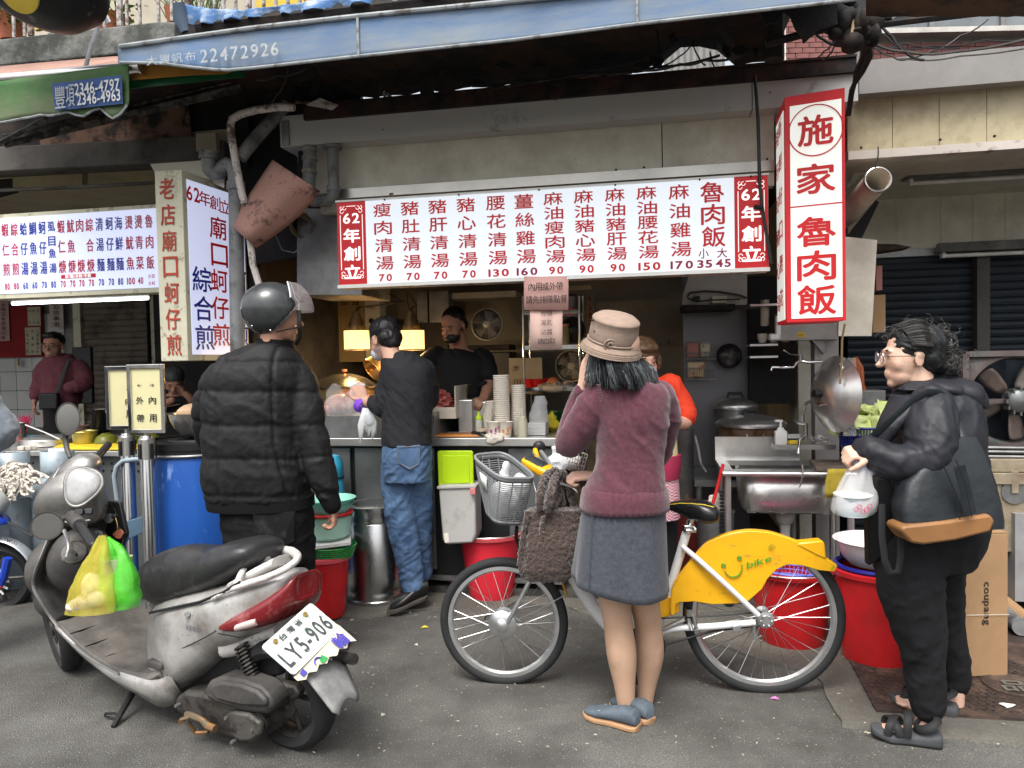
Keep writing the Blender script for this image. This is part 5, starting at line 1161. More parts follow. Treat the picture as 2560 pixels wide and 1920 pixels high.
kn=thing('kitchen_knife','dark knife lying on the orange cutting board','knife',kv(1150,.1,KZ+.02));mb=MB();mb.box(kv(1150,.12,KZ+.022),(.16,.025,.004),Matrix.Rotation(-.3,3,'Z'));mb.B('blade',m_std,kn,sm=False);mb=MB();mb.box(kv(1195,.08,KZ+.024),(.09,.02,.014),Matrix.Rotation(-.3,3,'Z'));mb.B('handle',m_blk,kn,bv=.003)
def crumple(name,label,cat,px,d,z,rx,rz,mat,seed=0,ry=None):
 c_=kv(px,d,z);mb=MB();mb.ell(c_,(rx,ry or rx*.7,rz),nu=28,nv=18)
 mb.v=[tuple(VC(p)+(VC(p)-c_)*(.55*noise.noise((VC(p)-c_)*(1.6/rx*.9)+VC((seed,0,0)))+.25*noise.noise((VC(p)-c_)*(5/rx*.6)+VC((seed,3,0)))))for p in mb.v]
 return one(name,label,cat,mb,mat,ang=0)
crumple('dish_cloth','crumpled cream dish cloth hanging at the counter edge','cloth',1232,-.01,KZ-.0,.06,.035,m_cloth,1)
crumple('dish_cloth','small tan cloth behind the printed cups','cloth',1208,.1,KZ+.03,.04,.022,M('tan_cloth',(.42,.33,.24),.9),4)
crumple('yellow_gloves','bunched yellow rubber gloves near the rack','gloves',1375,.35,KZ+.06,.05,.05,M('yellow_rubber',(.62,.5,.02),.45),7)
cbg=thing('bag_of_bags','clear plastic bag standing open on the counter right of the cups','plastic bag',kv(1340,.2,KZ),0)
mb=MB();rows=[]
for j in range(12):
 t=j/11;w_=.062*(1-.55*t**2);rows.append([])
 for i in range(20):
  a=2*mpi*i/19;q=kv(1343,.2,KZ+.005+.23*t)+VC((mcos(a)*w_+.02*t,msin(a)*w_*.7,0));q+=VC((noise.noise(q*22),noise.noise(q*22+VC((5,0,0))),0))*.018;rows[-1].append(q)
mb.grid(rows);mb.B('film',M('milky_bag',(.62,.62,.62),.25,alpha=.5,var=.1),cbg,ang=0)
mb=MB();
for k in range(9):mb.fbox(uf(1318,1000,.13),uf(1362,1000,.13),.13,.28,KZ+.004+k*.008,KZ+.010+k*.008)
mb.B('container_stack',m_white,cbg,sm=False)
wb=thing('wire_basket','chrome wire basket with takeaway packs hanging at the counter end','basket',PF(1420,1140,-.25))
mb=MB();n=12
for k in range(6):
 z_=k/5;ring=[PF(x,y,d_)for x,y,d_ in((1378+8*z_,1170-45*z_-10,-.3),(1455+14*z_,1195-50*z_-10,-.3),(1465+14*z_,1165-50*z_,.0),(1390+5*z_,1145-42*z_,.0))]
 mb.T(ring,.0028,5,closed=True)
for k in range(14):
 t=k/13;a=PF(1378,1160,-.3).lerp(PF(1455,1185,-.3),t);b=PF(1386,1115,-.3).lerp(PF(1469,1135,-.3),t);mb.T([a,b],.002,4)
mb.B('wire',m_chrome,wb,kind='stuff')
mb=MB();mb.ell(PF(1425,1150,-.18),(.06,.05,.05));mb.B('packs',m_foam,wb)
lb_=thing('storage_bin','pale grey storage bin with lime lid leaning against the counter','bin',PF(1140,1290,-.08),-AF)
mb=MB();quad(mb,[(1093,1130),(1097,1127),(1178,1127),(1182,1131),(1184,1215),(1096,1216)],-.1,.02);mb.B('lid',m_lime,lb_,bv=.004)
mb=MB();quad(mb,[(1104,1139),(1172,1139),(1174,1208),(1106,1208)],-.104,.004);mb.B('lid_panel',m_lime,lb_,bv=.002)
mb=MB();quad(mb,[(1096,1220),(1186,1217),(1190,1335),(1182,1358),(1115,1362),(1106,1350)],-.16,.16);mb.B('body',m_greyp,lb_,bv=.012)
mb=MB();quad(mb,[(1092,1216),(1190,1213),(1190,1220),(1092,1223)],-.17,.18);mb.B('rim',m_greyp,lb_,bv=.003)
mb=MB();quad(mb,[(1109,1334),(1121,1332),(1122,1356),(1112,1357)],-.163,.002);mb.B('sticker',m_cup,lb_,sm=False)
mb=MB();mb.box(PF(1182,1228,-.18),(.03,.02,.035));mb.B('clip',M('pink_clip',(.6,.2,.2),.5),lb_,bv=.003)
pb=PG(1150,1475,.012);mb=MB();mb.L([(0,.0),(.085,.0),(.082,.03),(.07,.28),(.065,.29),(0,.29)],VC((pb.x,pb.y+.08,.012)),32);one('upturned_bin','faded pink bin standing upside down under the grey storage bin','bin',mb,m_pinkp)
def bucket(label,px,py,rt,rb_,h,mat,rimmat=None,handle=True,hmat=None,cat='bucket',name='red_bucket',hang=1):
 b=PG(px,py,.012);b.y+=rb_*.8;t=thing(name,label,cat,b)
 prof=[(rb_+(rt-rb_)*k/8,h*k/8)for k in range(9)];prof[0]=(rb_-.006,0)
 mb=MB();mb.shell(prof,b,48,th=.004);mb.B('body',mat,t)
 mb=MB();mb.L([(rt-.001,h-.025),(rt+.012,h-.02),(rt+.013,h),(rt-.001,h+.004),(rt-.001,h-.025)],b,48);mb.B('rim',rimmat or mat,t)
 if handle:
  x_=VC((mcos(hang),msin(hang),0));y_=VC((-x_.y,x_.x,0));pts=[]
  for k in range(17):
   a=mpi*k/16;pts.append(b+Z*(h-.01+.02*msin(a))+x_*((rt+.014)*mcos(a))-y_*((rt+.03)*msin(a)))
  mb=MB();mb.T(pts,.0035,6);mb.B('handle',hmat or m_std,t)
  for s in(-1,1):mb=MB();mb.box(b+x_*s*(rt+.016)+Z*(h-.01),(.035,.035,.03));mb.B('ear',rimmat or mat,t,bv=.008)
 return t,b
m_redsoft=M('bright_red_plastic',(.72,.03,.05),.35,var=.08,ns=4)
bucket('bright red bucket with wire handle behind the front bicycle wheel',1228,1500,.185,.135,.38,m_redsoft,m_redlight,True,m_steel,hang=.2)
t,b_=bucket('large red bucket holding a blue sieve behind the rear bicycle wheel',2003,1620,.20,.155,.36,m_red,m_red,True,m_steel,hang=.3)
BZ=.38
sv=thing('sieve_basket','blue sieve basket sunk in the large red bucket','basket',b_+Z*BZ)
m_sieve=M('blue_sieve',(.12,.14,.55),.4);mb=MB();mb.torus(b_+Z*(BZ-.02),.165,.008,n=40,m=6);mb.B('rim',m_sieve,sv)
mb=MB()
for k in range(5):mb.torus(b_+Z*(BZ-.035-k*.018),.16-k*.012,.0025,n=36,m=4)
for k in range(40):a=2*mpi*k/40;e=VC((mcos(a),msin(a),0));mb.T([b_+Z*(BZ-.02)+e*.163,b_+Z*(BZ-.11)+e*.11],.0022,3)
mb.B('mesh_wall',m_sieve,sv,kind='stuff');mb=MB();mb.L([(0,0),(.12,0),(.12,.02),(0,.025)],b_+Z*(BZ-.12),32);mb.B('red_dish',m_sred,sv)
t,b2=bucket('tall red tub by the sandals with white basin on top',2222,1672,.175,.145,.42,m_red,m_red,False)
mb=MB();mb.torus(b2+Z*.435,.168,.011,n=44,m=8)
for k in range(44):a=2*mpi*k/44;e=VC((mcos(a),msin(a),0));mb.T([b2+Z*.44+e*.172,b2+Z*.41+e*.165],.004,4)
one('sieve_basket','dark blue sieve rim between the red tub and white basin','basket',mb,M('deep_blue_plastic',(.01,.015,.22),.4))
wbn=thing('white_basin','white plastic basin nested on the red tub by the sandals','basin',b2+Z*.45)
mb=MB();mb.shell([(.11,0),(.14,.03),(.165,.09),(.172,.11),(.182,.113)],b2+Z*.44,44,th=.003);mb.B('body',M('off_white_basin',(.72,.68,.68),.4),wbn)
# - steel bin, basins and jug by the jeans man
tcb=PG(930,1515,.012);tcb.y+=.17;tc_=thing('steel_bin','tall galvanised steel bin with lid left of the man in jeans','bin',tcb)
hb=P(930,1262,tcb.y).z
mb=MB();mb.L([(0,0),(.165,0),(.167,.02),(.163,.025),(.165,.06),(.163,.065),(.166,.08),(.166,hb-.10),(.163,hb-.095),(.166,hb-.07),(.163,hb-.05),(.167,hb-.04),(.167,hb-.02),(0,hb-.02)],tcb,48,(0,0,1),1.12,1.12);mb.B('body',m_ss,tc_)
mb=MB();mb.L([(.172,-.03),(.174,-.02),(.174,.0),(.165,.006),(.12,.01),(.115,.004),(0,.012)],tcb+Z*hb,48,(0,0,1),1.12,1.12);mb.B('lid',m_ss,tc_)
jg=thing('water_jug','blue water jug standing behind the basins','jug',kv(835,-.05,0));q=P(838,1290,4.42);q.z=.012;zj=P(838,1140,4.42).z
mb=MB();mb.L([(0,0),(.055,0),(.057,zj-.15),(.052,zj-.14),(.057,zj-.13),(.055,zj-.05),(.035,zj-.01),(0,zj)],q,28);mb.B('body',m_teal,jg)
mb=MB();mb.torus(q+Z*(zj-.14),.057,.006,n=28,m=6);mb.B('band',m_blk,jg)
t,b3=bucket('dark red tub under the stacked mint basins',812,1548,.125,.095,.34,m_red,m_redlight,False);
t,b4=bucket('pink rimmed red pail half hidden behind the helmeted man',752,1545,.10,.08,.28,m_red,m_redlight,False)
zt4=P(830,1395,b3 .y).z
vessel_c=VC((b3 .x+.03,b3 .y,0))
gb=thing('green_colander','green mesh colander on the dark red tub','colander',b3+Z*.33)
mb=MB();
for k in range(6):mb.torus(b3+VC((.03,0,.335+k*.012)),.115+.004*k,.004,n=36,m=4)
for k in range(50):a=2*mpi*k/50;e=VC((mcos(a),msin(a),0));mb.T([b3+VC((.03,0,.33))+e*.113,b3+VC((.03,0,.40))+e*.135],.0025,3)
mb.B('mesh_wall',m_green,gb,kind='stuff')
zf4=.405
mb=MB();mb.box(b3+VC((.01,-.01,zf4+.012)),(.26,.24,.022),Matrix.Rotation(.2,3,'Z')@Matrix.Rotation(-.06,3,'Y'));one('foam_board','white foam board between the green colander and the mint basins','foam board',mb,m_foam,bv=.004)
mb=MB();mb.box(b4+VC((.02,-.03,.30)),(.16,.2,.03),Matrix.Rotation(-.1,3,'Z')@Matrix.Rotation(-.25,3,'Y'));mb.box(b4+VC((.02,-.01,.335)),(.15,.19,.03),Matrix.Rotation(.1,3,'Z')@Matrix.Rotation(-.2,3,'Y'));one('foam_box','white foam pieces piled on the pink rimmed pail','foam',mb,m_foam,bv=.006)
cb_=b3+VC((.02,0,zf4+.03))
m_mintt=M('translucent_mint',(.42,.66,.54),.35,var=.04)
mt_=thing('mint_basin','lower deep mint basin in the stack by the steel bin','basin',cb_)
mb=MB();mb.shell([(.09,0),(.115,.02),(.125,.10),(.13,.125),(.142,.13)],cb_,44,th=.003);mb.B('body',m_mintt,mt_)
mb=MB();mb.torus(cb_+Z*.145,.128,.006,n=44,m=6);
for k in range(60):a=2*mpi*k/60;e=VC((mcos(a),msin(a),0));mb.T([cb_+Z*.15+e*.13,cb_+Z*.13+e*.118],.0028,3)
one('red_sieve','red sieve rim between the two mint basins','sieve',mb,m_sred)
mt_=thing('mint_basin','upper mint basin topmost of the stack by the steel bin','basin',cb_+Z*.15)
mb=MB();mb.shell([(.09,0),(.12,.02),(.135,.055),(.148,.06)],cb_+Z*.14,44,th=.003);mb.B('body',m_mint,mt_)
mb=MB();mb.shell([(.10,0),(.13,.03),(.143,.05),(.152,.054)],cb_+Z*.17,44,th=.003);mb.B('inner_basin',m_mint,mt_)
#  RIGHT PART OF THE MIDDLE STALL
mb=MB();mb.fb(1706,1868,690,1400,1.14,.03,1750);one('steel_wall_panel','grey steel wall panel behind the rice pots','panel',mb,M('kitchen_steel_dark',(.13,.13,.14),.35,.6,var=.15,ns=2),sm=False)
hd=thing('white_hood_box','smoky white box hood with cable loop above the rice pots','hood',PF(1780,730,.9),-AF)
mb=MB();quad(mb,[(1722,690),(1868,685),(1868,762),(1705,762),(1708,735)],.85,.2);mb.B('box',M('smoky_white',(.38,.37,.33),.5,var=.2,ns=3),hd,sm=False)
mb=MB();mb.fb(1704,1838,762,776,.8,.25,1760);mb.B('dark_shelf',m_dark,hd,sm=False)
mb=MB();mb.T([PF(x,y,.83)for x,y in((1718,742),(1725,732),(1760,728),(1800,730),(1850,738),(1866,745))],.007,6);mb.T([PF(x,y,.82)for x,y in((1718,745),(1740,754),(1780,750),(1850,748))],.005,6);mb.B('cable',m_blk,hd)
mb=MB();mb.fb(1734,1750,740,752,.82,.03,1740);mb.B('plug',m_blk,hd,bv=.003)
mb=MB();mb.fb(1780,1817,740,758,.82,.03,1790);mb.B('switch_box',m_oldcream,hd,bv=.003)
cd=thing('wire_caddy','wall wire caddy with pink and cream packets','caddy',PF(1750,900,.95),-AF)
mb=MB()
for y in(858,880,897,920,948):
 mb.T([PF(1713,y,1.0),PF(1713,y,.92),PF(1790,y,.92),PF(1790,y,1.0)],.003,5)
for k in range(14):x=1713+k*5.9;mb.T([PF(x,880,.92),PF(x,897,.92)],.002,4);mb.T([PF(x,920,.92),PF(x,948,.92)],.002,4)
mb.B('wire',m_std,cd,kind='stuff')
for(x0,x1,y0,y1,mt,lb)in((1716,1748,855,895,m_pinkp,'pink packet in the upper left of the wall caddy'),(1750,1776,855,893,m_oldcream,'cream packet in the upper right of the wall caddy'),(1718,1762,905,945,M('snack_bag',(.55,.42,.25),.4,c2=(.5,.05,.04),c2amt=.4,c2s=14),'red and cream snack bag in the lower wall caddy')):
 mb=MB();mb.fb(x0,x1,y0,y1,.94,.05,x0);one('food_packet',lb,'packet',mb,mt,bv=.012)
wl_=thing('round_wok_lid','black round wok lid hanging beside the wall caddy','lid',PF(1822,890,.95))
mb=MB();mb.L([(.085,0),(.08,.01),(.05,.028),(.015,.035),(.015,.055),(0,.055)],PF(1823,890,.98),36,-V);mb.B('lid',M('worn_black_metal',(.05,.05,.05),.3,.6,var=.4),wl_)
def pot(px,py,d,r,h,label,matb,lidm,handle=False):
 z_=FL(px,py,d).z;c_=kv(px,d,z_,py);t=thing('rice_pot',label,'pot',c_)
 mb=MB();mb.L([(0,-h),(r*.93,-h),(r*.95,-.02),(r,0),(r,.005)],c_,48);mb.B('body',matb,t)
 mb=MB();mb.L([(r*1.05,-.015),(r*1.07,.0),(r*1.04,.012),(r*.8,.035),(r*.4,.055),(0,.06)],c_,48);mb.B('lid',lidm,t)
 mb=MB();mb.T([c_+Z*.055-U*.05,c_+Z*.085-U*.04,c_+Z*.085+U*.04,c_+Z*.055+U*.05],.011,8);mb.B('lid_handle',m_blk,t)
 if handle:
  q=c_-V*(r*.98)-Z*.05;mb=MB();mb.T([q-U*.05,q-U*.05-V*.02-Z*.01,q-U*.045-V*.025-Z*.04,q+U*.045-V*.025-Z*.04,q+U*.05-V*.02-Z*.01,q+U*.05],.006,6);mb.B('handle',m_steel,t)
 return t
m_riceb=M('stained_pot',(.20,.09,.035),.4,.4,var=.35,ns=6,c2=(.42,.36,.30),c2amt=.35,c2s=5,sharp=.35)
pot(1838,1015,.93,.135,.2,'rear steel rice pot with black lid handle',m_std,m_steel)
pot(1876,1058,.76,.21,.30,'big stained rice pot with silver lid behind the sink',m_riceb,m_steel,True)
st_=thing('stove_bench','dark steel stove bench under the rice pots','bench',kv(1880,.5,0),-AF)
mb=MB();mb.fbox(uf(1735,1100,.52),uf(2000,1100,.52),.52,1.1,.60,.64);mb.B('bench_top',m_std,st_,sm=False)
for x in(1745,1980):mb=MB();mb.cyl(kv(x,.55,.05),kv(x,.55,.6),.02);mb.B('leg',m_std,st_)
mb=MB();mb.L([(0,0),(.075,0),(.085,.5),(.09,.51),(0,.52)],kv(1700,.6,.45),32);one('tall_steel_pail','tall dim steel pail behind the woman in the red top','pail',mb,m_std)
mb=MB();mb.fbox(uf(1560,1300,.5),uf(1760,1300,.5),.5,.9,.05,.44);one('dark_red_cabinet','low dark red cabinet in the passage behind the bicycle','cabinet',mb,M('dark_red_paint',(.14,.015,.012),.6,var=.2),sm=False)
bt=thing('sauce_bottle','brown sauce bottle standing on the low red cabinet','bottle',kv(1712,.55,.45));mb=MB();mb.L([(0,0),(.022,0),(.022,.1),(.008,.13),(.008,.17),(0,.17)],kv(1712,.55,.45),18);mb.B('body',M('bottle_tan',(.22,.12,.06),.4),bt);mb=MB();mb.cyl(kv(1712,.55,.48),kv(1712,.55,.52),.0225,n=18);mb.B('bottle_label',m_cup,bt)
tcv=thing('trash_pail','grey trash pail with white rag beside the sink','pail',kv(1785,.2,.0))
mb=MB();mb.L([(0,.05),(.09,.05),(.11,.5),(.115,.52),(0,.52)],kv(1787,.18,0,1300),28);mb.B('body',m_std,tcv);
crumple('white_rag','white crumpled rag stuffed in the trash pail','rag',1783,.12,.56,.05,.06,m_cloth,11)
mb=MB();mb.T([PF(1808,1160,.05),PF(1797,1205,.04),PF(1782,1260,.03)],.010,8);one('red_broom','red broom handle leaning beside the sink leg','broom',mb,m_red)
mb=MB();mb.T([PF(1737,1090,.2),PF(1745,1120,.15),PF(1752,1160,.15),PF(1765,1180,.15)],.008,8);one('green_hose','dull hose curving beside the trash pail','hose',mb,m_pipe)
mb=MB()
for k in range(12):z_=FL(1800,1230+k*9,.05).z;q=PF(1808,1230+k*9,.05);mb.torus(q,.016,.006,n=14,m=5)
one('coil_spring_pole','black ribbed pole behind the saddle','pole',mb,m_blk)
# - sink
SZ=FL(1960,1178,0).z
sk=thing('steel_sink','deep stainless sink on legs with white drain trap','sink',kv(1960,0,0),-AF)
us_0,us_1=uf(1806,1180,0),uf(2140,1180,0)
d1_=.48
mb=MB();mb.fbox(us_0,us_1,-.01,.06,SZ-.03,SZ);mb.fbox(us_0,us_0+.06,.0601,d1_-.0601,SZ-.03,SZ);mb.fbox(us_1-.02,us_1,.0601,d1_-.0601,SZ-.03,SZ);mb.fbox(us_0,us_1,d1_-.06,d1_,SZ-.03,SZ);mb.B('rim',m_steel,sk,sm=False)
mb=MB();mb.cyl(W(us_0,-.012,SZ-.014),W(us_1,-.012,SZ-.014),.016,n=12);mb.B('front_roll',m_steel,sk)
mb=MB();b0,b1=uf(1853,1190,.04),us_1-.07
mb.loft([(W((b0+b1)/2,.25,SZ-.25),U*((b1-b0)/2*.88),V*.17),(W((b0+b1)/2,.25,SZ-.235),U*((b1-b0)/2*.94),V*.18),(W((b0+b1)/2,.245,SZ-.03),U*((b1-b0)/2),V*.20)],48,6.0,cap=False)
mb.add([W((b0+b1)/2+sx*(b1-b0)/2*.86,.25+sy*.165,SZ-.2495)for sx,sy in((-1,-1),(1,-1),(1,1),(-1,1))],[(0,1,2,3)])
mb.B('bowl',m_steel,sk,solid=.002)
mb=MB();mb.fbox(us_0,uf(2000,1100,d1_),d1_,d1_+.015,SZ-.03,FL(1880,1092,d1_).z);mb.B('backsplash',m_steel,sk,sm=False)
mb=MB();q=PF(1965,1300,.22);c_=W((b0+b1)/2,.22,0);mb.L([(.052,SZ-.255),(.05,SZ-.30),(.042,SZ-.33),(.03,SZ-.34),(.028,SZ-.40),(.02,SZ-.52),(0,SZ-.52)],VC((c_.x,c_.y,0)),24);mb.B('drain_trap',M('trap_plastic',(.55,.52,.48),.5),sk)
mb=MB()
for u_,d_ in((us_0+.03,.03),(us_1-.02,.03),(us_0+.03,d1_-.03),(us_1-.02,d1_-.03)):
 mb=MB();mb.cyl(W(u_,d_,.02),W(u_,d_,SZ-.03),.019,n=14);mb.B('leg',m_steel,sk);mb=MB();mb.cyl(W(u_,d_,.01),W(u_,d_,.05),.024,n=14);mb.B('foot',m_blk,sk)
mb=MB();mb.fbox(us_0+.03,us_1-.02,.02,.04,.18,.20);mb.B('brace',m_steel,sk,sm=False)
mb=MB();mb.T([PF(2005,1162,-.04),PF(2008,1180,-.045),PF(2004,1200,-.04),PF(2002,1212,-.035),PF(1998,1218,-.03)],.004,6);one('wire_hook','bent wire hook hanging from the sink front roll','hook',mb,m_steel)
mb=MB();mb.prism([W(uf(2038,1170,0),-.02,SZ+.003),W(us_1,-.02,SZ+.003),W(us_1,.28,SZ+.003),W(uf(2050,1170,0),.28,SZ+.003)],Z*.025);one('wooden_plank','worn dark plank bridging the right corner of the sink','plank',mb,M('worn_plank',(.12,.09,.07),.8,var=.3,ns=10,c2=(.4,.37,.33),c2amt=.3,c2s=10,stretch=(1,6,6)),bv=.004)
ty=thing('sponge_tray','steel tray with soap, brush, sponge over the sink','tray',kv(2000,.3,SZ),-AF)
tz_=FL(2000,1118,.32).z;mb=MB();mb.fb(1936,2090,1112,1124,.3,.12,2000);mb.B('tray',m_steel,ty,sm=False)
sp=thing('soap_dispenser','white pump soap bottle on the steel tray','soap bottle',kv(1952,.32,tz_));q=PF(1952,1111,.34)
mb=MB();mb.loft([(q,U*.034,V*.022),(q+Z*.005,U*.036,V*.024),(q+Z*.075,U*.036,V*.024),(q+Z*.088,U*.02,V*.018),(q+Z*.10,U*.016,V*.016)],24,5);mb.B('body',m_white,sp)
mb=MB();mb.cyl(q+Z*.1,q+Z*.135,.008);mb.box(q+Z*.14-U*.012,(.045,.018,.012));mb.B('pump',m_white,sp)
mb=MB();mb.box(PF(1985,1105,.33),(.07,.05,.025));one('sponge','yellow sponge on the steel tray','sponge',mb,m_yellow,bv=.005)
br_=thing('scrub_brush','scrub brush with white bristles on the yellow sponge','brush',PF(1985,1095,.33));mb=MB();mb.box(PF(1985,1098,.33),(.075,.04,.012));mb.B('back',m_blk,br_,bv=.003)
mb=MB()
for k in range(10):
 for j in range(3):q=PF(1971+k*3.2,1096,.32+j*.012);mb.cyl(q,q+Z*.026,.0028,n=5)
mb.B('bristles',m_white,br_,kind='stuff')
sw=thing('steel_wool','grey tangle of steel wool on the steel tray','steel wool',PF(2055,1095,.33));mb=MB()
for i in range(60):
 c_=PF(2055,1097,.34);p=[c_+VC((random.gauss(0,.028),random.gauss(0,.02),random.gauss(0,.014)))for _ in range(3)]
 pts=[p[0]+VC((mcos(k*.9),msin(k*.9)*.6,msin(k*.5)))*.012+(p[1]-p[0])*k/8 for k in range(9)];mb.T(pts,.0012,3)
mb.B('strands',m_steel,sw,kind='stuff')
fc=thing('wall_faucet','long-armed wall faucet with lever under the white lightbox','faucet',PF(2020,905,.35))
mb=MB();mb.T([PF(x,y,.35)for x,y in((2055,904),(2020,906),(2000,903),(1990,908),(1984,918),(1962,919),(1930,918),(1928,926))],.009,10);mb.cyl(PF(2001,905,.35),PF(2001,885,.35),.012);mb.B('spout',m_chrome,fc)
mb=MB();mb.T([PF(2001,888,.35),PF(1975,886,.33),PF(1957,874,.32)],[.009,.006,.012],8,flat=.4);mb.B('lever',m_chrome,fc)
fc=thing('sink_faucet','sink faucet with flexible steel hose over the tray','faucet',PF(2010,1080,.3))
mb=MB();mb.cyl(PF(2014,1100,.3),PF(2014,1058,.3),.013);mb.T([PF(2014,1090,.3),PF(1998,1100,.25),PF(1996,1133,.22)],.009,10);mb.B('spout',m_chrome,fc)
mb=MB();mb.T([PF(2012,1062,.3),PF(1995,1060,.28),(PF(1988,1050,.28))],.006,8);mb.B('lever',m_chrome,fc)
mb=MB();pts=[PF(x,y,d_)for x,y,d_ in((2008,1055,.3),(2006,1035,.28),(2014,1010,.2),(2030,1002,.1),(2050,1012,-.02),(2072,1010,-.06),(2090,985,-.07),(2102,955,-.08),(2108,930,-.08),(2100,905,-.07))]
dn=[]
for a,b in zip(pts,pts[1:]):dn+=[a.lerp(b,k/7)for k in range(7)]
mb.T(dn,[.0095 if k%2 else .0075 for k in range(len(dn))],10);mb.B('flexible_hose',m_chrome,fc)
wd=thing('propped_wok','large dented steel wok dome propped on edge beside the sink','wok',PF(2075,985,.0))
axw=VC((-.975,-.22,.04)).normalized();mb=MB();mb.L([(.200,0),(.207,.004),(.195,.012),(.165,.045),(.12,.078),(.06,.095),(0,.10)],PF(2092,985,.02),48,axw);mb.B('dome',m_steel,wd,solid=.002)
mb=MB();q=PF(2092,985,.02)+axw*.10;mb.L([(.0,0),(.02,.0),(.018,.02),(.026,.03),(.02,.042),(0,.045)],q,18,axw);mb.B('knob',m_blk,wd)
mb=MB();rows=[[PF(x,y,-.05+.02*noise.noise(VC((x*.1,y*.05,0))))for x in(2108,2118,2130,2140)]for y in(895,940,1000,1060,1090)];mb.grid(rows);o=one('clear_bag','clear plastic bag hanging at the wok rim','plastic bag',mb,m_clear,ang=0)
mb=MB();mb.box(PF(2118,972,-.07),(.03,.006,.04));one('blue_tape','piece of blue tape on the hanging clear bag','tape',mb,M('light_blue_tape',(.2,.38,.6),.5),sm=False)
bkc=kv(2165,.1,FL(2165,1125,.1).z);bk=thing('blue_basket','navy blue basket holding cabbage leaves beside the woman','basket',bkc)
m_bb=M('navy_basket',(.012,.02,.16),.4);h_b=.13
mb=MB();mb.shell([(.115,-.12),(.13,h_b*.3)],bkc,36,th=.004);mb.torus(bkc+Z*h_b,.143,.008,n=44,m=6);mb.torus(bkc+Z*h_b*.68,.140,.004,n=44,m=5)
for k in range(60):a=2*mpi*k/60;e=VC((mcos(a),msin(a),0));mb.T([bkc+e*.13+Z*.03,bkc+e*.142+Z*h_b],.0035,4)
mb.B('body',m_bb,bk)
m_cab=M('cabbage_leaf',(.52,.62,.16),.5,var=.15,ns=9,c2=(.70,.74,.42),c2amt=.45,c2s=10,sharp=.3)
cbt=thing('cabbage_leaves','torn pale green cabbage leaves heaped in the blue basket','cabbage',bkc+Z*h_b)
mbs=[]
for i in range(46):
 c_=bkc+VC((ru(-.11,.12),ru(-.08,.08),h_b+ru(-.02,.09)*(1 if i>20 else .4)));a=VC((random.gauss(0,.6),random.gauss(-.5,.5),ru(.3,1))).normalized();x,y,_=frame_from(a);s_=ru(.03,.06);rows=[]
 for j in range(6):
  rows.append([])
  for k in range(6):
   p,q=(j/5-.5)*2,(k/5-.5)*2;rr=math.hypot(p,q);rows[-1].append(c_+x*p*s_+y*q*s_+a*(s_*(.45*rr**2+.35*noise.noise(VC((p*2.2+i,q*2.2,i*.7)))*rr)))
 mb=MB();mb.grid(rows);mb.B('leaf',m_cab,cbt,solid=.0015,ang=0)
mb=MB();mb.grid([[PF(x+4*msin(y*.05),y,-.06+.01*msin(x*.2))for x in(2066,2076,2086,2096,2106,2114)]for y in(1172,1185,1200,1215,1230,1244)]);one('yellow_towel','mustard yellow towel hanging from the sink edge','towel',mb,m_yelcloth,solid=.004,ang=0)
cl=thing('steel_column','grey sheet steel column under the red edged lightbox','column',kv(2060,.35,0),-AF)
mb=MB();mb.fb(2036,2096,780,1400,.55,.12,2060);mb.B('post',m_greysheet if 0 else M('column_grey',(.33,.31,.30),.5,.2,var=.15),cl,sm=False)
mb=MB();mb.fb(1950,2096,780,850,.5,.2,2000);mb.B('crossbox',M('crossbox_grey',(.36,.34,.32),.5,.2,var=.15),cl,sm=False)
mb=MB();quad(mb,[(2030,851),(2060,885),(2062,851)],.52,.1);mb.B('gusset',m_std,cl,sm=False)
mb=MB();mb.fb(1993,2012,831,843,.495,.003,2000);s_=mb.B('yellow_sticker',m_yellow,cl,sm=False);mbl=MB();word(mbl,'施家',PF(2003,837,.49),U,Z,.03,.012,0);mbl.B('lettering',m_tblack,s_,sm=False)
mb=MB();mb.fb(1870,1985,690,1010,1.0,.05,1900);one('dark_alcove','dark alcove panel between rice pots and column','panel',mb,m_dark,sm=False)
for y,lb in((860,'upper'),(890,'lower'),(760,'topmost')):
 mb=MB();mb.fb(1875,1945,y,y+5,.6,.3,1900);one('wall_shelf','%s thin shelf right of the hanging wok lid'%lb,'shelf',mb,m_steel,sm=False)
for k in range(3):
 mb=MB();c_=PF(1935,858-k*0,.7)
 for j in range(4):mb.shell([(.02,0),(.032,.03)],c_+Z*(.005+j*.009)+U*(k-1)*.07,16,th=.002)
 one('cup_pile','small pile of white cups on the upper thin shelf','cups',mb,m_cup,'white cups on the thin shelf')
for i in range(14):
 mb=MB();mb.L([(.02,0),(.028,.012),(.03,.013)],PF(1912,815-i*4.6,.7),14);one('small_cup','small white cup in the tall narrow stack above the thin shelf','cup',mb,m_cup,'tall stack of small cups')
mb=MB();mb.fb(1940,1953,790,850,.35,.05,1945);mb.fb(1925,1950,835,850,.3,.1,1940);one('towel_holder','white plastic holder left of the grey column','holder',mb,m_white,bv=.006)
mb=MB();quad(mb,[(2100,590),(2193,600),(2179,840),(2096,840)],.10,.03);one('beige_side_board','plain beige board hanging right of the red edged lightbox','board',mb,m_beige,sm=False)
mb=MB();mb.fb(2181,2214,737,832,.5,.15,2190);one('cardboard_carton','upright cardboard carton right of the beige board','carton',mb,m_card,bv=.004)
mb=MB();mb.fb(2190,2206,664,726,.5,.1,2195);one('small_carton','small worn carton above the upright carton','carton',mb,m_pinkp,bv=.003)
mb=MB();mb.fb(2112,2215,976,1060,.6,.3,2150);one('steel_basin_box','dim steel box behind the cabbage basket','box',mb,m_std,bv=.006)
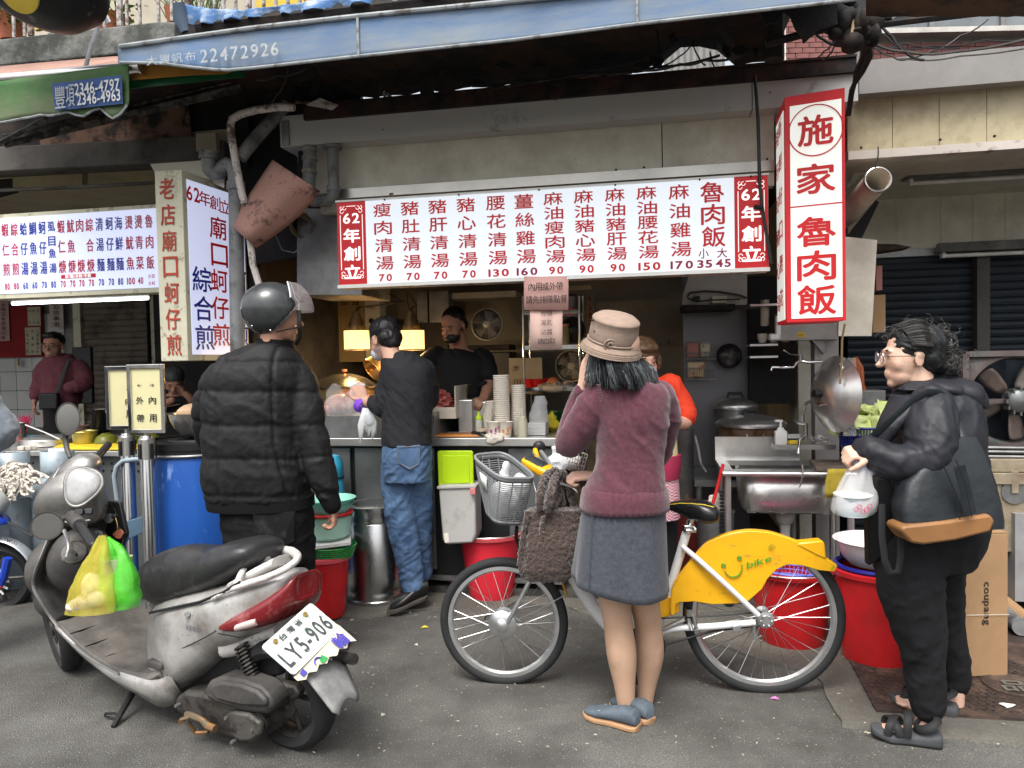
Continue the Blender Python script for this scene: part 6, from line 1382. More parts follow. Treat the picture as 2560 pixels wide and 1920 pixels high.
for k in range(5):
 mb=MB();mb.T([PF(2140,895,.55),PF(2122+k*8,920,.5),PF(2120+k*9,960,.5),PF(2136+k*6,976,.5)],.012,8);one('orange_hose','coiled orange hose loop hanging before the navy shutter','hose',mb,M('dull_orange_hose_%d'%k,(.32,.08,.025),.5),'orange hose loops')
mb=MB();mb.T([PF(x,y,-.15)for x,y in((2112,810),(2105,850),(2104,905),(2100,960))],.006,8);one('bamboo_pole','thin tan cord hanging from the red edged lightbox','cord',mb,M('tan_cord',(.3,.22,.12),.8))
mb=MB();mb.fb(2234,2252,950,1150,.9,.05,2240);one('pink_board','narrow dusty pink board behind the woman with glasses','board',mb,m_pinksheet,sm=False)
mb=MB();mb.fb(2262,2300,965,985,.9,.03,2270);one('bright_packet','yellow and red packet behind the chin of the woman','packet',mb,m_yellow,sm=False)
vh=thing('vent_hose','silver corrugated vent hose mouth right of the red edged lightbox','hose',PF(2160,480,.0))
a=PF(2196,448,-.15);b=PF(2095,560,.55);axd=(b-a).normalized();mb=MB();mb.shell([(.062 if i%2 else .058,i*.019)for i in range(34)],a+axd*.63,36,-axd,.003);mb.f=mb.f;mb.B('hose',M('hose_foil',(.72,.66,.56),.5,.0,var=.15,ns=10),vh)
mb=MB();mb.L([(.061,-.002),(.066,.0),(.066,.02),(.061,.022),(.061,-.002)],a,36,axd);mb.B('rim',m_steel,vh)
mb=MB();mb.T([PF(2195,367,-.05),PF(2196,385,-.08),PF(2192,405,-.12),PF(2188,420,-.15)],.003,5);mb.B('hanging_wire',m_dark,vh)
mb=MB();quad(mb,[(2118,470),(2150,400),(2205,395),(2215,412),(2150,440)],.35,.01);one('foil_flap','pale creased sheet above the vent hose','sheet',mb,m_duct,sm=False)
mb=MB();quad(mb,[(2112,600),(2130,575),(2190,500),(2198,505),(2150,605)],.3,.02);one('dark_bracket','dark slanting bracket under the vent hose','bracket',mb,m_dark,sm=False)
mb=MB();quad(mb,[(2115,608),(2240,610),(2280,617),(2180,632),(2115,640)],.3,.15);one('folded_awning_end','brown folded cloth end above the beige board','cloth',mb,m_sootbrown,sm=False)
ef=thing('exhaust_fan','square exhaust fan with grimy metal blades at the right edge','fan',kv(2530,.15,1.1),-AF)
m_efr=M('grimy_pinkish_metal',(.15,.12,.115),.5,.4,var=.3,ns=5,c2=(.10,.13,.12),c2amt=.3,c2s=5)
fcx=PF(2540,1002,.15);rr_=.225;hw=.255
mb=MB();pts=[];n=64
for k in range(n):
 a=2*mpi*k/n;ct,st=mcos(a),msin(a);kk=hw/max(abs(ct),abs(st));pts.append((ct*kk,st*kk,ct*rr_,st*rr_))
rows=[[fcx+U*p[0]+Z*p[1]for p in pts]+[fcx+U*pts[0][0]+Z*pts[0][1]],[fcx+U*p[2]*1.05+Z*p[3]*1.05 for p in pts]+[fcx+U*pts[0][2]*1.05+Z*pts[0][3]*1.05],[fcx+U*p[2]+Z*p[3]+V*.05 for p in pts]+[fcx+U*pts[0][2]+Z*pts[0][3]+V*.05]]
mb.grid(rows);mb.B('frame',m_efr,ef,solid=.006)
mb=MB()
for s,t_ in((0,1),(0,-1),(1,0),(-1,0)):
 mb.fbox(*(lambda q:(q.x-(hw if s==0 else .015)+s*hw,q.x+(hw if s==0 else .015)+s*hw,.12,.19,q.z-(hw if s else .015)+t_*hw,q.z+(hw if s else .015)+t_*hw))(FMI@fcx))
mb.B('edge_flange',m_efr,ef,sm=False)
hubc=PF(2560,1000,.13)
for k in range(5):
 an=R(60+72*k);e=U*mcos(an)+Z*msin(an);g_=-U*msin(an)+Z*mcos(an);rows=[]
 for q,w_ in((.05,.018),(.09,.034),(.16,.044),(.200,.042),(.215,.024)):
  rows.append([fcx+e*q+g_*(w_*s_)+V*(.04+.35*w_*s_)for s_ in(-1,-.5,0,.5,1)])
 mb=MB();mb.grid(rows);mb.B('blade',M('blade_%d'%k,(.13+.02*(k%2),.115,.10),.5,.4,var=.35,ns=14),ef,solid=.004)
mb=MB();mb.L([(0,.09),(.045,.085),(.06,.07),(.065,.0),(.055,-.02),(0,-.02)],fcx+V*.02,24,-V);
for k in range(12):
 an=2*mpi*k/12;e=U*mcos(an)+Z*msin(an);mb.box(fcx+e*.066-V*.03,(.008,.06,.02),Matrix.Rotation(-AF,3,'Z'))
mb.B('motor',m_greysheet,ef)
mb=MB();mb.fbox((FMI@fcx).x-rr_,(FMI@fcx).x+rr_,.13,.15,(FMI@fcx).z-.012,(FMI@fcx).z+.012);mb.B('strut',m_efr,ef,sm=False)
mb=MB();mb.L([(0,0),(rr_,0)],fcx+V*.12,40,V);mb.B('dark_backing',m_navy,ef)
rbn=thing('metal_bench','stained cream metal bench under the exhaust fan','bench',kv(2560,.2,0),-AF);zA_=FL(2500,1148,.05).z;zB_=FL(2500,1182,.05).z;zC_=FL(2500,1212,.05).z
ub0=uf(2400,1200,.05);m_cm=M('stained_cream_metal',(.36,.31,.22),.55,.2,var=.15,ns=4,c2=(.16,.10,.06),c2amt=.35,c2s=7,sharp=.3)
mb=MB();mb.fbox(ub0,uR-.5,.05,.7,zB_+.003,zA_);mb.B('upper_rail',m_cm,rbn,sm=False,bv=.004)
mb=MB();mb.fbox(ub0,uR-.5,.04,.7,zC_+.003,zB_);mb.B('middle_rail',m_cm,rbn,sm=False,bv=.004)
mb=MB();mb.fbox(ub0,uR-.5,.06,.7,.35,zC_);mb.B('front_panel',m_cm,rbn,sm=False,bv=.004)
mb=MB();mb.fbox(ub0,uR-.5,.1,.7,zA_+.001,zA_+.05);mb.B('black_grate',m_blk,rbn,sm=False)
for y in(1118,1128,1140):mb=MB();mb.cyl(PF(2400,y,.08),PF(2700,y+4,.08),.008,n=6);mb.B('grate_bar',m_std,rbn)
q=PF(2535,1230,.055);mb=MB();mb.L([(0,0),(.062,0),(.062,.006),(0,.006)],q,32,-V);vv=mb.B('round_vent',m_std,rbn)
mb=MB();mb.box(PF(2537,1205,.045),(.035,.012,.12),Matrix.Rotation(-AF,3,'Z'));mb.B('latch',m_cm,rbn,bv=.003)
mb=MB();mb.fbox(uf(2520,1300,.1),uR-.5,.02,.6,.1,FL(2560,1285,.02).z);one('grey_cabinet','plain grey metal cabinet at the lower right edge','cabinet',mb,M('flat_grey_paint',(.26,.26,.26),.5),sm=False)
fR=PG(2520,1690,.026);cx=thing('cardboard_box','tall brown cardboard box with sideways printed name on the iron cover','box',fR)
hc_=P(2535,1333,fR.y).z;wL=.34;ang=R(2);ex_=VC((mcos(ang),msin(ang),0));ey_=VC((-msin(ang),mcos(ang),0));ey_=VC((-.12,.99,0));dp=.30
o4=[fR-ex_*wL,fR,fR+ey_*dp,fR+ey_*dp-ex_*wL]
mb=MB();mb.prism([p+Z*.002 for p in o4],Z*(hc_-.028));mb.B('carton',m_card,cx,sm=False,bv=.004)
mb=MB();mb.prism([o4[0]+Z*(hc_-.025),o4[1]+Z*(hc_-.025),o4[1]+ey_*dp*.5+Z*(hc_-.025),o4[0]+ey_*dp*.5+Z*(hc_-.025)],Z*.004);mb.B('flap',m_card,cx,sm=False)
mb=MB();mb.box(o4[1]-ex_*wL/2+VC((0,-.002,hc_*.42)),(wL,.001,.003));mb.B('strap_mark',M('twine',(.6,.55,.45),.8),cx,sm=False)
c0_=P(2468,1508,fR.y-.004);mbl=MB();word(mbl,'coupang',c0_-VC((.0,.002,0)),-Z,ex_,.185,.03,.012,.09);mbl.B('lettering',m_tblack,cx,sm=False)
mbl=MB();
for k,y in enumerate((1385,1403)):
 q=P(2445,y,fR.y-.006);mbl.T([q+VC((mcos(a)*.009,0,msin(a)*.009))for a in[j*1.0472 for j in range(6)]],.0012,4,closed=True)
 mbl.T([q-ex_*.012,q+ex_*.012],.0012,4)
mbl.B('printed_symbols',m_tblack,cx,sm=False)
for k,(x,y,rr_,lb,mt)in enumerate(((2556,1610,.045,'grey pipe end lying behind the cardboard box, lower one',m_pipe),(2570,1570,.05,'tan cardboard tube lying above the grey pipe ends',m_card),(2580,1625,.035,'small grey pipe end at the far right edge',m_pipe))):
 q=P(x,y,3.55);q.z=max(q.z,rr_+.03);mb=MB();mb.shell([(rr_,0),(rr_,.5)],q,28,VC((.25,.95,0)),.004);one('pipe_offcut',lb,'pipe',mb,mt)
#  PEOPLE
tmp_scene=bpy.data.scenes.new('tmp')
def fuse(mb,voxel,sm=5,fac=.5):
 me=bpy.data.meshes.new('f');me.from_pydata(mb.v,[],mb.f)
 import bmesh
 bm=bmesh.new();bm.from_mesh(me);bmesh.ops.recalc_face_normals(bm,faces=bm.faces);bm.to_mesh(me);bm.free()
 o=bpy.data.objects.new('f',me);tmp_scene.collection.objects.link(o)
 r=o.modifiers.new('r','REMESH');r.mode='VOXEL';r.voxel_size=voxel
 if sm:s=o.modifiers.new('s','SMOOTH');s.iterations=sm;s.factor=fac
 vl=tmp_scene.view_layers[0];vl.update();dg=vl.depsgraph;dg.update()
 out=bpy.data.meshes.new_from_object(o.evaluated_get(dg))
 bpy.data.objects.remove(o);bpy.data.meshes.remove(me);return out
def getco(me):
 n=len(me.vertices);a=np.empty(n*3,np.float32);me.vertices.foreach_get('co',a);nn=np.empty(n*3,np.float32);me.vertices.foreach_get('normal',nn)
 return a.reshape(-1,3).astype(np.float64),nn.reshape(-1,3).astype(np.float64)
def setco(me,a):me.vertices.foreach_set('co',a.astype(np.float32).ravel());me.update()
def _h(i,j,k,s):
 v=np.sin(i*127.1+j*311.7+k*74.7+s*17.3)*43758.5453;return v-np.floor(v)
def vnoise(p,s=.0):
 f=np.floor(p);t=p-f;t=t*t*(3-2*t);i,j,k=f[:,0],f[:,1],f[:,2];r=0
 for a in(0,1):
  wa=t[:,0]if a else 1-t[:,0]
  for b in(0,1):
   wb=t[:,1]if b else 1-t[:,1]
   for c in(0,1):
    wc=t[:,2]if c else 1-t[:,2]
    r=r+wa*wb*wc*_h(i+a,j+b,k+c,s)
 return r
def fbm(p,s=.0,o=3):
 r=0;a=.5;q=p
 for k in range(o):r=r+a*vnoise(q,s+k);q=q*2.03;a*=.5
 return r
def rot_axes(p,ang_x=0,ang_y=0):
 return p
def folds(me,amp,scale,seed=0,warp=.06,skew=.0,mask=None):
 co,nn=getco(me)
 w=np.stack([vnoise(co*6,seed+11),vnoise(co*6,seed+12),vnoise(co*6,seed+13)],1)-.5
 q=(co+w*warp);q=q.copy();q[:,2]+=skew*q[:,0];q=q*np.array(scale)
 r=1-np.abs(2*fbm(q,seed,2)/.75-1);r=r**2.2
 d=amp*(r-.45)
 if mask is not None:d=d*mask(co)
 setco(me,co+nn*d[:,None])
def put(name,me,mat,par,ang=0,**k):
 m=wmat(par).inverted();me.transform(m);me.materials.clear();me.materials.append(mat)
 me.name=name;return link(name,me,par,True,ang=ang,**k)
def cr(pts,n=6):
 """Catmull-Rom through tuples of numbers"""
 a=[np.array(p,float)for p in pts];out=[]
 for i in range(len(a)-1):
  p0,p1,p2,p3=a[max(i-1,0)],a[i],a[i+1],a[min(i+2,len(a)-1)]
  for k in range(n):
   t=k/n;out.append(.5*((2*p1)+(-p0+p2)*t+(2*p0-5*p1+4*p2-p3)*t*t+(-p0+3*p1-3*p2+p3)*t**3))
 out.append(a[-1]);return out
class Fig:
 def __init__(s,Y):s.Y=Y;s.k=Y/FPX
 def p(s,px,py,dy=0):return P(px,py,s.Y+dy)
 def torso(s,mb,secs,n=36,p=2.3,yaw=0):
  ax=VC((mcos(yaw),-msin(yaw),0));ay=VC((msin(yaw),mcos(yaw),0));L=[]
  for q in cr(secs,5):L.append((s.p(q[0],q[1],q[2]),ax*(q[3]*s.k),ay*q[4]))
  mb.loft(L,n,p)
 def limb(s,mb,pts,n=14,seg=5):
  q=cr(pts,seg);P3=[s.p(a[0],a[1],a[2])for a in q];r=[max(a[3],.003)for a in q]
  mb.T(P3,r,n);mb.ell(P3[0],(r[0],)*3,nu=12,nv=8);mb.ell(P3[-1],(r[-1],)*3,nu=12,nv=8)
def RZ(a):return Matrix.Rotation(a,3,'Z')
def RX(a):return Matrix.Rotation(a,3,'X')
def RY(a):return Matrix.Rotation(a,3,'Y')
def head_geo(mb,c,yaw,pitch=0,roll=0,s=1.0,full=.0):
 """head of about 0.23 m; local x right, y forward, z up. yaw clockwise from +Y"""
 Rm=RZ(-yaw)@RX(pitch)@RY(roll);T=lambda x,y,z:c+Rm@VC((x,y,z))*s
 E=lambda x,y,z,a,b,cc,rr=None:mb.ell(T(x,y,z),(a*s,b*s,cc*s),Rm@rr if rr else Rm,20,14)
 E(0,-.012,.035,.074,.092,.082);E(0,.028,-.01,.062+full*.006,.062,.085);E(0,.038,-.065,.046+full*.012,.045,.042)
 E(0,.068,-.092,.021,.019,.018);E(0,.072,-.056,.026,.022,.024)
 E(.040,.052,-.022,.024,.024,.026+full*.004);E(-.040,.052,-.022,.024,.024,.026+full*.004)
 E(0,.080,.028,.045,.014,.012)
 E(0,.097,-.006,.0095,.015,.028,RX(.35));E(0,.111,-.021,.014,.013,.011)
 E(0,.087,-.048,.018,.007,.004);E(0,.084,-.057,.016,.007,.0045)
 for sx in(-1,1):
  E(sx*.076,-.008,-.008,.007,.019,.031,RZ(sx*-.35));E(sx*.079,-.012,.008,.008,.018,.014,RZ(sx*-.35));E(sx*.026,.078,.010,.014,.010,.009)
 mb.loft([(T(0,-.015,-.02),Rm@VC((.052*s,0,0)),Rm@VC((0,.055*s,0))),(T(0,-.022,-.09),Rm@VC(((.052+full*.01)*s,0,0)),Rm@VC((0,.052*s,0))),(c+Rm@VC((0,-.03,-.13))*s+VC((0,0,-.02)),Rm@VC((.056*s,0,0)),Rm@VC((0,.055*s,0)))],20)
 return T,Rm
def eyes(par,T,Rm,s=1.0):
 mb=MB()
 for sx in(-1,1):mb.ell(T(sx*.028,.0845,.010),(.010*s,.005*s,.0035*s),Rm,10,6)
 mb.B('eyes',M('eye_dark',(.02,.012,.01),.25,var=.02),par)
 mb=MB()
 for sx in(-1,1):mb.ell(T(sx*.030,.088,.032),(.016*s,.005*s,.0035*s),Rm,10,6)
 mb.B('eyebrows',m_hairb,par)
def hand_geo(mb,wrist,d,palm_n,side=1,curl=.5,s=1.0,spread=.12,thumb=.6):
 """d: direction wrist->fingers, palm_n: direction the palm faces, side: +1 thumb on d x palm_n side"""
 d=VC(d).normalized();nrm=VC(palm_n);nrm=(nrm-d*nrm.dot(d)).normalized();w=d.cross(nrm)*side
 pc=wrist+d*.048*s
 mb.loft([(wrist-d*.012*s,w*.025*s,nrm*.018*s),(wrist+d*.02*s,w*.034*s,nrm*.016*s),(wrist+d*.06*s,w*.041*s,nrm*.014*s),(wrist+d*.088*s,w*.038*s,nrm*.011*s)],16,2.6)
 lens=(.066,.075,.070,.054)
 for k in range(4):
  off=(1.5-k)*.0205;b=wrist+d*(.084-abs(off)*.15)*s+w*off*s;dirv=(d+w*off*spread*8).normalized();L=lens[k]*s;pts=[b-dirv*.02*s,b];cd=dirv;c_=curl*(1+.08*k)
  q=b
  for j,f in enumerate((.45,.30,.25)):
   ax=cd.cross(nrm);
   a=c_*(.9,1.25,.8)[j]
   cd=(Matrix.Rotation(a,3,dirv.cross(nrm).normalized())@cd).normalized();q=q+cd*L*f;pts.append(q)
  mb.T(pts,[.0095*s,.0098*s,.0092*s,.0085*s,.0070*s],8);mb.ell(pts[-1],(.0072*s,)*3,nu=8,nv=6)
 tb=wrist+d*.025*s+w*.030*s;t1=tb+(w*.62+d*.55+nrm*.25*thumb).normalized()*.035*s;t2=t1+(d*.8+w*.15+nrm*.5*thumb).normalized()*.030*s;t3=t2+(d*.8-w*.1+nrm*.6*thumb).normalized()*.024*s
 mb.T([tb-w*.015*s,tb,t1,t2,t3],[.013*s,.014*s,.0115*s,.0105*s,.0085*s],8);mb.ell(t3,(.0085*s,)*3,nu=8,nv=6)
m_skin=M('skin_tan',(.42,.235,.155),.5,var=.08,ns=12,c2=(.46,.20,.14),c2amt=.3,c2s=9,sharp=.5,bump=.15,bs=250,sss=.15)
m_skinl=M('skin_light',(.58,.36,.26),.5,var=.07,ns=12,c2=(.60,.30,.23),c2amt=.3,c2s=9,sharp=.5,bump=.15,bs=250,sss=.15)
m_skinp=M('skin_pale',(.62,.42,.31),.5,var=.07,ns=12,c2=(.62,.34,.27),c2amt=.28,c2s=9,sharp=.5,bump=.12,bs=250,sss=.15)
m_hairb=M('black_hair',(.012,.011,.011),.38,var=.3,ns=60,bump=.6,bs=250)
m_hairbr=M('brown_hair',(.10,.055,.03),.45,var=.35,ns=50,bump=.6,bs=250)
m_hairg1=M('hair_dark_grey',(.010,.011,.012),.4,var=.3,ns=40)
m_hairg2=M('hair_mid_grey',(.050,.056,.060),.42,var=.3,ns=40)
m_hairg3=M('hair_silver',(.12,.135,.14),.45,var=.3,ns=40)
m_puff=M('black_puffer_nylon',(.009,.009,.0095),.66,var=.2,ns=5,spec=.22,c2=(.016,.016,.0165),c2amt=.3,c2s=8,sharp=.5,bump=.5,bs=34,bdist=.006)
m_knitb=M('black_ribbed_knit',(.006,.006,.0065),.9,var=.1,spec=.2,bump=.5,bs=200)
m_bjean=M('black_denim',(.007,.007,.0075),.9,var=.3,spec=.2,ns=14,c2=(.025,.025,.026),c2amt=.2,c2s=10,bump=.5,bs=300)
m_jean=M('blue_denim',(.042,.085,.175),.85,var=.25,ns=7,c2=(.13,.22,.36),c2amt=.42,c2s=5,sharp=.4,stretch=(1.5,1.5,.6),bump=.6,bs=400)
m_shirt=M('charcoal_cotton',(.016,.017,.021),.85,var=.15,ns=8,bump=.4,bs=60,bdist=.004)
m_sweat=M('heather_plum_wool',(.074,.022,.034),.95,var=.25,spec=.12,ns=140,c2=(.125,.052,.068),c2amt=.35,c2s=60,sharp=.5,bump=.8,bs=260,bdist=.002,sheen=.3)
m_skirt=M('blue_grey_wool_skirt',(.036,.040,.052),.95,var=.3,spec=.15,ns=120,c2=(.075,.08,.095),c2amt=.35,c2s=50,sharp=.6,bump=.6,bs=300,sheen=.2)
m_stock=M('tan_stockings',(.53,.345,.235),.6,var=.08,ns=7,c2=(.43,.26,.175),c2amt=.35,c2s=6,sharp=.6,bump=.15,bs=300)
m_suede=M('slate_suede',(.065,.085,.105),.85,var=.2,ns=14,c2=(.12,.145,.17),c2amt=.3,c2s=12,sharp=.4,bump=.4,bs=120)
m_sole=M('tan_sole',(.36,.21,.11),.7,var=.1)
m_jacket=M('dark_navy_shell',(.015,.016,.021),.55,var=.15,ns=6,bump=.4,bs=22,bdist=.006)
m_trous=M('black_trousers',(.005,.005,.0065),.85,var=.2,ns=6,bump=.5,bs=30,bdist=.006)
m_maroon=M('maroon_fleece',(.15,.045,.06),.95,var=.25,ns=50,bump=.5,bs=120)
m_tee=M('black_tee',(.007,.007,.008),.8,var=.2)
m_redt=M('bright_red_top',(.72,.05,.015),.7,var=.08,ns=8,bump=.4,bs=40,bdist=.004)
m_mask=M('pale_mask',(.62,.62,.68),.8,var=.04)
m_felt=M('beige_felt',(.31,.23,.18),.95,var=.2,spec=.15,ns=60,c2=(.22,.165,.135),c2amt=.3,c2s=30,sharp=.5,bump=.6,bs=260)
def shoe(mb,heel,toe,w,h,up=Z):
 d=(toe-heel);L=d.length;d.normalize();sd=d.cross(up).normalized();prof=[(0,.6,.62),(.06,.78,.9),(.25,.80,1.0),(.45,.80,.80),(.7,1.0,.58),(.88,.82,.42),(.97,.45,.28),(1.0,.2,.18)]
 mb.loft([(heel+d*(L*t)+up*(h*hh/2),sd*w*ww,up*(h*hh/2))for t,ww,hh in prof],24,2.6)
def sole(mb,heel,toe,w,th,up=Z,flare=1.08):
 d=(toe-heel);L=d.length;d.normalize();sd=d.cross(up).normalized();prof=[(-.02,.4),(.0,.65),(.08,.85),(.3,.82),(.5,.82),(.72,1.02),(.9,.82),(.99,.42),(1.02,.2)]
 mb.loft([(heel+d*(L*t)+up*(th/2),sd*w*ww*flare,up*(th/2))for t,ww in prof],24,5)
# - man with helmet
A=Fig(3.49);pa=thing('person','person in black puffer jacket and black helmet standing behind the scooter','person',VC((A.p(680,1660).x,3.49,0)))
mb=MB();T,Rm=head_geo(mb,A.p(694,795),R(62),R(-4),0,1.0)
A.torso(mb,[(680,870,0,36,.08),(655,925,0,70,.10),(642,1100,0,85,.12),(660,1260,0,95,.13)])
A.limb(mb,[(732,945,0,.038),(768,1080,-.02,.036),(826,1240,-.02,.034),(835,1268,-.02,.028)])
A.limb(mb,[(560,950,0,.038),(527,1050,.09,.036),(560,1120,.25,.035)])
A.limb(mb,[(620,1270,0,.08),(625,1450,.02,.06),(630,1640,.05,.04)]);A.limb(mb,[(730,1270,0,.08),(735,1450,0,.06),(738,1640,.03,.04)])
w0=A.p(834,1268,-.02);hand_geo(mb,w0,VC((.0,.1,-1)),VC((-1,-.1,-.1)),1,.75,.98,.08,.9)
me=fuse(mb,.0055,3);put('body',me,m_skin,pa)
mb=MB();A.torso(mb,[(672,862,.02,44,.11),(658,880,0,78,.13),(648,900,0,104,.16),(640,940,0,122,.19),(637,1020,0,124,.20),(637,1100,0,124,.20),(642,1180,0,130,.20),(648,1232,0,130,.19),(652,1248,0,124,.175)],40,2.5)
A.limb(mb,[(730,932,.0,.083),(750,978,0,.094),(764,1040,-.02,.088),(782,1110,-.03,.079),(803,1180,-.04,.073),(818,1228,-.04,.063)],20)
A.limb(mb,[(560,940,.0,.083),(538,985,.06,.090),(524,1045,.10,.084),(535,1100,.22,.075),(575,1120,.3,.06)],20)
me=fuse(mb,.009,6)
def puff(me,fig,lines,vline,A1=.0062,seed=3):
 co,nn=getco(me);w=fbm(co*5,seed,2)-.4
 zz=co[:,2]+.035*w+.02*co[:,0]
 d=np.zeros(len(co))
 for y in lines:
  z0=fig.p(650,y).z;q=(zz-z0)/.013;d-=A1*np.exp(-q*q);q2=(zz-z0)/.045;r=fbm(np.stack([co[:,0]*26,co[:,1]*26,co[:,2]*5],1),seed+2,2);d-=.007*np.exp(-q2*q2)*(1-np.abs(2*r-.75))**3
 x0=fig.p(vline,1000).x+.05*np.clip((co[:,2]-fig.p(600,940).z)/.15,0,1)**1.5;q=(co[:,0]-x0)/.007;back=nn[:,1]<.2;d-=.011*np.exp(-q*q)*back
 xs=fig.p(712,1000).x;q=(co[:,0]-xs-.06*np.clip((fig.p(700,1100).z-co[:,2])/.3,0,1))/.009;d-=.010*np.exp(-q*q)*back
 setco(me,co+nn*d[:,None])
puff(me,A,[918,990,1070,1150,1238],574);folds(me,.010,(5,5,12),5,.1,.5);folds(me,.003,(22,22,34),8,.08,-.4)
put('puffer_jacket',me,m_puff,pa)
mb=MB();A.torso(mb,[(652,1240,0,130,.18),(653,1256,0,130,.178),(655,1266,0,129,.176)],40,2.5);mb.B('hem_band',m_knitb,pa,ang=60)
mb=MB();A.torso(mb,[(690,848,.02,42,.085),(686,862,.02,47,.095),(674,884,.0,58,.11)],32,2.2);mb.v=[tuple(VC(v)-Z*.10*(v[0]-A.p(680,860).x))for v in mb.v];mb.B('collar',m_knitb,pa,ang=60)
mb=MB();A.limb(mb,[(818,1232,-.04,.050),(823,1245,-.04,.048),(830,1262,-.035,.044)],20,3);mb.B('cuff',m_knitb,pa,ang=60)
mb=MB();A.torso(mb,[(668,1250,0,108,.15),(670,1300,0,110,.16),(676,1360,0,106,.16),(678,1400,0,102,.155)],36,2.6)
A.limb(mb,[(732,1350,.0,.108),(738,1450,0,.088),(742,1560,0,.076),(742,1645,.02,.070)],18);A.limb(mb,[(622,1350,.0,.105),(622,1450,.03,.088),(625,1560,.05,.076),(628,1640,.06,.068)],18)
me=fuse(mb,.008,4);folds(me,.010,(9,9,22),2,.08);put('jeans',me,m_bjean,pa)
mb=MB();q=A.p(716,1325,-.168);ex,ez=VC((1,.1,0)),Z
mb.prism([A.p(x,y,-.175+dd)for x,y,dd in((630,1283,0),(738,1279,.03),(735,1355,.03),(700,1370,.0),(645,1350,-.0))],VC((0,.006,0)));mb.B('back_pocket',m_bjean,pa,sm=False,bv=.003)
mb=MB();shoe(mb,A.p(735,1690,-.04),A.p(760,1650,.20),.05,.09);shoe(mb,A.p(620,1680,0),A.p(600,1640,.24),.05,.09);o=mb.B('shoes',m_blk,pa)
hc=A.p(682,774);hr=VC((.128,.140,.124));mb=MB();mb.ell(hc,hr,RZ(-R(62))@RX(-R(4)),48,32)
fwd=VC((msin(R(62)),mcos(R(62)),0));keep=[]
def cutz(p):v=VC(p)-hc;f=v.dot(fwd);return v.z>-.112+max(0,f+.02)*1.05
idx=[cutz(p)for p in mb.v];mb.f=[f for f in mb.f if all(idx[i]for i in f)]
hl=mb.B('helmet',M('worn_black_helmet',(.022,.024,.025),.25,var=.3,ns=5,c2=(.09,.10,.10),c2amt=.32,c2s=4,sharp=.5,coat=.3,bump=.1,bs=120),pa,solid=.012,ang=60)
edge={}
for f in mb.f:
 for a,b in zip(f,f[1:]+f[:1]):k=(min(a,b),max(a,b));edge[k]=edge.get(k,0)+1
be=[k for k,v in edge.items()if v==1];adj={}
for a,b in be:adj.setdefault(a,[]).append(b);adj.setdefault(b,[]).append(a)
start=be[0][0];loop=[start];prev=None
while True:
 nx_=[q for q in adj[loop[-1]]if q!=prev]
 if not nx_ or nx_[0]==start or len(loop)>400:break
 prev=loop[-1];loop.append(nx_[0])
lp_=[VC(mb.v[i])for i in loop];lp_=[(lp_[i-1]+lp_[i]*2+lp_[(i+1)%len(lp_)])/4 for i in range(len(lp_))];lp_=[(lp_[i-1]+lp_[i]*2+lp_[(i+1)%len(lp_)])/4 for i in range(len(lp_))]
m2_=MB();m2_.T(lp_,.0075,6,closed=True);m2_.B('rim',M('rim_rubber',(.12,.12,.12),.35),hl)
for x,y in((630,815),(676,826)):m2_=MB();m2_.ell(A.p(x,y,-.128),(.005,)*3,nu=8,nv=6);m2_.B('rivet',m_chrome,hl)
rows=[]
HRm=RZ(-R(62));vc=hc+fwd*.03
for j in range(9):
 t=j/8;el=R(58)-t*R(62);rows.append([])
 for i in range(25):
  a=(i/24-.5)*R(165 if j<6 else 150);rr=.150
  rows[-1].append(vc+HRm@VC((msin(a)*mcos(el*.6)*rr*.90,mcos(a)*mcos(el)*rr+.01,msin(el)*rr*.95+.0)))
m2_=MB();m2_.grid(rows);m2_.B('visor',M('smoky_visor',(.55,.49,.48),.12,var=.05,alpha=.28,c2=(.5,.42,.4),c2amt=.3,c2s=6),hl,ang=0)
m2_=MB();m2_.T([rows[0][0]]+[r[0]for r in rows[:]],.004,6);m2_.T([r[-1]for r in rows[:6]],.006,6);m2_.T([rows[j][23]for j in range(9)],.003,5);m2_.B('visor_edge',m_steel,hl)
m2_=MB();m2_.ell(A.p(753,752,-.03),(.012,)*3,nu=10,nv=6);m2_.B('visor_snap',m_blk,hl)
m2_=MB();m2_.T([A.p(x,y,d)for x,y,d in((745,765,-.05),(748,795,-.055),(750,820,-.055),(750,845,-.03),(740,862,0))],.009,6,flat=.4);m2_.T([A.p(x,y,d)for x,y,d in((690,830,-.085),(715,824,-.088),(748,818,-.06))],.007,6,flat=.5);m2_.B('chin_strap',m_blk,hl)
# - man in jeans
B=Fig(4.21);pb_=thing('person','person in charcoal sweatshirt and blue jeans serving himself at the counter','person',VC((B.p(1020,1500).x,4.21,0)))
mb=MB();T,Rm=head_geo(mb,B.p(963,850,.03),R(-42),R(-24),0,1.0)
B.torso(mb,[(985,890,.02,24,.07),(1005,930,0,46,.09),(1018,1030,0,46,.1),(1017,1110,0,48,.1)])
B.limb(mb,[(985,935,0,.045),(965,1015,.02,.04),(940,1008,.06,.036),(915,1005,.10,.030)]);B.limb(mb,[(1062,935,.05,.045),(1068,1010,.2,.04),(1030,1000,.38,.03)])
B.limb(mb,[(998,1120,0,.06),(1002,1290,0,.045),(1030,1450,.0,.036),(1035,1490,0,.038)]);B.limb(mb,[(1045,1120,0,.06),(1051,1290,.05,.035),(1058,1420,.14,.03)])
hand_geo(mb,B.p(912,1004,.10),VC((-.45,.25,.9)),VC((-.3,.9,0)),1,.25,.95,.15);hand_geo(mb,B.p(1028,1000,.38),VC((-.5,.6,0)),VC((0,0,-1)),-1,.4,.95)
me=fuse(mb,.0055,3);put('body',me,m_skinl,pb_)
mb=MB();T2=T
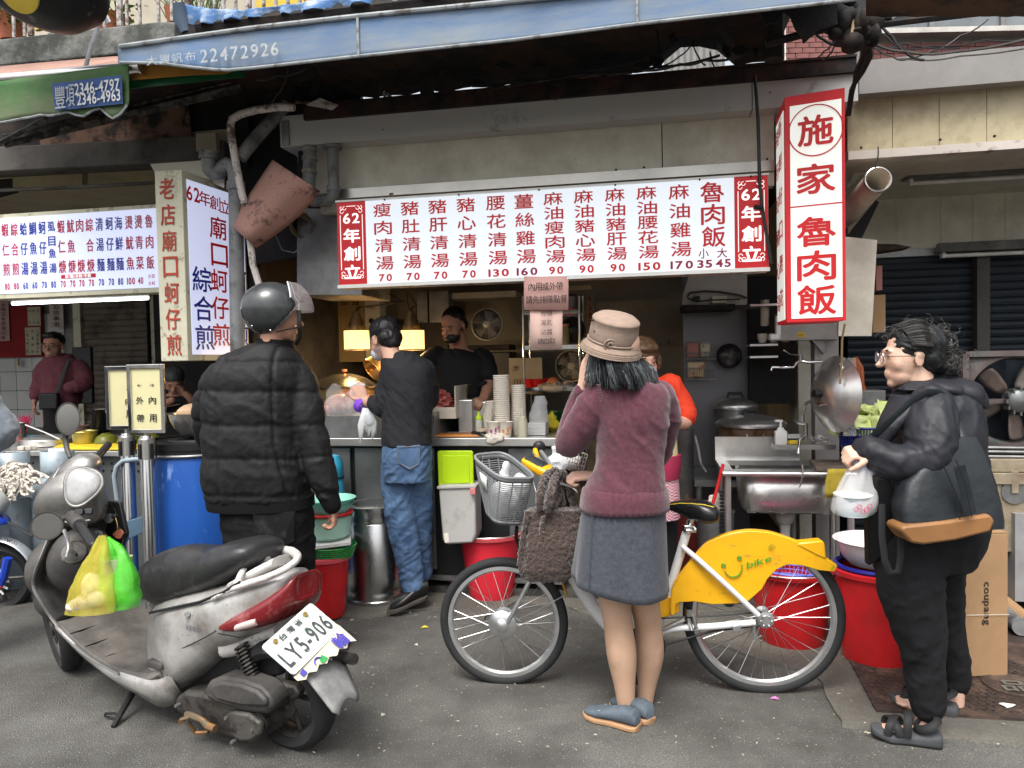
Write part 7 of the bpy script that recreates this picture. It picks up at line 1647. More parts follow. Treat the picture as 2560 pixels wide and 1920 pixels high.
mb.ell(T(0,-.018,.048),(.082,.098,.082),Rm,24,16);mb.ell(T(0,-.05,-.01),(.074,.062,.062),Rm,20,14);mb.ell(T(0,-.058,-.04),(.055,.045,.045),Rm,20,14)
me=fuse(mb,.005,2);folds(me,.006,(60,60,22),3,.03);put('hair',me,m_hairb,pb_)
mb=MB()
for i in range(260):
 a=ru(-2.2,2.2);e=ru(-.5,1.1);p0=T(msin(a)*.083*mcos(e*.8),-.018-mcos(a)*.1*mcos(e*.8),.048+.083*msin(e));dn=(p0-T(0,0,.03)).normalized();mb.T([p0-dn*.004,p0+dn*.004-Z*.008,p0+dn*.003-Z*.018],[.0012,.001,.0005],3)
mb.B('hair_tufts',m_hairb,pb_,kind='stuff')
mb=MB();B.torso(mb,[(1000,880,.02,30,.085),(1008,900,.01,52,.10),(1016,925,0,62,.125),(1021,980,0,60,.135),(1018,1040,0,60,.13),(1016,1085,0,62,.135),(1017,1112,0,63,.14)],36,2.4)
B.limb(mb,[(984,925,.0,.068),(972,970,.0,.070),(965,1015,.0,.066),(950,1012,.03,.056),(940,1008,.06,.050)],18);B.limb(mb,[(1060,925,.04,.066),(1070,975,.1,.066),(1066,1005,.2,.055),(1035,1000,.34,.05)],18)
me=fuse(mb,.007,5);folds(me,.011,(8,8,9),21,.12,1.0);folds(me,.005,(20,20,24),22,.08,1.2);put('sweatshirt',me,m_shirt,pb_)
mb=MB();B.torso(mb,[(1017,1100,0,59,.13),(1018,1150,0,60,.145),(1018,1200,0,57,.14)],36,2.6)
B.limb(mb,[(992,1170,.0,.090),(998,1260,-.01,.088),(1010,1340,-.01,.080),(1024,1410,0,.072),(1033,1466,.0,.068)],20);B.limb(mb,[(1045,1170,.0,.078),(1051,1270,.05,.066),(1055,1350,.1,.056),(1058,1430,.15,.052)],20)
me=fuse(mb,.007,3);folds(me,.010,(9,9,16),31,.1,-.8);folds(me,.005,(22,22,40),33,.08,.4);put('jeans',me,m_jean,pb_)
mb=MB();mb.prism([B.p(x,y,-.152+dd)for x,y,dd in((991,1115,.0),(1052,1112,.02),(1050,1162,.02),(1024,1176,-.0),(994,1160,0))],VC((0,.006,0)));pk=mb.B('back_pocket',m_jean,pb_,sm=False,bv=.002)
mb=MB();mb.T([B.p(x,y,-.156+dd)for x,y,dd in((994,1118,.0),(1050,1115,.02),(1047,1160,.02),(1024,1172,-.0),(997,1157,0))],.0018,4,closed=True);mb.B('stitching',M('tan_stitching',(.28,.25,.2),.8),pk)
mb=MB();B.limb(mb,[(1028,1458,0,.054),(1030,1478,0,.048)],18,2);mb.B('sock',M('navy_green_sock',(.02,.05,.10),.9),pb_)
mb=MB();h_=B.p(1064,1496,0);t_=B.p(972,1534,-.10);t_.z=.03;h_.z=.085;up=(Z+(h_-t_).normalized()*.3).normalized();shoe(mb,h_,t_,.05,.10,up);sh_=mb.B('clog',M('black_rubber_clog',(.012,.012,.012),.35),pb_)
mb=MB();sole(mb,h_-up*.025,t_-up*.022,.05,.03,up);mb.B('clog_sole',M('dirty_sole',(.06,.052,.045),.8),pb_)
mb=MB();shoe(mb,B.p(1066,1480,.15),B.p(1010,1490,.22),.048,.09);mb.B('clog',m_blk,pb_)
mb=MB();ec=B.p(903,1013,.11);dv=(B.p(890,1002,.13)-B.p(918,1016,.09)).normalized();mb.L([(.042,-.022),(.045,0),(.042,.022),(.034,.022),(.034,-.022),(.042,-.022)],ec,28,dv);mb.B('wristband',M('purple_wristband',(.20,.06,.62),.7,var=.08),pb_)
m_glove=M('clear_glove',(.80,.82,.84),.22,alpha=.62,var=.05,bump=.6,bs=40,bdist=.006)
mb=MB();
for(x,y,dd,rx,rz)in((893,985,.14,.035,.055),(885,968,.15,.025,.05),(880,960,.15,.012,.05)):mb.ell(B.p(x,y,dd),(rx,.025,rz),RY(-.4),14,10)
for k in range(5):mb.T([B.p(896,980,.14),B.p(882+k*7,962,.14),B.p(877+k*9,948+abs(k-1)*5,.14)],[.014,.010,.007],8)
me=fuse(mb,.005,2);folds(me,.006,(50,50,50),5,.02);put('plastic_glove',me,m_glove,pb_)
gv=thing('glove_bag','bundle of clear plastic bags hanging from the purple wristband','plastic bag',B.p(915,1050,.1))
for k in range(6):
 x0=905+k*8;mb=MB();L_=[88,60,40,70,78,66][k];mb.T([B.p(912+k*3,1020,.07),B.p(x0-2,1020+L_*.5,.06),B.p(x0+ru(-14,6),1020+L_,.06)],[.014,.022,.004],10,flat=.35);mb.B('bag_tail',m_glove,gv,ang=0)
mb=MB();mb.ell(B.p(925,1045,.06),(.035,.02,.05),nu=16,nv=10);mb.B('bag_body',m_glove,gv)
mb=MB();mb.T([B.p(x,y,d)for x,y,d in((946,868,-.03),(937,880,0),(942,895,.03),(955,898,.04))],.002,5);mb.T([B.p(x,y,d)for x,y,d in((946,870,-.03),(950,885,-.01),(948,897,.02))],.002,5);mk=mb.B('mask_loop',m_mask,pb_)
mb=MB();mb.ell(T(0,.085,-.045),(.055,.04,.045),Rm,20,14);mb.B('face_mask',m_mask,pb_)
# - woman with hat
Cw=Fig(2.90);pc_=thing('person','person in plum sweater, grey skirt and beige felt hat holding the bicycle','person',VC((Cw.p(1580,1800).x,2.90,0)))
mb=MB();T,Rm=head_geo(mb,Cw.p(1545,878,.02),R(-14),R(8),R(4),1.0)
Cw.torso(mb,[(1560,940,.0,40,.07),(1575,985,0,82,.09),(1575,1100,0,74,.1),(1560,1260,0,88,.11),(1555,1360,0,96,.12)])
Cw.limb(mb,[(1500,990,0,.045),(1425,1100,.06,.040),(1448,1000,.12,.030),(1456,968,.10,.024)]);Cw.limb(mb,[(1652,990,.02,.042),(1668,1050,.08,.036),(1640,1140,.18,.032),(1560,1190,.2,.028),(1510,1200,.16,.025),(1484,1198,.14,.025)])
Cw.limb(mb,[(1520,1340,.0,.09),(1537,1490,0,.063),(1545,1560,0,.056),(1554,1635,0,.058),(1562,1720,0,.040),(1567,1785,0,.032),(1568,1808,.0,.033)],20)
Cw.limb(mb,[(1600,1340,.03,.09),(1610,1490,.05,.063),(1620,1560,.08,.054),(1624,1635,.09,.056),(1617,1710,.1,.038),(1612,1765,.1,.030),(1612,1785,.1,.032)],20)
d_=(Cw.p(1490,1790,.05)-Cw.p(1570,1808,0));mb.ell(Cw.p(1540,1806,.03),(.075,.036,.028),RZ(-.35),20,12);mb.ell(Cw.p(1590,1775,.14),(.06,.034,.026),RZ(-.5),20,12)
hand_geo(mb,Cw.p(1456,972,.09),VC((.12,.05,1)),VC((1,.25,0)),-1,.10,.98,.05,.6)
hand_geo(mb,Cw.p(1482,1190,.12),VC((-1,-.05,.02)),VC((-.15,.2,-1)),-1,.95,1.0,.05,.9)
me=fuse(mb,.0052,3);body=put('body',me,m_skinp,pc_)
mb=MB();Cw.limb(mb,[(1520,1340,.0,.0905),(1537,1490,0,.0645),(1545,1560,0,.0575),(1554,1635,0,.0595),(1562,1720,0,.0415),(1567,1785,0,.0335),(1568,1806,.0,.0345)],24);Cw.limb(mb,[(1600,1340,.03,.0905),(1610,1490,.05,.0645),(1620,1560,.08,.0555),(1624,1635,.09,.0575),(1617,1710,.1,.0395),(1612,1765,.1,.0315),(1612,1785,.1,.034)],24)
mb.ell(Cw.p(1540,1806,.03),(.0765,.0375,.0295),RZ(-.35),20,12);mb.ell(Cw.p(1590,1775,.14),(.0615,.0355,.0275),RZ(-.5),20,12)
mb.ell(Cw.p(1543,1625,-.01),(.04,.05,.10));mb.ell(Cw.p(1632,1625,.08),(.04,.05,.10))
me=fuse(mb,.006,8);put('stockings',me,m_stock,pc_)
mb=MB();Cw.torso(mb,[(1568,934,.0,28,.060),(1570,950,.0,52,.08),(1573,964,0,80,.10),(1578,990,0,92,.115),(1580,1040,0,91,.125),(1577,1100,0,86,.12),(1573,1155,0,84,.12),(1568,1195,0,92,.13),(1562,1225,0,100,.14)],40,2.4)
Cw.limb(mb,[(1506,985,.0,.066),(1475,1030,.0,.070),(1445,1080,.02,.066),(1424,1108,.05,.058),(1430,1060,.10,.052),(1446,1005,.12,.042),(1454,980,.10,.036)],20);Cw.limb(mb,[(1652,990,.02,.060),(1668,1050,.08,.056),(1640,1140,.18,.05),(1560,1190,.2,.042),(1512,1200,.16,.034)],20)
me=fuse(mb,.0065,5);folds(me,.010,(6,6,9),41,.1,.9);folds(me,.0035,(18,18,26),42,.06,.6)
put('sweater',me,m_sweat,pc_)
nrb=46;rows=[]
for(y,hw,dd,tt)in((1216,98,.136,0),(1222,103,.146,1),(1245,105.5,.151,1),(1262,107,.154,1),(1272,107,.155,1),(1273,103,.150,0)):
 rows.append([]);cxp=1562-(y-1218)*.04
 for i in range(nrb*2+1):
  a=2*mpi*i/(nrb*2);kk=(abs(mcos(a))**2.4+abs(msin(a))**2.4)**(-1/2.4);g=(1+(.040 if i%2 else-.02)*tt)
  rows[-1].append(Cw.p(cxp,y)+VC((mcos(a)*hw*Cw.k*kk*g,msin(a)*dd*kk*g,-.014*mcos(a)*0)))
mb=MB();mb.grid(rows);mb.B('ribbed_hem',m_sweat,pc_,ang=0)
mb=MB();Cw.torso(mb,[(1568,925,.0,34,.066),(1568,933,.0,35,.067),(1568,942,.0,40,.07)],32);mb.B('collar',m_sweat,pc_,ang=60)
mb=MB();
for k in range(9):q=Cw.p(1496+k*.9,963+k*5,-.118+.0*k);mb.ell(q,(.010,.006,.003),nu=8,nv=5)
mb.B('raglan_stitches',m_sweat,pc_)
rows=[];
for j in range(15):
 t=j/14;y=1262+t*212;hw=101+19*t**.9;cxp=1559-9*t;rows.append([])
 for i in range(97):
  a=2*mpi*i/96;f_=1+t**1.5*(.035*msin(a*5+1)+.02*msin(a*9));kk=(abs(mcos(a))**2.3+abs(msin(a))**2.3)**(-1/2.3)
  q=Cw.p(cxp,y)+VC((mcos(a)*hw*Cw.k*kk*f_,msin(a)*(.138+.045*t)*kk*f_,0));q.z+=t*(-.055*mcos(a)*.3-.0+(.035 if mcos(a)<0 else .01)*abs(mcos(a)));rows[-1].append(q)
me_b=MB();me_b.grid(rows);sk_=me_b.B('skirt',m_skirt,pc_,solid=.004,ang=0)
for x in(1480,1633):mb=MB();mb.T([Cw.p(x+(3 if x>1600 else-8)*t,1275+195*t,-(.128+.03*t)if x>1600 else-(.118+.03*t))for t in(0,.25,.5,.75,1)],.0018,4);mb.B('seam',m_skirt,sk_)
ha=VC((.15,-.30,.94)).normalized();hx=VC((1,.1,-.12));hx=(hx-ha*hx.dot(ha)).normalized();hy=ha.cross(hx)
hb_=Cw.p(1531,852,.0);mb=MB();secs=[]
for r_,z_,o_ in((.084,-.01,0),(.094,0,0),(.0955,.02,0),(.094,.05,0),(.091,.078,0),(.0935,.082,0),(.0925,.086,0),(.088,.092,0),(.07,.104,0),(.04,.110,0),(.005,.112,0)):secs.append((hb_+ha*z_,hx*r_,hy*r_*1.12))
mb.loft(secs,48,2.0);ht_=mb.B('felt_hat',m_felt,pc_,ang=0)
mb=MB();secs=[(hb_+ha*z_,hx*r_,hy*r_*1.1)for r_,z_ in((.092,.003),(.100,-.006),(.112,-.022),(.121,-.038),(.123,-.042),(.119,-.041),(.108,-.024),(.092,-.006))];mb.loft(secs,56,2.0,cap=False);mb.B('brim',m_felt,ht_,ang=0)
for rr_,zz_ in((.112,-.0215),(.116,-.0285),(.119,-.034)):mb=MB();mb.T([hb_+ha*(zz_+.002)+hx*(mcos(a)*rr_*1.006)+hy*(msin(a)*rr_*1.106)for a in[k*mpi/30 for k in range(60)]],.0011,4,closed=True);mb.B('brim_stitching',m_felt,ht_)
mb=MB();mb.T([hb_+ha*.004+hx*(mcos(a)*.0965)+hy*(msin(a)*.0965*1.12)for a in[k*mpi/30 for k in range(60)]],.0035,6,closed=True);mb.B('hat_cord',m_felt,ht_)
fl=hb_+ha*.012+hx*-.028-hy*.100 if(-hy).y<0 else hb_+ha*.012+hx*-.028+hy*.100
mb=MB()
for turns in range(1):
 mb.T([fl+hx*(mcos(a)*(.004+.0022*a))+ha*(msin(a)*(.004+.0022*a)*.85)+VC((0,-.006+.0006*a,0))for a in[k*.45 for k in range(24)]],.004,6)
mb.B('felt_rosette',m_felt,ht_)
for x,y in((1513,814),(1572,824),(1487,828),(1541,842),(1593,842),(1481,800)):
 mb=MB();qy=-.112+.00002*(x-1535)**2;mb.ell(Cw.p(x,y,qy+.006),(.0055,.005,.0045),nu=8,nv=6);mb.B('dark_dot',m_blk,ht_)
mb=MB();mb.ell(T(-.012,-.015,.0),(.074,.092,.060),Rm,24,16)
Cw.torso(mb,[(1532,880,.01,56,.082),(1540,905,.0,62,.088),(1547,925,0,62,.085),(1550,945,.01,54,.075)],28)
me=fuse(mb,.007,3);put('hair',me,m_hairg1,pc_)
hairmbs=[MB(),MB(),MB()]
for i in range(1500):
 t=random.random();a=R(-95+190*t);rr=.088+ru(-.004,.006)
 sx_,sy_=msin(a)*rr,-mcos(a)*rr*1.05
 cx0=Cw.p(1533,876);p0=cx0+VC((sx_*.92,sy_*.9+.008,ru(-.012,.002)-.14*sx_))
 if t<.56:
  u_=t/.56;ex=1464+(1568-1464)*(u_**.8)+random.gauss(0,5);ey=955+12*msin(u_*3.1)+random.gauss(0,5)
  mx_=1470+(1553-1470)*u_
 else:
  u_=(t-.56)/.44;ex=1572+(1643-1572)*u_**.8+random.gauss(0,5);ey=974-18*u_+random.gauss(0,4);mx_=1562+(1626-1562)*u_
 dd=sy_*1.25-.012-.02*(1-abs(msin(a)));m1=Cw.p(mx_+random.gauss(0,2.5),915,sy_*1.15+ru(-.006,.006));p3=Cw.p(ex,ey,min(dd,-.03)if abs(a)<R(80)else dd-.03)
 c1=m1+VC((0,-.004,.01));pts=cr([tuple(p0),tuple(m1),tuple((m1+p3)/2+VC((random.gauss(0,.004),-.008,0))),tuple(p3)],3)
 sh=noise.noise(VC((t*22,1.7,0)))+random.gauss(0,.30);k=0 if sh<-.02 else(1 if sh<.33 else 2)
 hairmbs[k].T(pts,[.0018]*(len(pts)-3)+[.0014,.0010,.0004],3)
for mb,mt in zip(hairmbs,(m_hairg1,m_hairg2,m_hairg3)):mb.B('hair_strands',mt,pc_,kind='stuff')
def loafer(heel,toe,name='loafer'):
 mb=MB();shoe(mb,heel+Z*.018,toe+Z*.016,.043,.062);o=mb.B(name,m_suede,pc_);mb=MB();sole(mb,heel,toe,.044,.020);mb.B('sole',m_sole,o)
 d=(toe-heel);sd=d.normalized().cross(Z);mb=MB();mb.T([heel+d*(.62+.30*mcos(a)*.9+.02)+sd*.030*msin(a)+Z*(.052-.020*mcos(a))for a in[k*mpi/10-mpi/2 for k in range(11)]],.0018,5);mb.B('moc_stitch',M('pale_stitch',(.4,.42,.42),.8),o)
 mb=MB();mb.ell(heel+VC((0,0,.035))-d.normalized()*.004,(.030,.03,.03));mb.B('heel_cap',m_sole,o)if 0 else None
hL,tL=PG(1598,1832,0),PG(1462,1788,0);loafer(hL+VC((0,.02,0)),tL)
hR,tR=PG(1628,1812,0),PG(1530,1762,0);loafer(hR+VC((0,.01,0)),tR)
# - woman with bun
D=Fig(2.78);pd_=thing('person','person with dark hair bun, glasses, navy jacket and black sandals holding a takeaway bag','person',VC((D.p(2320,1830).x,2.78,0)))
mb=MB();T,Rm=head_geo(mb,D.p(2276,893),R(-78),R(-3),0,1.0,.8)
D.torso(mb,[(2300,960,0,40,.07),(2320,1030,0,70,.13),(2320,1180,0,90,.15),(2330,1320,0,90,.15)])
D.limb(mb,[(2325,1030,-.12,.05),(2330,1140,-.16,.045),(2220,1150,-.16,.036),(2175,1128,-.14,.028)]);D.limb(mb,[(2330,1030,.14,.05),(2320,1140,.16,.045),(2200,1140,.05,.03)])
D.limb(mb,[(2300,1350,-.07,.07),(2294,1550,-.08,.05),(2312,1760,-.09,.036),(2310,1825,-.09,.035)]);D.limb(mb,[(2350,1350,.07,.07),(2366,1560,.12,.045),(2388,1700,.1,.034),(2385,1775,.1,.034)])
hand_geo(mb,D.p(2180,1124,-.14),VC((-1,.1,-.15)),VC((.1,.5,-1)),1,1.0,1.0,.05,.7)
for(hx_,hy_,tx_,ty_,dd)in((2335,1838,2198,1822,-.09),(2390,1785,2240,1750,.1)):
 h_,t_=D.p(hx_,hy_,dd),D.p(tx_,ty_,dd+.0)
 mb.ell(h_.lerp(t_,.4),(.085,.036,.030),RY(-.06),20,12);mb.ell(h_.lerp(t_,.78),(.05,.042,.018),None,18,10)
 for k in range(5):mb.ell(t_+VC((.008+.006*abs(k-1),-.034+.016*k,-.004)),(.017,.009 if k else .011,.010),None,10,8)
me=fuse(mb,.0055,3);put('body',me,m_skinp,pd_)
mb=MB();D.torso(mb,[(2290,968,.0,34,.08),(2318,985,0,72,.12),(2334,1010,0,92,.15),(2336,1060,0,103,.17),(2328,1120,0,114,.175),(2322,1180,0,124,.175),(2326,1240,0,128,.175)],40,2.4)
D.limb(mb,[(2322,1015,-.10,.078),(2324,1060,-.15,.086),(2323,1110,-.18,.083),(2312,1150,-.19,.075),(2268,1158,-.19,.065),(2220,1148,-.18,.058),(2180,1130,-.15,.052),(2168,1125,-.14,.048)],22)
D.limb(mb,[(2330,1015,.11,.085),(2325,1110,.18,.085),(2260,1160,.12,.06)],18)
me=fuse(mb,.0075,5);folds(me,.012,(8,8,8),61,.12,-.8);folds(me,.007,(18,18,18),63,.1,1.0);put('jacket',me,m_jacket,pd_)
mb=MB();D.torso(mb,[(2252,985,-.02,20,.06),(2262,1005,-.05,30,.09),(2225,1060,-.09,24,.06),(2205,1110,-.1,16,.03)],24);me=fuse(mb,.007,3);folds(me,.006,(14,14,8),65,.1);put('jacket_front',me,m_jacket,pd_)
mb=MB();mb.ell(D.p(2330,975,.0),(.115,.13,.045),RY(.22),28,16);mb.ell(D.p(2395,985,-.01),(.080,.12,.062),RY(.25),24,16);mb.ell(D.p(2425,1000,0),(.045,.10,.045),RY(.4),24,14);D.torso(mb,[(2285,955,-.0,28,.075),(2275,975,-.02,40,.09)],24)
me=fuse(mb,.007,5);folds(me,.012,(9,9,14),67,.12,.8);put('hood',me,m_jacket,pd_)
mb=MB();D.torso(mb,[(2314,1225,0,120,.16),(2318,1290,0,130,.17),(2314,1350,0,126,.17),(2300,1410,0,104,.16)],36,2.6)
D.limb(mb,[(2265,1360,-.06,.115),(2272,1450,-.08,.112),(2294,1560,-.09,.090),(2312,1660,-.09,.070),(2319,1768,-.09,.059)],24);D.limb(mb,[(2335,1360,.06,.115),(2346,1450,.09,.085),(2366,1560,.11,.064),(2384,1640,.11,.052),(2390,1706,.11,.047)],24)
me=fuse(mb,.0075,4);folds(me,.013,(9,9,4),71,.12,.5);folds(me,.006,(14,14,18),72,.1,-.5);put('trousers',me,m_trous,pd_)
mb=MB();mb.prism([D.p(x,y,-.20+.0005*(y-1190))for x,y in((2190,1190),(2230,1200),(2250,1290),(2236,1370),(2175,1420-2),(2172,1300))],VC((0,.05,0)));me=mb.B('long_vest_front',m_trous,pd_,bv=.01)
mb=MB();mb.ell(T(0,-.028,.044),(.085,.099,.079),Rm,28,18);mb.ell(T(0,-.055,.0),(.078,.062,.072),Rm,24,16);mb.ell(T(0,.020,.082),(.058,.048,.028),Rm,20,12)
mb.ell(D.p(2350,860,0),(.044,.05,.043),None,20,14);mb.ell(D.p(2362,905,0),(.038,.045,.032),RY(.5),20,14);mb.ell(D.p(2342,912,0),(.036,.05,.036),None,18,12)
me=fuse(mb,.0055,2);folds(me,.008,(30,30,50),77,.05,.6);put('hair',me,m_hairg1,pd_)
hm=[MB(),MB()]
cT=T(0,-.03,.04)
for i in range(620):
 a=ru(-1.5,1.1);s_=ru(-.95,.95);p0=T(s_*-.075 if s_ else 0,.045*mcos(a*.6)+.01,.05+.075*msin(1.2+a*.4)*(1-s_*s_*.5))
 th_=ru(.0,1.0);sd_=-1 if random.random()<.8 else 1
 st=T(sd_*.084*msin(th_*1.7),.055-.04*th_,.125*mcos(th_*1.2)-.002);md=T(sd_*.088*msin(.3+th_*1.5),-.04,.115*mcos(th_*1.35)+.01)
 en=D.p(2350+random.gauss(0,10),875+random.gauss(0,14),sd_*-.0-.04*sd_*-1*-1)
 if(st-cT).length<.09:st=cT+(st-cT).normalized()*.097
 if(md-cT).length<.095:md=cT+(md-cT).normalized()*.102
 hm[0 if random.random()<.72 else 1].T(cr([tuple(st),tuple(md),tuple(en)],4),[.0011]*8+[.0007],3)
for i in range(420):
 bc0,rr_=random.choice([(D.p(2350,860,0),.047),(D.p(2362,905,0),.042),(D.p(2362,905,0),.042)]);a0=ru(0,6.28);tl=ru(-1,1);pts=[]
 ax_=VC((random.gauss(0,.5),-1,random.gauss(0,.5))).normalized();x_,y_,_=frame_from(ax_);off=ax_*ru(-.2,.8)*rr_
 for k in range(9):an=a0+k*.38;pts.append(bc0+off+(x_*mcos(an)+y_*msin(an))*rr_*ru(.85,1.08))
 hm[0 if random.random()<.65 else 1].T(pts,.0009,3)
for i in range(170):
 c0_=random.choice([D.p(2300,815),D.p(2270,820),D.p(2340,830),D.p(2385,920),D.p(2390,900),D.p(2240,835)])+VC((random.gauss(0,.03),random.gauss(0,.03),random.gauss(0,.012)));r0=ru(.008,.022);a0=ru(0,6.28);pts=[c0_+VC((mcos(a0+k*.6)*r0+k*ru(-.001,.002),ru(-.004,.004),msin(a0+k*.6)*r0+.001*k))for k in range(8)];hm[i%2].T(pts,.0007,3)
for mb,mt in zip(hm,(M('bun_hair_dark',(.016,.015,.014),.35,var=.3,ns=40),M('bun_hair_mid',(.085,.08,.074),.35,var=.4,ns=40))):mb.B('hair_strands',mt,pd_,kind='stuff')
mb=MB();mb.T([D.p(2346,845,-.065),D.p(2350,858,-.07),D.p(2352,866,-.06)],[.003,.006,.004],8);mb.B('hair_clip',M('horn_clip',(.30,.17,.06),.4),pd_)
gl=MB();m_rim=M('glasses_metal',(.30,.27,.25),.25,.9)
for sx in(-1,1):gl.torus(T(sx*.032,.108,.006),.023,.0016,Rm@VC((0,1,0)),24,5)
gl.T([T(-.055,.106,.010),T(-.078,.06,.008),T(-.083,.0,.004)],.0018,5);gl.T([T(.055,.106,.010),T(.078,.06,.008),T(.083,.0,.004)],.0018,5);gl.T([T(-.01,.109,.008),T(.01,.109,.008)],.0018,5);g_=gl.B('glasses',m_rim,pd_)
mb=MB();
for sx in(-1,1):mb.L([(0,0),(.022,0),(.022,.001),(0,.001)],T(sx*.032,.108,.006),20,Rm@VC((0,1,0)))
mb.B('lens',M('lens_glass',(.8,.8,.85),.05,alpha=.25),g_);eyes(pd_,T,Rm)
m_sand=M('sandal_foam',(.055,.058,.062),.8,var=.2,ns=20,bump=.5,bs=60);m_strap=M('sandal_strap',(.012,.012,.013),.7)
for(hx_,hy_,tx_,ty_,dd)in((2368,1880,2188,1850,0),(2408,1806,2236,1765,1)):
 h_,t_=PG(hx_,hy_,0),PG(tx_,ty_,0);h_.y+=.04;t_.y+=.03;d_=t_-h_;L_=d_.length;dn_=d_.normalized();sd_=dn_.cross(Z)
 sn=thing if 0 else None;mb=MB();prof=[(-.02,.5,.04),(.02,.8,.050),(.2,.86,.046),(.45,.84,.040),(.72,1.0,.032),(.92,.8,.030),(1.0,.4,.030)]
 mb.loft([(h_+d_*t+Z*(hh/2+(.012 if t>.85 else 0)),sd_*.050*ww,Z*hh/2)for t,ww,hh in prof],26,4);so=mb.B('sandal',m_sand,pd_,ang=60)
 for k in range(11):mb=MB();q=h_+d_*(.02+k*.06)-sd_*-.0;
 mb=MB();c0_=h_+d_*.16+Z*.05;Rs=lambda t,z_,w_,n_=13:[h_+d_*t[0 if a<0 else 1]for a in()]
 def arc(t0,t1,zt_,w_,r_=.0045,fl=3.2):
  pts=[]
  for k in range(13):
   a=mpi*k/12;tt=t0+(t1-t0)*(k/12);pts.append(h_+d_*tt+sd_*(w_*mcos(a))+Z*(.035+(zt_-.035)*msin(a)**.7))
  mb.T(pts,r_,8,flat=fl,up=dn_)
 arc(.78,.60,.078,.047);arc(.55,.78,.084,.047);arc(.42,.50,.105,.046,.0045);mb.B('strap',m_strap,so)
 mb=MB();mb.T([h_+d_*(.20+.16*mcos(a))+sd_*(.040*msin(a))+Z*(.078-.02*mcos(a))for a in[k*mpi/12 for k in range(24)]],.0055,8,closed=True,flat=2.6,up=None);mb.B('ankle_strap',m_strap,so)
tt_=thing('tote_bag','black fabric tote with tan leather base carried by the woman with the bun','bag',D.p(2370,1330,-.2))
def slabpix(name,pts,d,th,mat,par,fig,bv=.01,**k):
 mb=MB();mb.prism([fig.p(x,y,d)for x,y in pts],VC((0,th,0)));return mb.B(name,mat,par,bv=bv,**k)
m_tote=M('tote_nylon',(.013,.016,.019),.42,var=.2,ns=5,bump=.5,bs=16,bdist=.01)
mb=MB();prof_=[]
for j,(y,xl,xr,dp_)in enumerate(((1092,2350,2436,.02),(1130,2330,2448,.04),(1200,2262,2466,.06),(1260,2248,2478,.07),(1300,2254,2484,.07),(1318,2258,2486,.06))):prof_.append((D.p((xl+xr)/2,y,-.255+.05*(1-j/5)),VC(((xr-xl)/2*D.k,0,0)),VC((0,dp_*.85,0)),3.5))
mb.loft([(a,b,c_,6)for a,b,c_,_ in prof_],40);me_=mb.B('bag_body',m_tote,tt_,ang=50)
mb=MB();ptsx=[(2252,1326),(2260,1315),(2370,1303),(2476,1286),(2489,1302),(2478,1330),(2390,1352),(2310,1363),(2278,1358)];mb.prism([D.p(x,y,-.318)for x,y in ptsx],VC((0,.11,0)));mb.B('leather_base',M('tan_leather',(.23,.11,.04),.5,var=.15,ns=6,c2=(.26,.12,.04),c2amt=.3,c2s=7),tt_,bv=.02)
mb=MB()
for pts in([(2390,1150),(2412,1210),(2424,1270),(2430,1292)],[(2352,1150),(2392,1240),(2400,1300)]):mb.T([D.p(x,y,-.335)for x,y in pts],.002,4)
mb.B('seam',m_blk,tt_);mb=MB();mb.T([D.p(x,y,-.333+(1200-y)*-.0000)for x,y in((2398,1165),(2412,1220),(2426,1285))],.020,6,flat=.15,up=VC((0,1,0)));mb.B('webbing',m_tote,tt_)
mb=MB();mb.T([D.p(x,y,d)for x,y,d in((2410,1095,-.2),(2390,1050,-.16),(2372,1000,-.15),(2345,983,-.16),(2318,982,-.18),(2280,1000,-.21),(2235,1040,-.24),(2200,1075,-.24),(2185,1090,-.22))],.016,8,flat=.22,up=VC((0,1,.3)));mb.B('shoulder_strap',m_tote,tt_)
mb=MB();mb.T([D.p(x,y,d)for x,y,d in((2205,1260,-.22),(2205,1340,-.23),(2212,1400,-.23),(2225,1432,-.23),(2245,1430,-.23),(2252,1390,-.23),(2250,1320,-.23))],.012,8,flat=.25,up=VC((0,1,0)));mb.B('hanging_strap',m_strap,tt_)
tk=thing('takeaway_bag','white plastic bag with a printed paper tub hanging from a hand','plastic bag',D.p(2135,1280,-.14))
mb=MB();rows=[];hh_=D.p(2155,1140,-.14);bb_=D.p(2133,1285,-.14)
for j in range(14):
 t=j/13;r_=.012+.058*min(1,(t*1.35))**.75-(.012 if t>.93 else 0);c0_=hh_.lerp(bb_,t);rows.append([])
 for i in range(33):a=2*mpi*i/32;f_=1+.16*(1-t)*msin(a*7+t*2)+.04*msin(a*3+t*5);rows[-1].append(c0_+VC((mcos(a)*r_*1.12*f_,msin(a)*r_*.9*f_,0)))
mb.grid(rows);mb.B('film',M('milky_film',(.82,.82,.82),.3,alpha=.38,var=.05,bump=.3,bs=30,bdist=.01),tk,ang=0)
mb=MB();c0_=D.p(2133,1288,-.14);mb.L([(0,0),(.050,0),(.062,.070),(.064,.072),(0,.072)],c0_,32);tub_=mb.B('paper_tub',M('pale_blue_tub',(.55,.66,.70),.5,c2=(.70,.68,.40),c2amt=.3,c2s=14),tk)
mb=MB();mb.L([(0,.072),(.066,.072),(.066,.078),(0,.080)],c0_,32);mb.B('tub_lid',m_white,tk)
mb=MB();
for k in range(5):q=c0_+VC((-.02+.012*k,-.066,.035+.01*msin(k*2)));mb.torus(q,.008,.0012,VC((0,1,0)),14,4)
mb.B('tub_print',M('red_violet_print',(.5,.06,.15),.6),tub_)
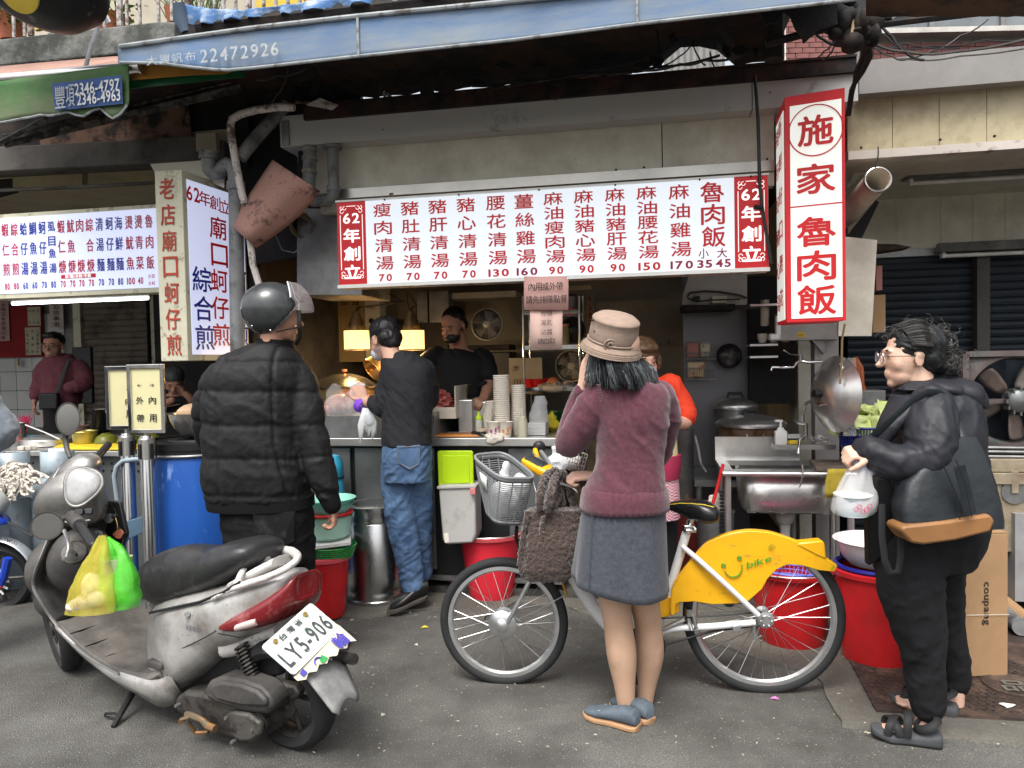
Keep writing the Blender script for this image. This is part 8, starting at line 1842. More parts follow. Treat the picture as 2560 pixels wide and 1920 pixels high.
# - cook behind the counter
E=Fig(4.95);pe=thing('person','person in black tee shirt and black mask cooking behind the counter','person',VC((E.p(1150,1200).x,4.95,0)))
mb=MB();T,Rm=head_geo(mb,E.p(1134,818,0),R(-150),R(-22),0,1.0)
E.torso(mb,[(1145,870,0,24,.07),(1148,900,0,60,.09),(1150,1000,0,56,.1),(1150,1080,0,56,.1)])
E.limb(mb,[(1095,890,0,.045),(1062,915,-.1,.04),(1030,900,-.2,.03)]);E.limb(mb,[(1208,895,0,.045),(1222,950,-.04,.042),(1210,995,-.2,.032)]);E.limb(mb,[(1120,1080,0,.08),(1120,1400,0,.05)]);E.limb(mb,[(1180,1080,0,.08),(1180,1400,0,.05)])
hand_geo(mb,E.p(1028,899,-.2),VC((-.8,-.5,0)),VC((0,0,-1)),1,.7);hand_geo(mb,E.p(1208,998,-.22),VC((-.3,-.8,-.1)),VC((-.5,0,-1)),1,.8)
me=fuse(mb,.006,3);put('body',me,m_skin,pe)
mb=MB();mb.ell(T(0,-.030,.058),(.078,.088,.074),Rm,24,16);mb.ell(T(0,-.050,.0),(.078,.058,.055),Rm,20,14);me=fuse(mb,.006,2);folds(me,.005,(60,60,60),3,.03);put('hair',me,m_hairb,pe);eyes(pe,T,Rm)
mb=MB();mb.ell(T(0,.052,-.050),(.062,.052,.046),Rm,22,14);mb.B('face_mask',m_blk,pe)
mb=MB();mb.T([T(-.055,.06,-.03),T(-.077,.0,.0)],.0015,5);mb.T([T(.055,.06,-.03),T(.077,.0,.0)],.0015,5);mb.B('mask_loop',m_blk,pe)
mb=MB();E.torso(mb,[(1143,872,0,26,.075),(1148,888,0,58,.11),(1152,910,0,70,.13),(1152,960,0,66,.14),(1152,1080,0,66,.14)],32,2.4);E.limb(mb,[(1092,893,0,.075),(1068,908,-.08,.068)],18);E.limb(mb,[(1206,898,0,.078),(1220,935,-.04,.068)],18);mb_=mb;me=fuse(mb,.008,5);folds(me,.010,(8,8,10),81,.1,.8);put('tee_shirt',me,m_tee,pe)
mb=MB();E.torso(mb,[(1150,1070,0,62,.13),(1150,1180,0,60,.13)],24);E.limb(mb,[(1120,1160,0,.09),(1120,1390,0,.07)],14);E.limb(mb,[(1180,1160,0,.09),(1180,1390,0,.07)],14);mb.B('trousers',m_tee,pe)
# - woman in red top
Fg=Fig(4.12);pf=thing('person','person in bright red top and pale mask partly hidden behind the hat','person',VC((Fg.p(1635,1200).x,4.12,0)))
mb=MB();T,Rm=head_geo(mb,Fg.p(1606,905,0),R(165),R(-8),0,1.0)
Fg.torso(mb,[(1618,950,0,26,.07),(1625,990,0,56,.09),(1625,1100,0,52,.1),(1625,1200,0,52,.1)])
Fg.limb(mb,[(1680,965,0,.045),(1716,1045,-.02,.040),(1690,1055,-.1,.036),(1650,1020,-.16,.028)]);Fg.limb(mb,[(1570,965,0,.045),(1560,1060,-.06,.04),(1590,1100,-.16,.03)]);Fg.limb(mb,[(1595,1200,0,.08),(1598,1480,0,.045)]);Fg.limb(mb,[(1655,1200,0,.08),(1658,1480,0,.045)])
hand_geo(mb,Fg.p(1648,1018,-.16),VC((-.8,-.4,.1)),VC((0,-.4,-1)),1,.7);me=fuse(mb,.006,3);put('body',me,m_skinl,pf);eyes(pf,T,Rm)
mb=MB();mb.ell(T(0,-.02,.052),(.094,.104,.088),Rm,24,16);mb.ell(T(0,-.05,-.02),(.096,.07,.075),Rm,20,14);mb.ell(T(0,.06,.085),(.06,.035,.03),Rm,18,12);mb.ell(T(-.082,.0,-.0),(.022,.05,.06),Rm);mb.ell(T(.082,.0,-.0),(.022,.05,.06),Rm);me=fuse(mb,.006,2);folds(me,.012,(22,22,22),91,.06);put('hair',me,m_hairbr,pf)
mb=MB();mb.ell(T(0,.056,-.048),(.060,.050,.046),Rm,22,14);mb.B('face_mask',m_mask,pf)
mb=MB();Fg.torso(mb,[(1618,945,0,28,.075),(1624,958,0,60,.10),(1626,985,0,66,.12),(1626,1100,0,60,.13),(1626,1200,0,62,.13)],32,2.4);Fg.limb(mb,[(1676,965,0,.070),(1698,1000,0,.066),(1716,1038,-.02,.058)],18);Fg.limb(mb,[(1572,965,0,.07),(1562,1050,-.05,.06)],18);me=fuse(mb,.007,4);folds(me,.010,(9,9,12),93,.1,.6);put('red_top',me,m_redt,pf)
m_ging=bpy.data.materials.new('pink_gingham');m_ging.use_nodes=True;nt_=m_ging.node_tree;ck_=nt_.nodes.new('ShaderNodeTexChecker');ck_.inputs['Scale'].default_value=120;ck_.inputs['Color1'].default_value=(.72,.6,.6,1);ck_.inputs['Color2'].default_value=(.42,.03,.10,1);tcn=nt_.nodes.new('ShaderNodeTexCoord');nt_.links.new(tcn.outputs['Object'],ck_.inputs['Vector']);nt_.links.new(ck_.outputs[0],nt_.nodes['Principled BSDF'].inputs['Base Color'])
mb=MB();Fg.torso(mb,[(1628,1070,-.02,60,.125),(1630,1130,-.02,62,.135),(1632,1195,-.02,60,.14)],32);ap=mb.B('apron',M('pale_yellow_apron',(.62,.58,.30),.8,var=.1,speck=(40,.2,(.3,.4,.1))),pf)
mb=MB();Fg.torso(mb,[(1634,1185,-.02,60,.143),(1636,1250,-.02,62,.147),(1636,1290,-.02,62,.147)],32);mb.B('gingham_panel',m_ging,ap)
mb=MB();Fg.torso(mb,[(1640,1135,-.02,60,.148),(1640,1160,-.02,60,.152),(1638,1192,-.02,58,.15)],32);mb.B('apron_pocket',M('dark_rose',(.30,.02,.06),.8,speck=(60,.2,(.6,.4,.4))),ap)
mb=MB();Fg.limb(mb,[(1595,1200,0,.095),(1598,1480,0,.07)],16);Fg.limb(mb,[(1655,1200,0,.095),(1658,1480,0,.07)],16);mb.B('trousers',m_tee,pf);mb=MB();mb.ell(Fg.p(1598,1500,-.05),(.05,.12,.045));mb.ell(Fg.p(1660,1500,-.05),(.05,.12,.045));mb.B('shoes',m_blk,pf)
# - smiling man in hoodie
G=Fig(6.45);pg_=thing('person','person in maroon hoodie with black crossbody bag smiling in the left stall','person',VC((G.p(145,1300).x,6.45,.05)))
mb=MB();T,Rm=head_geo(mb,G.p(133,868,0),R(172),R(-2),0,1.0,.4)
G.torso(mb,[(142,895,0,16,.07),(152,925,0,45,.09),(152,1000,0,40,.1),(150,1060,0,40,.1)]);G.limb(mb,[(112,930,0,.045),(97,970,-.03,.04),(88,998,-.06,.028)]);G.limb(mb,[(195,930,0,.045),(212,960,-.05,.04),(180,970,-.14,.03)])
G.limb(mb,[(135,1060,0,.08),(135,1320,0,.045)]);G.limb(mb,[(168,1060,0,.08),(168,1320,0,.045)]);hand_geo(mb,G.p(88,1000,-.06),VC((-.1,-.2,-1)),VC((.8,.4,0)),1,.5);me=fuse(mb,.007,3);put('body',me,m_skin,pg_);eyes(pg_,T,Rm)
mb=MB();mb.ell(T(0,-.028,.060),(.080,.09,.076),Rm,24,16);mb.ell(T(.01,.035,.100),(.055,.04,.028),Rm,18,12);me=fuse(mb,.007,2);folds(me,.008,(40,40,40),3,.03);put('hair',me,m_hairb,pg_)
gl=MB()
for sx in(-1,1):gl.torus(T(sx*.031,.108,.008),.022,.002,Rm@VC((0,1,0)),20,5);gl.T([T(sx*.052,.106,.012),T(sx*.08,.02,.008)],.002,4)
gl.T([T(-.01,.109,.008),T(.01,.109,.008)],.002,4);gl.B('glasses',m_rim,pg_)
mb=MB();mb.ell(T(0,.092,-.053),(.020,.008,.004),Rm,10,6);mb.B('teeth',m_white,pg_)
mb=MB();G.torso(mb,[(145,892,0,20,.09),(150,902,0,40,.11),(156,925,0,50,.13),(156,970,0,45,.135),(155,1010,0,42,.14)],32,2.4);G.limb(mb,[(112,922,0,.075),(100,958,-.02,.068),(90,988,-.05,.052)],18);G.limb(mb,[(196,922,0,.08),(212,950,-.03,.072),(205,962,-.1,.06),(178,968,-.16,.055)],18);mb.torus(G.p(146,898,-.01),.085,.034,n=20,m=10,axis=(0,-.25,1));me=fuse(mb,.009,4);folds(me,.012,(7,7,10),97,.1,.5);put('hoodie',me,m_maroon,pg_)
mb=MB();G.torso(mb,[(152,1000,0,38,.12),(152,1080,0,36,.12)],24);G.limb(mb,[(135,1070,0,.085),(135,1310,0,.06)],14);G.limb(mb,[(168,1070,0,.085),(168,1310,0,.06)],14);mb.B('trousers',m_tee,pg_)
mb=MB();mb.T([G.p(100,1004,-.18),G.p(94,1012,-.22)],.004,6);tag(mb.B('cigarette',m_white,None),'white cigarette in the fingers of the man in the maroon hoodie','cigarette')
cbx=thing('crossbody_bag','black crossbody bag with strap on the man in the maroon hoodie','bag',G.p(128,1000,-.2));mb=MB();mb.box(G.p(124,1003,-.2),(.16,.06,.14));mb.B('pouch',m_blk,cbx,bv=.015);mb=MB();mb.T([G.p(172,898,-.1),G.p(160,930,-.15),G.p(148,965,-.165),G.p(140,990,-.17)],.016,6,flat=.3,up=VC((0,1,0)));mb.B('strap',m_blk,cbx)
# - diner in the dark and sleeve at the left edge
Hh=Fig(6.2);ph=thing('person','person with grey hair bending over food in the dark left stall','person',VC((Hh.p(440,1200).x,6.2,.05)))
mb=MB();T,Rm=head_geo(mb,Hh.p(436,955,0),R(160),R(-32),0,1.0);Hh.torso(mb,[(432,985,.03,22,.07),(440,1010,.05,60,.1),(440,1080,.05,60,.12)]);Hh.limb(mb,[(400,1010,0,.045),(410,1010,-.15,.035),(430,1000,-.2,.028)]);Hh.limb(mb,[(480,1010,0,.045),(480,1000,-.15,.035),(465,985,-.2,.028)]);hand_geo(mb,Hh.p(462,985,-.2),VC((-.5,-.3,.4)),VC((-.4,-.6,0)),1,.8);me=fuse(mb,.007,3);put('body',me,m_skin,ph);eyes(ph,T,Rm)
mb=MB();mb.ell(T(0,-.02,.055),(.083,.097,.078),Rm,24,16);mb.B('hair',m_hairg2,ph);mb=MB();Hh.torso(mb,[(435,990,.03,30,.09),(440,1010,.05,66,.13),(440,1090,.05,66,.14)],28);Hh.limb(mb,[(398,1010,0,.065),(408,1012,-.12,.05)],14);Hh.limb(mb,[(482,1010,0,.065),(484,1004,-.12,.05)],14);me=fuse(mb,.009,4);put('sweater',me,m_tee,ph)
mb=MB();mb.T([Hh.p(395,1022,-.35),Hh.p(450,1010,-.25)],.004,5);tag(mb.B('chopsticks',m_card,None),'chopsticks held by the diner in the dark left stall','chopsticks')
Ii=Fig(3.6);pi_=thing('person','person in grey fleece whose sleeve enters at the left picture edge','person',VC((Ii.p(-140,1500).x,3.6,0)))
mb=MB();T,Rm=head_geo(mb,Ii.p(-140,820),R(-60));Ii.torso(mb,[(-140,890,0,40,.08),(-140,940,0,70,.11),(-140,1200,0,70,.13)]);Ii.limb(mb,[(-70,960,0,.04),(0,1075,.0,.035),(-60,1130,-.1,.03)]);Ii.limb(mb,[(-100,1250,0,.08),(-100,1600,.0,.05)]);me=fuse(mb,.008,3);put('body',me,m_skinl,pi_)
mb=MB();mb.ell(T(0,-.02,.052),(.084,.1,.08),Rm,20,14);mb.B('hair',m_hairb,pi_)
m_fleece=M('grey_fleece',(.13,.15,.175),.95,var=.25,ns=14,c2=(.24,.26,.28),c2amt=.3,c2s=12,bump=.6,bs=100,sheen=.3)
mb=MB();Ii.torso(mb,[(-140,895,0,50,.1),(-140,930,0,88,.14),(-140,1100,0,88,.16),(-140,1250,0,88,.16)],28);Ii.limb(mb,[(-70,960,0,.07),(-30,1030,0,.075),(6,1078,0,.07),(-40,1120,-.06,.055)],18);me=fuse(mb,.008,4);folds(me,.014,(9,9,9),99,.1,.8);put('fleece',me,m_fleece,pi_)
mb=MB();Ii.limb(mb,[(-100,1240,0,.12),(-100,1600,.0,.08)],16);mb.B('trousers',m_tee,pi_)
bpy.data.scenes.remove(tmp_scene)
#  BICYCLE
FW,RW=(1259,1553),(1908,1540);YF,YR=3.22,3.08
def Yb(px):return YF+(YR-YF)*(px-FW[0])/(RW[0]-FW[0])
def BP(px,py,o=.0):return P(px,py,Yb(px)+o)
hf,hr_=BP(*FW),BP(*RW);bd=(hr_-hf);bd.z=0;bd.normalize();bn=VC((-bd.y,bd.x,0))
if bn.y>0:bn=-bn
m_tyre=M('tyre_rubber',(.020,.020,.021),.8,var=.2,ns=30,bump=.4,bs=120)
m_rimal=M('dull_rim',(.62,.63,.63),.35,.9,var=.15);m_spoke=M('spoke_steel',(.5,.5,.5),.3,.95)
m_bwhite=M('bike_white_paint',(.66,.67,.67),.35,var=.05,ns=6,coat=.3,c2=(.42,.42,.41),c2amt=.12,c2s=10)
m_byel=M('bike_yellow_plastic',(.74,.38,.007),.32,var=.07,ns=5,coat=.35,c2=(.42,.24,.03),c2amt=.16,c2s=11,stretch=(1,1,2.2))
m_bgreen=M('green_print',(.03,.26,.02),.5,var=.02);m_saddle=M('black_vinyl',(.010,.010,.011),.28,var=.1,coat=.2)
m_silver=M('satin_aluminium',(.55,.56,.56),.32,.85,var=.1)
bk=thing('bicycle','white and yellow shared bicycle with grey front basket held by the woman in the hat','bicycle',VC((.5,3.15,0)))
def wheel(c,r,ax,par,nsp,tw=.021,hubr=.022,tread=True):
 t=MB();x,y,a=frame_from(ax)
 n=96;pts=[c+x*(r-tw)*mcos(2*mpi*k/n)+y*(r-tw)*msin(2*mpi*k/n)for k in range(n)]
 t.T(pts,tw,14,closed=True);ty=t.B('tyre',m_tyre,par)
 if tread:
  mt=MB()
  for k in range(0,84):
   an=2*mpi*k/84
   for s in(-1,1):
    e0=x*mcos(an)+y*msin(an);e1=x*mcos(an+.05)+y*msin(an+.05)
    mt.T([c+e0*(r-.001)+a*s*.002,c+e1*(r-.006)+a*s*.014],.0016,3)
  mt.B('tread',m_tyre,ty,kind='stuff')
 m2=MB();m2 .L([(r-2*tw+.004,-.012),(r-2*tw-.012,-.012),(r-2*tw-.020,0),(r-2*tw-.012,.012),(r-2*tw+.004,.012),(r-2*tw+.004,-.012)],c,72,ax);m2 .B('rim',m_rimal,par)
 m2=MB();m2 .torus(c-a*.0,r-2*tw+.010,.0015,ax,72,4);m2 .B('side_stripe',m_white,ty)
 m2=MB();m2 .L([(0,-.05),(hubr*.5,-.05),(hubr*.5,-.036),(hubr*1.5,-.034),(hubr*1.5,-.028),(hubr,-.024),(hubr,.024),(hubr*1.5,.028),(hubr*1.5,.034),(hubr*.5,.036),(hubr*.5,.05),(0,.05)],c,28,ax);m2 .B('hub',m_silver,par)
 for k in range(nsp):
  an=2*mpi*k/nsp;s=1 if k%2 else-1;of=.55*(1 if(k//2)%2 else-1)
  p0=c+(x*mcos(an+of)+y*msin(an+of))*hubr*1.35+a*s*.031;p1=c+(x*mcos(an)+y*msin(an))*(r-2*tw-.016)
  m2=MB();m2 .cyl(p0,p1,.0013,n=4,cap=False);m2 .B('spoke',m_spoke,par)
wheel(hf,.284,bn,bk,32,hubr=.035);wheel(hr_,.332,bn,bk,32)
def tb(name,pts,r,mat=None,n=14,flat=1.0,par=None):
 q=cr([tuple(BP(*p))for p in pts],5)if len(pts)>2 else[BP(*p)for p in pts];m2=MB();m2 .T([VC(v)for v in q],r,n,flat=flat);return m2 .B(name,mat or m_bwhite,par or bk)
tb('main_tube',[(1392,1262,0),(1398,1330,0),(1425,1420,0),(1470,1500,0),(1530,1570,0),(1600,1605,0)],.030)
tb('seat_tube',[(1716,1332,0),(1690,1420,0),(1664,1505,0),(1640,1560,0),(1615,1605,0)],[.019]*8+[.024]*8+[.032]*5)
for o in(-.055,.055):
 tb('chain_stay',[(1625,1592,o*.5),(1680,1572,o*.8),(1780,1566,o),(1888,1556,o)],.014)
 tb('seat_stay',[(1706,1366,o*.6),(1760,1412,o*1.35),(1830,1476,o*1.35),(1896,1538,o*1.2)],.0115)
 tb('fork_blade',[(1345,1405,o),(1330,1440,o),(1300,1500,o),(1266,1560,o*.9)],.0145,m_silver,flat=.7)
tb('head_tube',[(1398,1330,0),(1385,1262,0),(1378,1225,0)],.026,m_silver);tb('fork_crown',[(1345,1400,-.055),(1345,1400,.055)],.018,m_silver);tb('steerer',[(1345,1400,0),(1385,1280,0)],.022,m_silver)
cc=BP(1612,1604);m2=MB();m2 .L([(0,-.05),(.012,-.05),(.012,-.045),(.085,-.045),(.085,-.041),(0,-.041)],cc,40,-bn);m2 .B('chainring',m_blk,bk)
m2=MB();m2 .T([BP(1612,1604,-.07),BP(1600,1690,-.075)],.010,8);m2 .B('crank',m_silver,bk);m2=MB();m2 .box(BP(1600,1696,-.12),(.09,.07,.022));m2 .B('pedal',m_blk,bk,bv=.004)
m2=MB();m2 .T([BP(1640,1546,-.045),BP(1780,1540,-.045),BP(1905,1530,-.045)],.004,6);m2 .T([BP(1640,1618,-.045),BP(1780,1578,-.045),BP(1905,1562,-.045)],.005,6);m2 .B('chain',m_blk,bk)
m2=MB();m2 .prism([BP(x,y,-.03)for x,y in((1620,1490),(1690,1492),(1700,1502),(1700,1530),(1620,1560))],bn*-.02);m2 .B('chain_guard',m_byel,bk,bv=.004)
m2=MB();m2 .L([(0,-.062),(.018,-.062),(.022,-.052),(.034,-.05),(.036,-.042),(.03,-.04),(0,-.04)],hr_,24,-bn)
for k in range(6):a_=k*1.047;m2 .ell(hr_+bn*.064+bd*.022*mcos(a_)+Z*.022*msin(a_),(.005,)*3,nu=8,nv=6)
m2 .B('rear_hub_gear',m_silver,bk)
m2=MB();m2 .L([(0,-.06),(.02,-.06),(.05,-.052),(.062,-.045),(.062,-.04),(0,-.04)],hf,32,-bn);m2 .L([(0,-.068),(.022,-.066),(.03,-.06),(0,-.06)],hf,20,-bn);m2 .B('front_hub_dynamo',m_silver,bk)
m2=MB();m2 .T([BP(1885,1562,-.07),BP(1886,1598,-.075),BP(1905,1590,-.075)],.006,6);m2 .B('dropout_hook',m_std,bk)
m2=MB();m2 .T([BP(1720,1545,-.06),BP(1730,1575,-.07),BP(1741,1568,-.07),BP(1733,1538,-.065),(BP(1722,1528,-.06))],.008,8);m2 .box(BP(1722,1530,-.07),(.02,.03,.03));m2 .B('lock_lug',m_chrome,bk)
m2=MB();m2 .T([BP(1650,1576,-.05),BP(1712,1548,-.055)],.015,8,flat=.6);m2 .B('stay_plate',m_silver,bk)
m2=MB();m2 .box(BP(1842,1570,-.07),(.035,.012,.025));m2 .B('cable_bracket',m_silver,bk,bv=.003)
FO=[(1677,1538),(1681,1473),(1704,1434),(1728,1403),(1762,1365),(1790,1349),(1820,1338),(1850,1332),(1878,1330),(1920,1334),(1955,1344),(1997,1360),(2030,1378),(2065,1400),(2092,1419),(2086,1430),(2047,1426),(2005,1414),(1970,1411),(1943,1423),(1920,1446),(1905,1473),(1872,1502),(1862,1500),(1752,1408),(1745,1410),(1841,1509),(1781,1511),(1735,1504),(1697,1506),(1689,1512),(1687,1538)]
FO2=[FO[0]]+FO[1:23]+[(1860,1505),(1841,1509)]+FO[27:]
for o,nm in((-.052,'rear_fender'),(.046,'rear_fender')):
 m2=MB();m2 .prism([BP(x,y,o)for x,y in FO2],-bn*.006);fo=m2 .B(nm,m_byel,bk,bv=.0025)
 if o<0:fend=fo
ft_=cr([(x,y)for x,y in FO[0:15]],4);rows=[[BP(x,y+yy,-.052+.104*k/6+0)+(Z*.012*msin(mpi*k/6))for k in range(7)]for x,y in ft_ for yy in(0,)]
m2=MB();m2 .grid(rows);m2 .B('fender_crown',m_byel,bk,solid=.004,ang=0)
m2=MB();m2 .prism([BP(x,y,-.056)for x,y in((1990,1362),(2002,1357),(2056,1352),(2062,1358),(2067,1400),(2040,1388))],-bn*.06);m2 .B('fender_flap',m_byel,bk,bv=.006)
gr=MB();of=-.0585
def gl_(pts,r=.0032):gr.T([BP(x,y,of)for x,y in cr(pts,4)],r,5,flat=.5)
gl_([(1812,1428),(1820,1438),(1832,1442),(1846,1438),(1854,1426),(1855,1411)],.0042)
for ex,ey in((1809,1414),(1849,1395)):gr.T([BP(ex+5*mcos(a),ey+5*msin(a),of)for a in[k*.785 for k in range(8)]],.003,5,closed=True,flat=.5)
rw_=(BP(1935,1394,of)-BP(1866,1416,of)).normalized();word(gr,'bike',BP(1898,1404,of-.001),rw_,Z,.105,.026,.01,.06)
gl_([(1922,1374),(1928,1370),(1934,1374)],.002);gl_([(1920,1366),(1930,1361),(1940,1368)],.002)
word(gr,'op',BP(2081,1418,of),(bd*.6+Z*.8).normalized(),(-bd*.8+Z*.6).normalized(),.022,.010,.01)
gr.B('green_lettering',m_bgreen,fend,sm=False)
ffp=[(1300,1391),(1330,1392),(1360,1408),(1388,1432),(1406,1462),(1418,1494)];rows=[[BP(x,y,-.032+.064*k/5)+(hf-BP(x,y)).normalized()*-.006*msin(mpi*k/5)for k in range(6)]for x,y in cr(ffp,4)]
m2=MB();m2 .grid(rows);m2 .B('front_fender',m_byel,bk,solid=.003,ang=0)
m2=MB();m2 .T([BP(1268,1560,-.04),BP(1340,1528,-.04),BP(1412,1488,-.035)],.0025,5);m2 .B('fender_strut',m_silver,bk)
sd=MB();L=[]
for px,yt,yb_,w_ in((1662,1262,1272,.012),(1675,1255,1275,.022),(1700,1250,1285,.034),(1725,1248,1298,.055),(1755,1249,1308,.085),(1780,1256,1306,.092),(1794,1268,1298,.075),(1798,1278,1290,.04)):
 a,b=BP(px,yt),BP(px,yb_);L.append(((a+b)/2,bn*w_,Z*((a.z-b.z)/2),2.6))
sd.loft([(VC(q[0]),VC(q[1]),VC(q[2]),2.6)for q in L],28);so=sd.B('saddle',m_saddle,bk,sub=1,ang=0)
m2=MB();m2 .T([BP(x,y,-w_)for x,y,w_ in((1668,1262,.02),(1700,1258,.034),(1730,1259,.062),(1760,1262,.089),(1785,1268,.088))],.0018,5);m2 .B('yellow_piping',m_yellow,so)
tb('seat_post',[(1727,1300,0),(1716,1334,0)],.015,m_chrome);m2=MB();m2 .box(BP(1722,1316,-.02),(.045,.03,.014));m2 .box(BP(1726,1326,-.02),(.045,.03,.014));m2 .cyl(BP(1738,1322,-.04),BP(1738,1322,.02),.007);m2 .B('seat_clamp',m_chrome,bk,bv=.003)
tb('handlebar',[(1350,1125,.28),(1368,1150,.2),(1385,1185,.08),(1392,1200,.0),(1412,1200,-.08),(1440,1197,-.14)],.011,m_silver)
m2=MB();m2 .cyl(BP(1418,1199,-.09),BP(1464,1196,-.16),.017,n=16);m2 .B('grip',m_blk,bk);m2=MB();m2 .cyl(BP(1424,1198,-.10),BP(1434,1197,-.118),.021,n=20);m2 .B('gear_ring',m_silver,bk)
m2=MB();m2 .cyl(BP(1342,1112,.33),BP(1352,1128,.27),.017,n=16);m2 .ell(BP(1348,1118,.28),(.03,.02,.03));m2 .B('far_grip',m_blk,bk)
m2=MB();m2 .T([BP(x,y,d)for x,y,d in((1395,1206,-.1),(1410,1212,-.13),(1428,1217,-.16),(1440,1224,-.17),(1445,1232,-.17))],[.011,.008,.006,.006,.005],8,flat=.6);m2 .B('brake_lever',m_silver,bk)
cn=MB();a,b=BP(1316,1150,.05),BP(1392,1192,-.03);up_=VC((.12,-.25,.95)).normalized();d_=(b-a);sd_=d_.normalized().cross(up_)
cn.loft([(a+d_*t,sd_*w_,up_*h_,4)for t,w_,h_ in((-.05,.02,.01),(.0,.035,.016),(.2,.042,.02),(.6,.042,.022),(.9,.036,.02),(1.02,.022,.012))],28);co_=cn.B('console',m_byel,bk)
m2=MB();m2 .loft([(a+d_*t+up_*.018,sd_*w_,up_*.006,4)for t,w_ in((.05,.028),(.5,.032),(.62,.026))],20);m2 .B('console_screen',M('console_dark',(.03,.035,.04),.2),co_)
m2=MB();m2 .cyl(BP(1345,1150,.12),BP(1338,1125,.2),.012);m2 .B('yellow_sleeve',m_byel,bk)
m2=MB();m2 .T([BP(x,y,d)for x,y,d in((1392,1200,0),(1380,1170,.05),(1330,1130,.1),(1322,1160,.1),(1340,1230,0),(1360,1290,0))],.003,5);m2 .B('brake_cable',m_std,bk)
m_bask=M('basket_grey_plastic',(.20,.205,.21),.45,var=.08)
rimc=[BP(1176,1138,-.05),BP(1250,1196,-.22),BP(1346,1196,-.13),BP(1262,1130,.10)];botc=[BP(1210,1278,-.06),BP(1238,1310,-.16),BP(1310,1314,-.10),BP(1276,1268,.05)]
def rring(cs,n=9):
 out=[]
 for i in range(4):
  p0,p1,p2=cs[i-1],cs[i],cs[(i+1)%4];a,b=p1 .lerp(p0,.30),p1 .lerp(p2,.30)
  for k in range(n):t=k/(n-1);out.append(a*(1-t)**2+p1*2*t*(1-t)+b*t*t)
  nx=cs[(i+1)%4].lerp(cs[i],.30)
  for k in range(1,n-1):out.append(b.lerp(nx,k/(n-1)))
 return out
rt,rb2=rring(rimc),rring(botc);lv=lambda t:[a.lerp(b,t)+(a.lerp(b,t)-(sum(rt,VC())/len(rt)).lerp(sum(rb2,VC())/len(rb2),t))*(.05*msin(mpi*t))for a,b in zip(rt,rb2)]
bs_=bk;m2=MB();m2 .grid([lv(0)+[lv(0)[0]],lv(.10)+[lv(.10)[0]]]);m2 .B('basket_band',m_bask,bs_,solid=.006,ang=0)
m2=MB();m2 .T(lv(0),.0065,8,closed=True);m2 .B('basket_rim',m_bask,bs_)
m2=MB()
for k in range(21):m2 .T(lv(.14+.80*k/20),.0024,5,closed=True)
m2 .B('basket_slats',m_bask,bs_,kind='stuff')
l0,l1=lv(.08),lv(.97);mids=[lv(t)for t in(.08,.3,.55,.8,.97)]
for k in range(0,len(l0),5):m2=MB();m2 .T([q[k]for q in mids],.0034,5);m2 .B('basket_rib',m_bask,bs_)
m2=MB();m2 .grid([lv(.93)+[lv(.93)[0]],lv(1.0)+[lv(1.0)[0]]]);l=lv(1.0);c_=sum(l,VC())/len(l);m2 .add(l+[c_],[(i,(i+1)%len(l),len(l))for i in range(len(l))]);m2 .B('basket_floor',m_bask,bs_,solid=.005)
lA,lB=lv(.16),lv(.45);ks=[len(l0)-4,len(l0)-1,2,4,6,8];o_=VC((-.006,-.006,0));m2=MB();m2 .grid([[lv(t)[k]+o_ for k in(9,10,12,13,14)]for t in(.16,.45)]);lb3=m2 .B('basket_label',M('faded_label',(.62,.66,.60),.5,c2=(.2,.42,.2),c2amt=.3,c2s=18),bs_,solid=.001)
m2=MB();m2 .T([BP(1292,1318,-.08),BP(1290,1345,-.02),BP(1300,1372,0),BP(1330,1380,0)],.008,8);m2 .B('basket_stay',m_blk,bk)
pbg=thing('white_bag','white plastic bag lying in the bicycle basket','plastic bag',BP(1265,1270,-.08))
m2=MB();m2 .ell(BP(1262,1245,-.06),(.07,.07,.075),nu=28,nv=18);m2 .ell(BP(1262,1180,-.06),(.018,.02,.05),RY(.2),16,10);m2 .ell(BP(1300,1215,-.06),(.04,.05,.05),None,18,12)
tmp_scene=bpy.data.scenes.new('tmp');me=fuse(m2,.006,2);folds(me,.016,(16,16,16),101,.1);put('bag',me,M('bag_white',(.66,.66,.66),.4,alpha=.85,var=.08),pbg)
cbg2=thing('clear_bag','small clear bag hanging behind the yellow console','plastic bag',BP(1395,1150,.25));m2=MB();m2 .ell(BP(1392,1160,.22),(.05,.03,.05),nu=20,nv=12);m2 .ell(BP(1385,1135,.22),(.012,.012,.04),nu=12,nv=8);me=fuse(m2,.006,2);folds(me,.012,(20,20,20),103,.1);put('bag',me,m_glove,cbg2)
tg=thing('fleece_tote','brown fleecy tote bag hanging from the bicycle handlebar','bag',BP(1370,1440,-.2))
m_fz=M('brown_teddy_fleece',(.050,.030,.023),1.0,var=.35,ns=70,bump=1.0,bs=150,bdist=.008,sheen=.5)
m2=MB();m2 .loft([(BP((l+r)/2,y,-.17-.02*(y>1350)),VC(((r-l)/2*3.0/FPX,0,0)),VC((0,dp,0)),3.5)for y,l,r,dp in((1272,1318,1452,.045),(1300,1311,1455,.055),(1360,1303,1450,.065),(1415,1296,1438,.068),(1440,1304,1428,.055),(1450,1322,1418,.035))],32)
me=fuse(m2,.0045,3)
co,nn=getco(me);d=.010*(vnoise(co*110,3)-.5)+.008*(vnoise(co*190,5)-.5)+.012*(fbm(co*12,8)-.45);setco(me,co+nn*d[:,None]);put('bag_body',me,m_fz,tg)
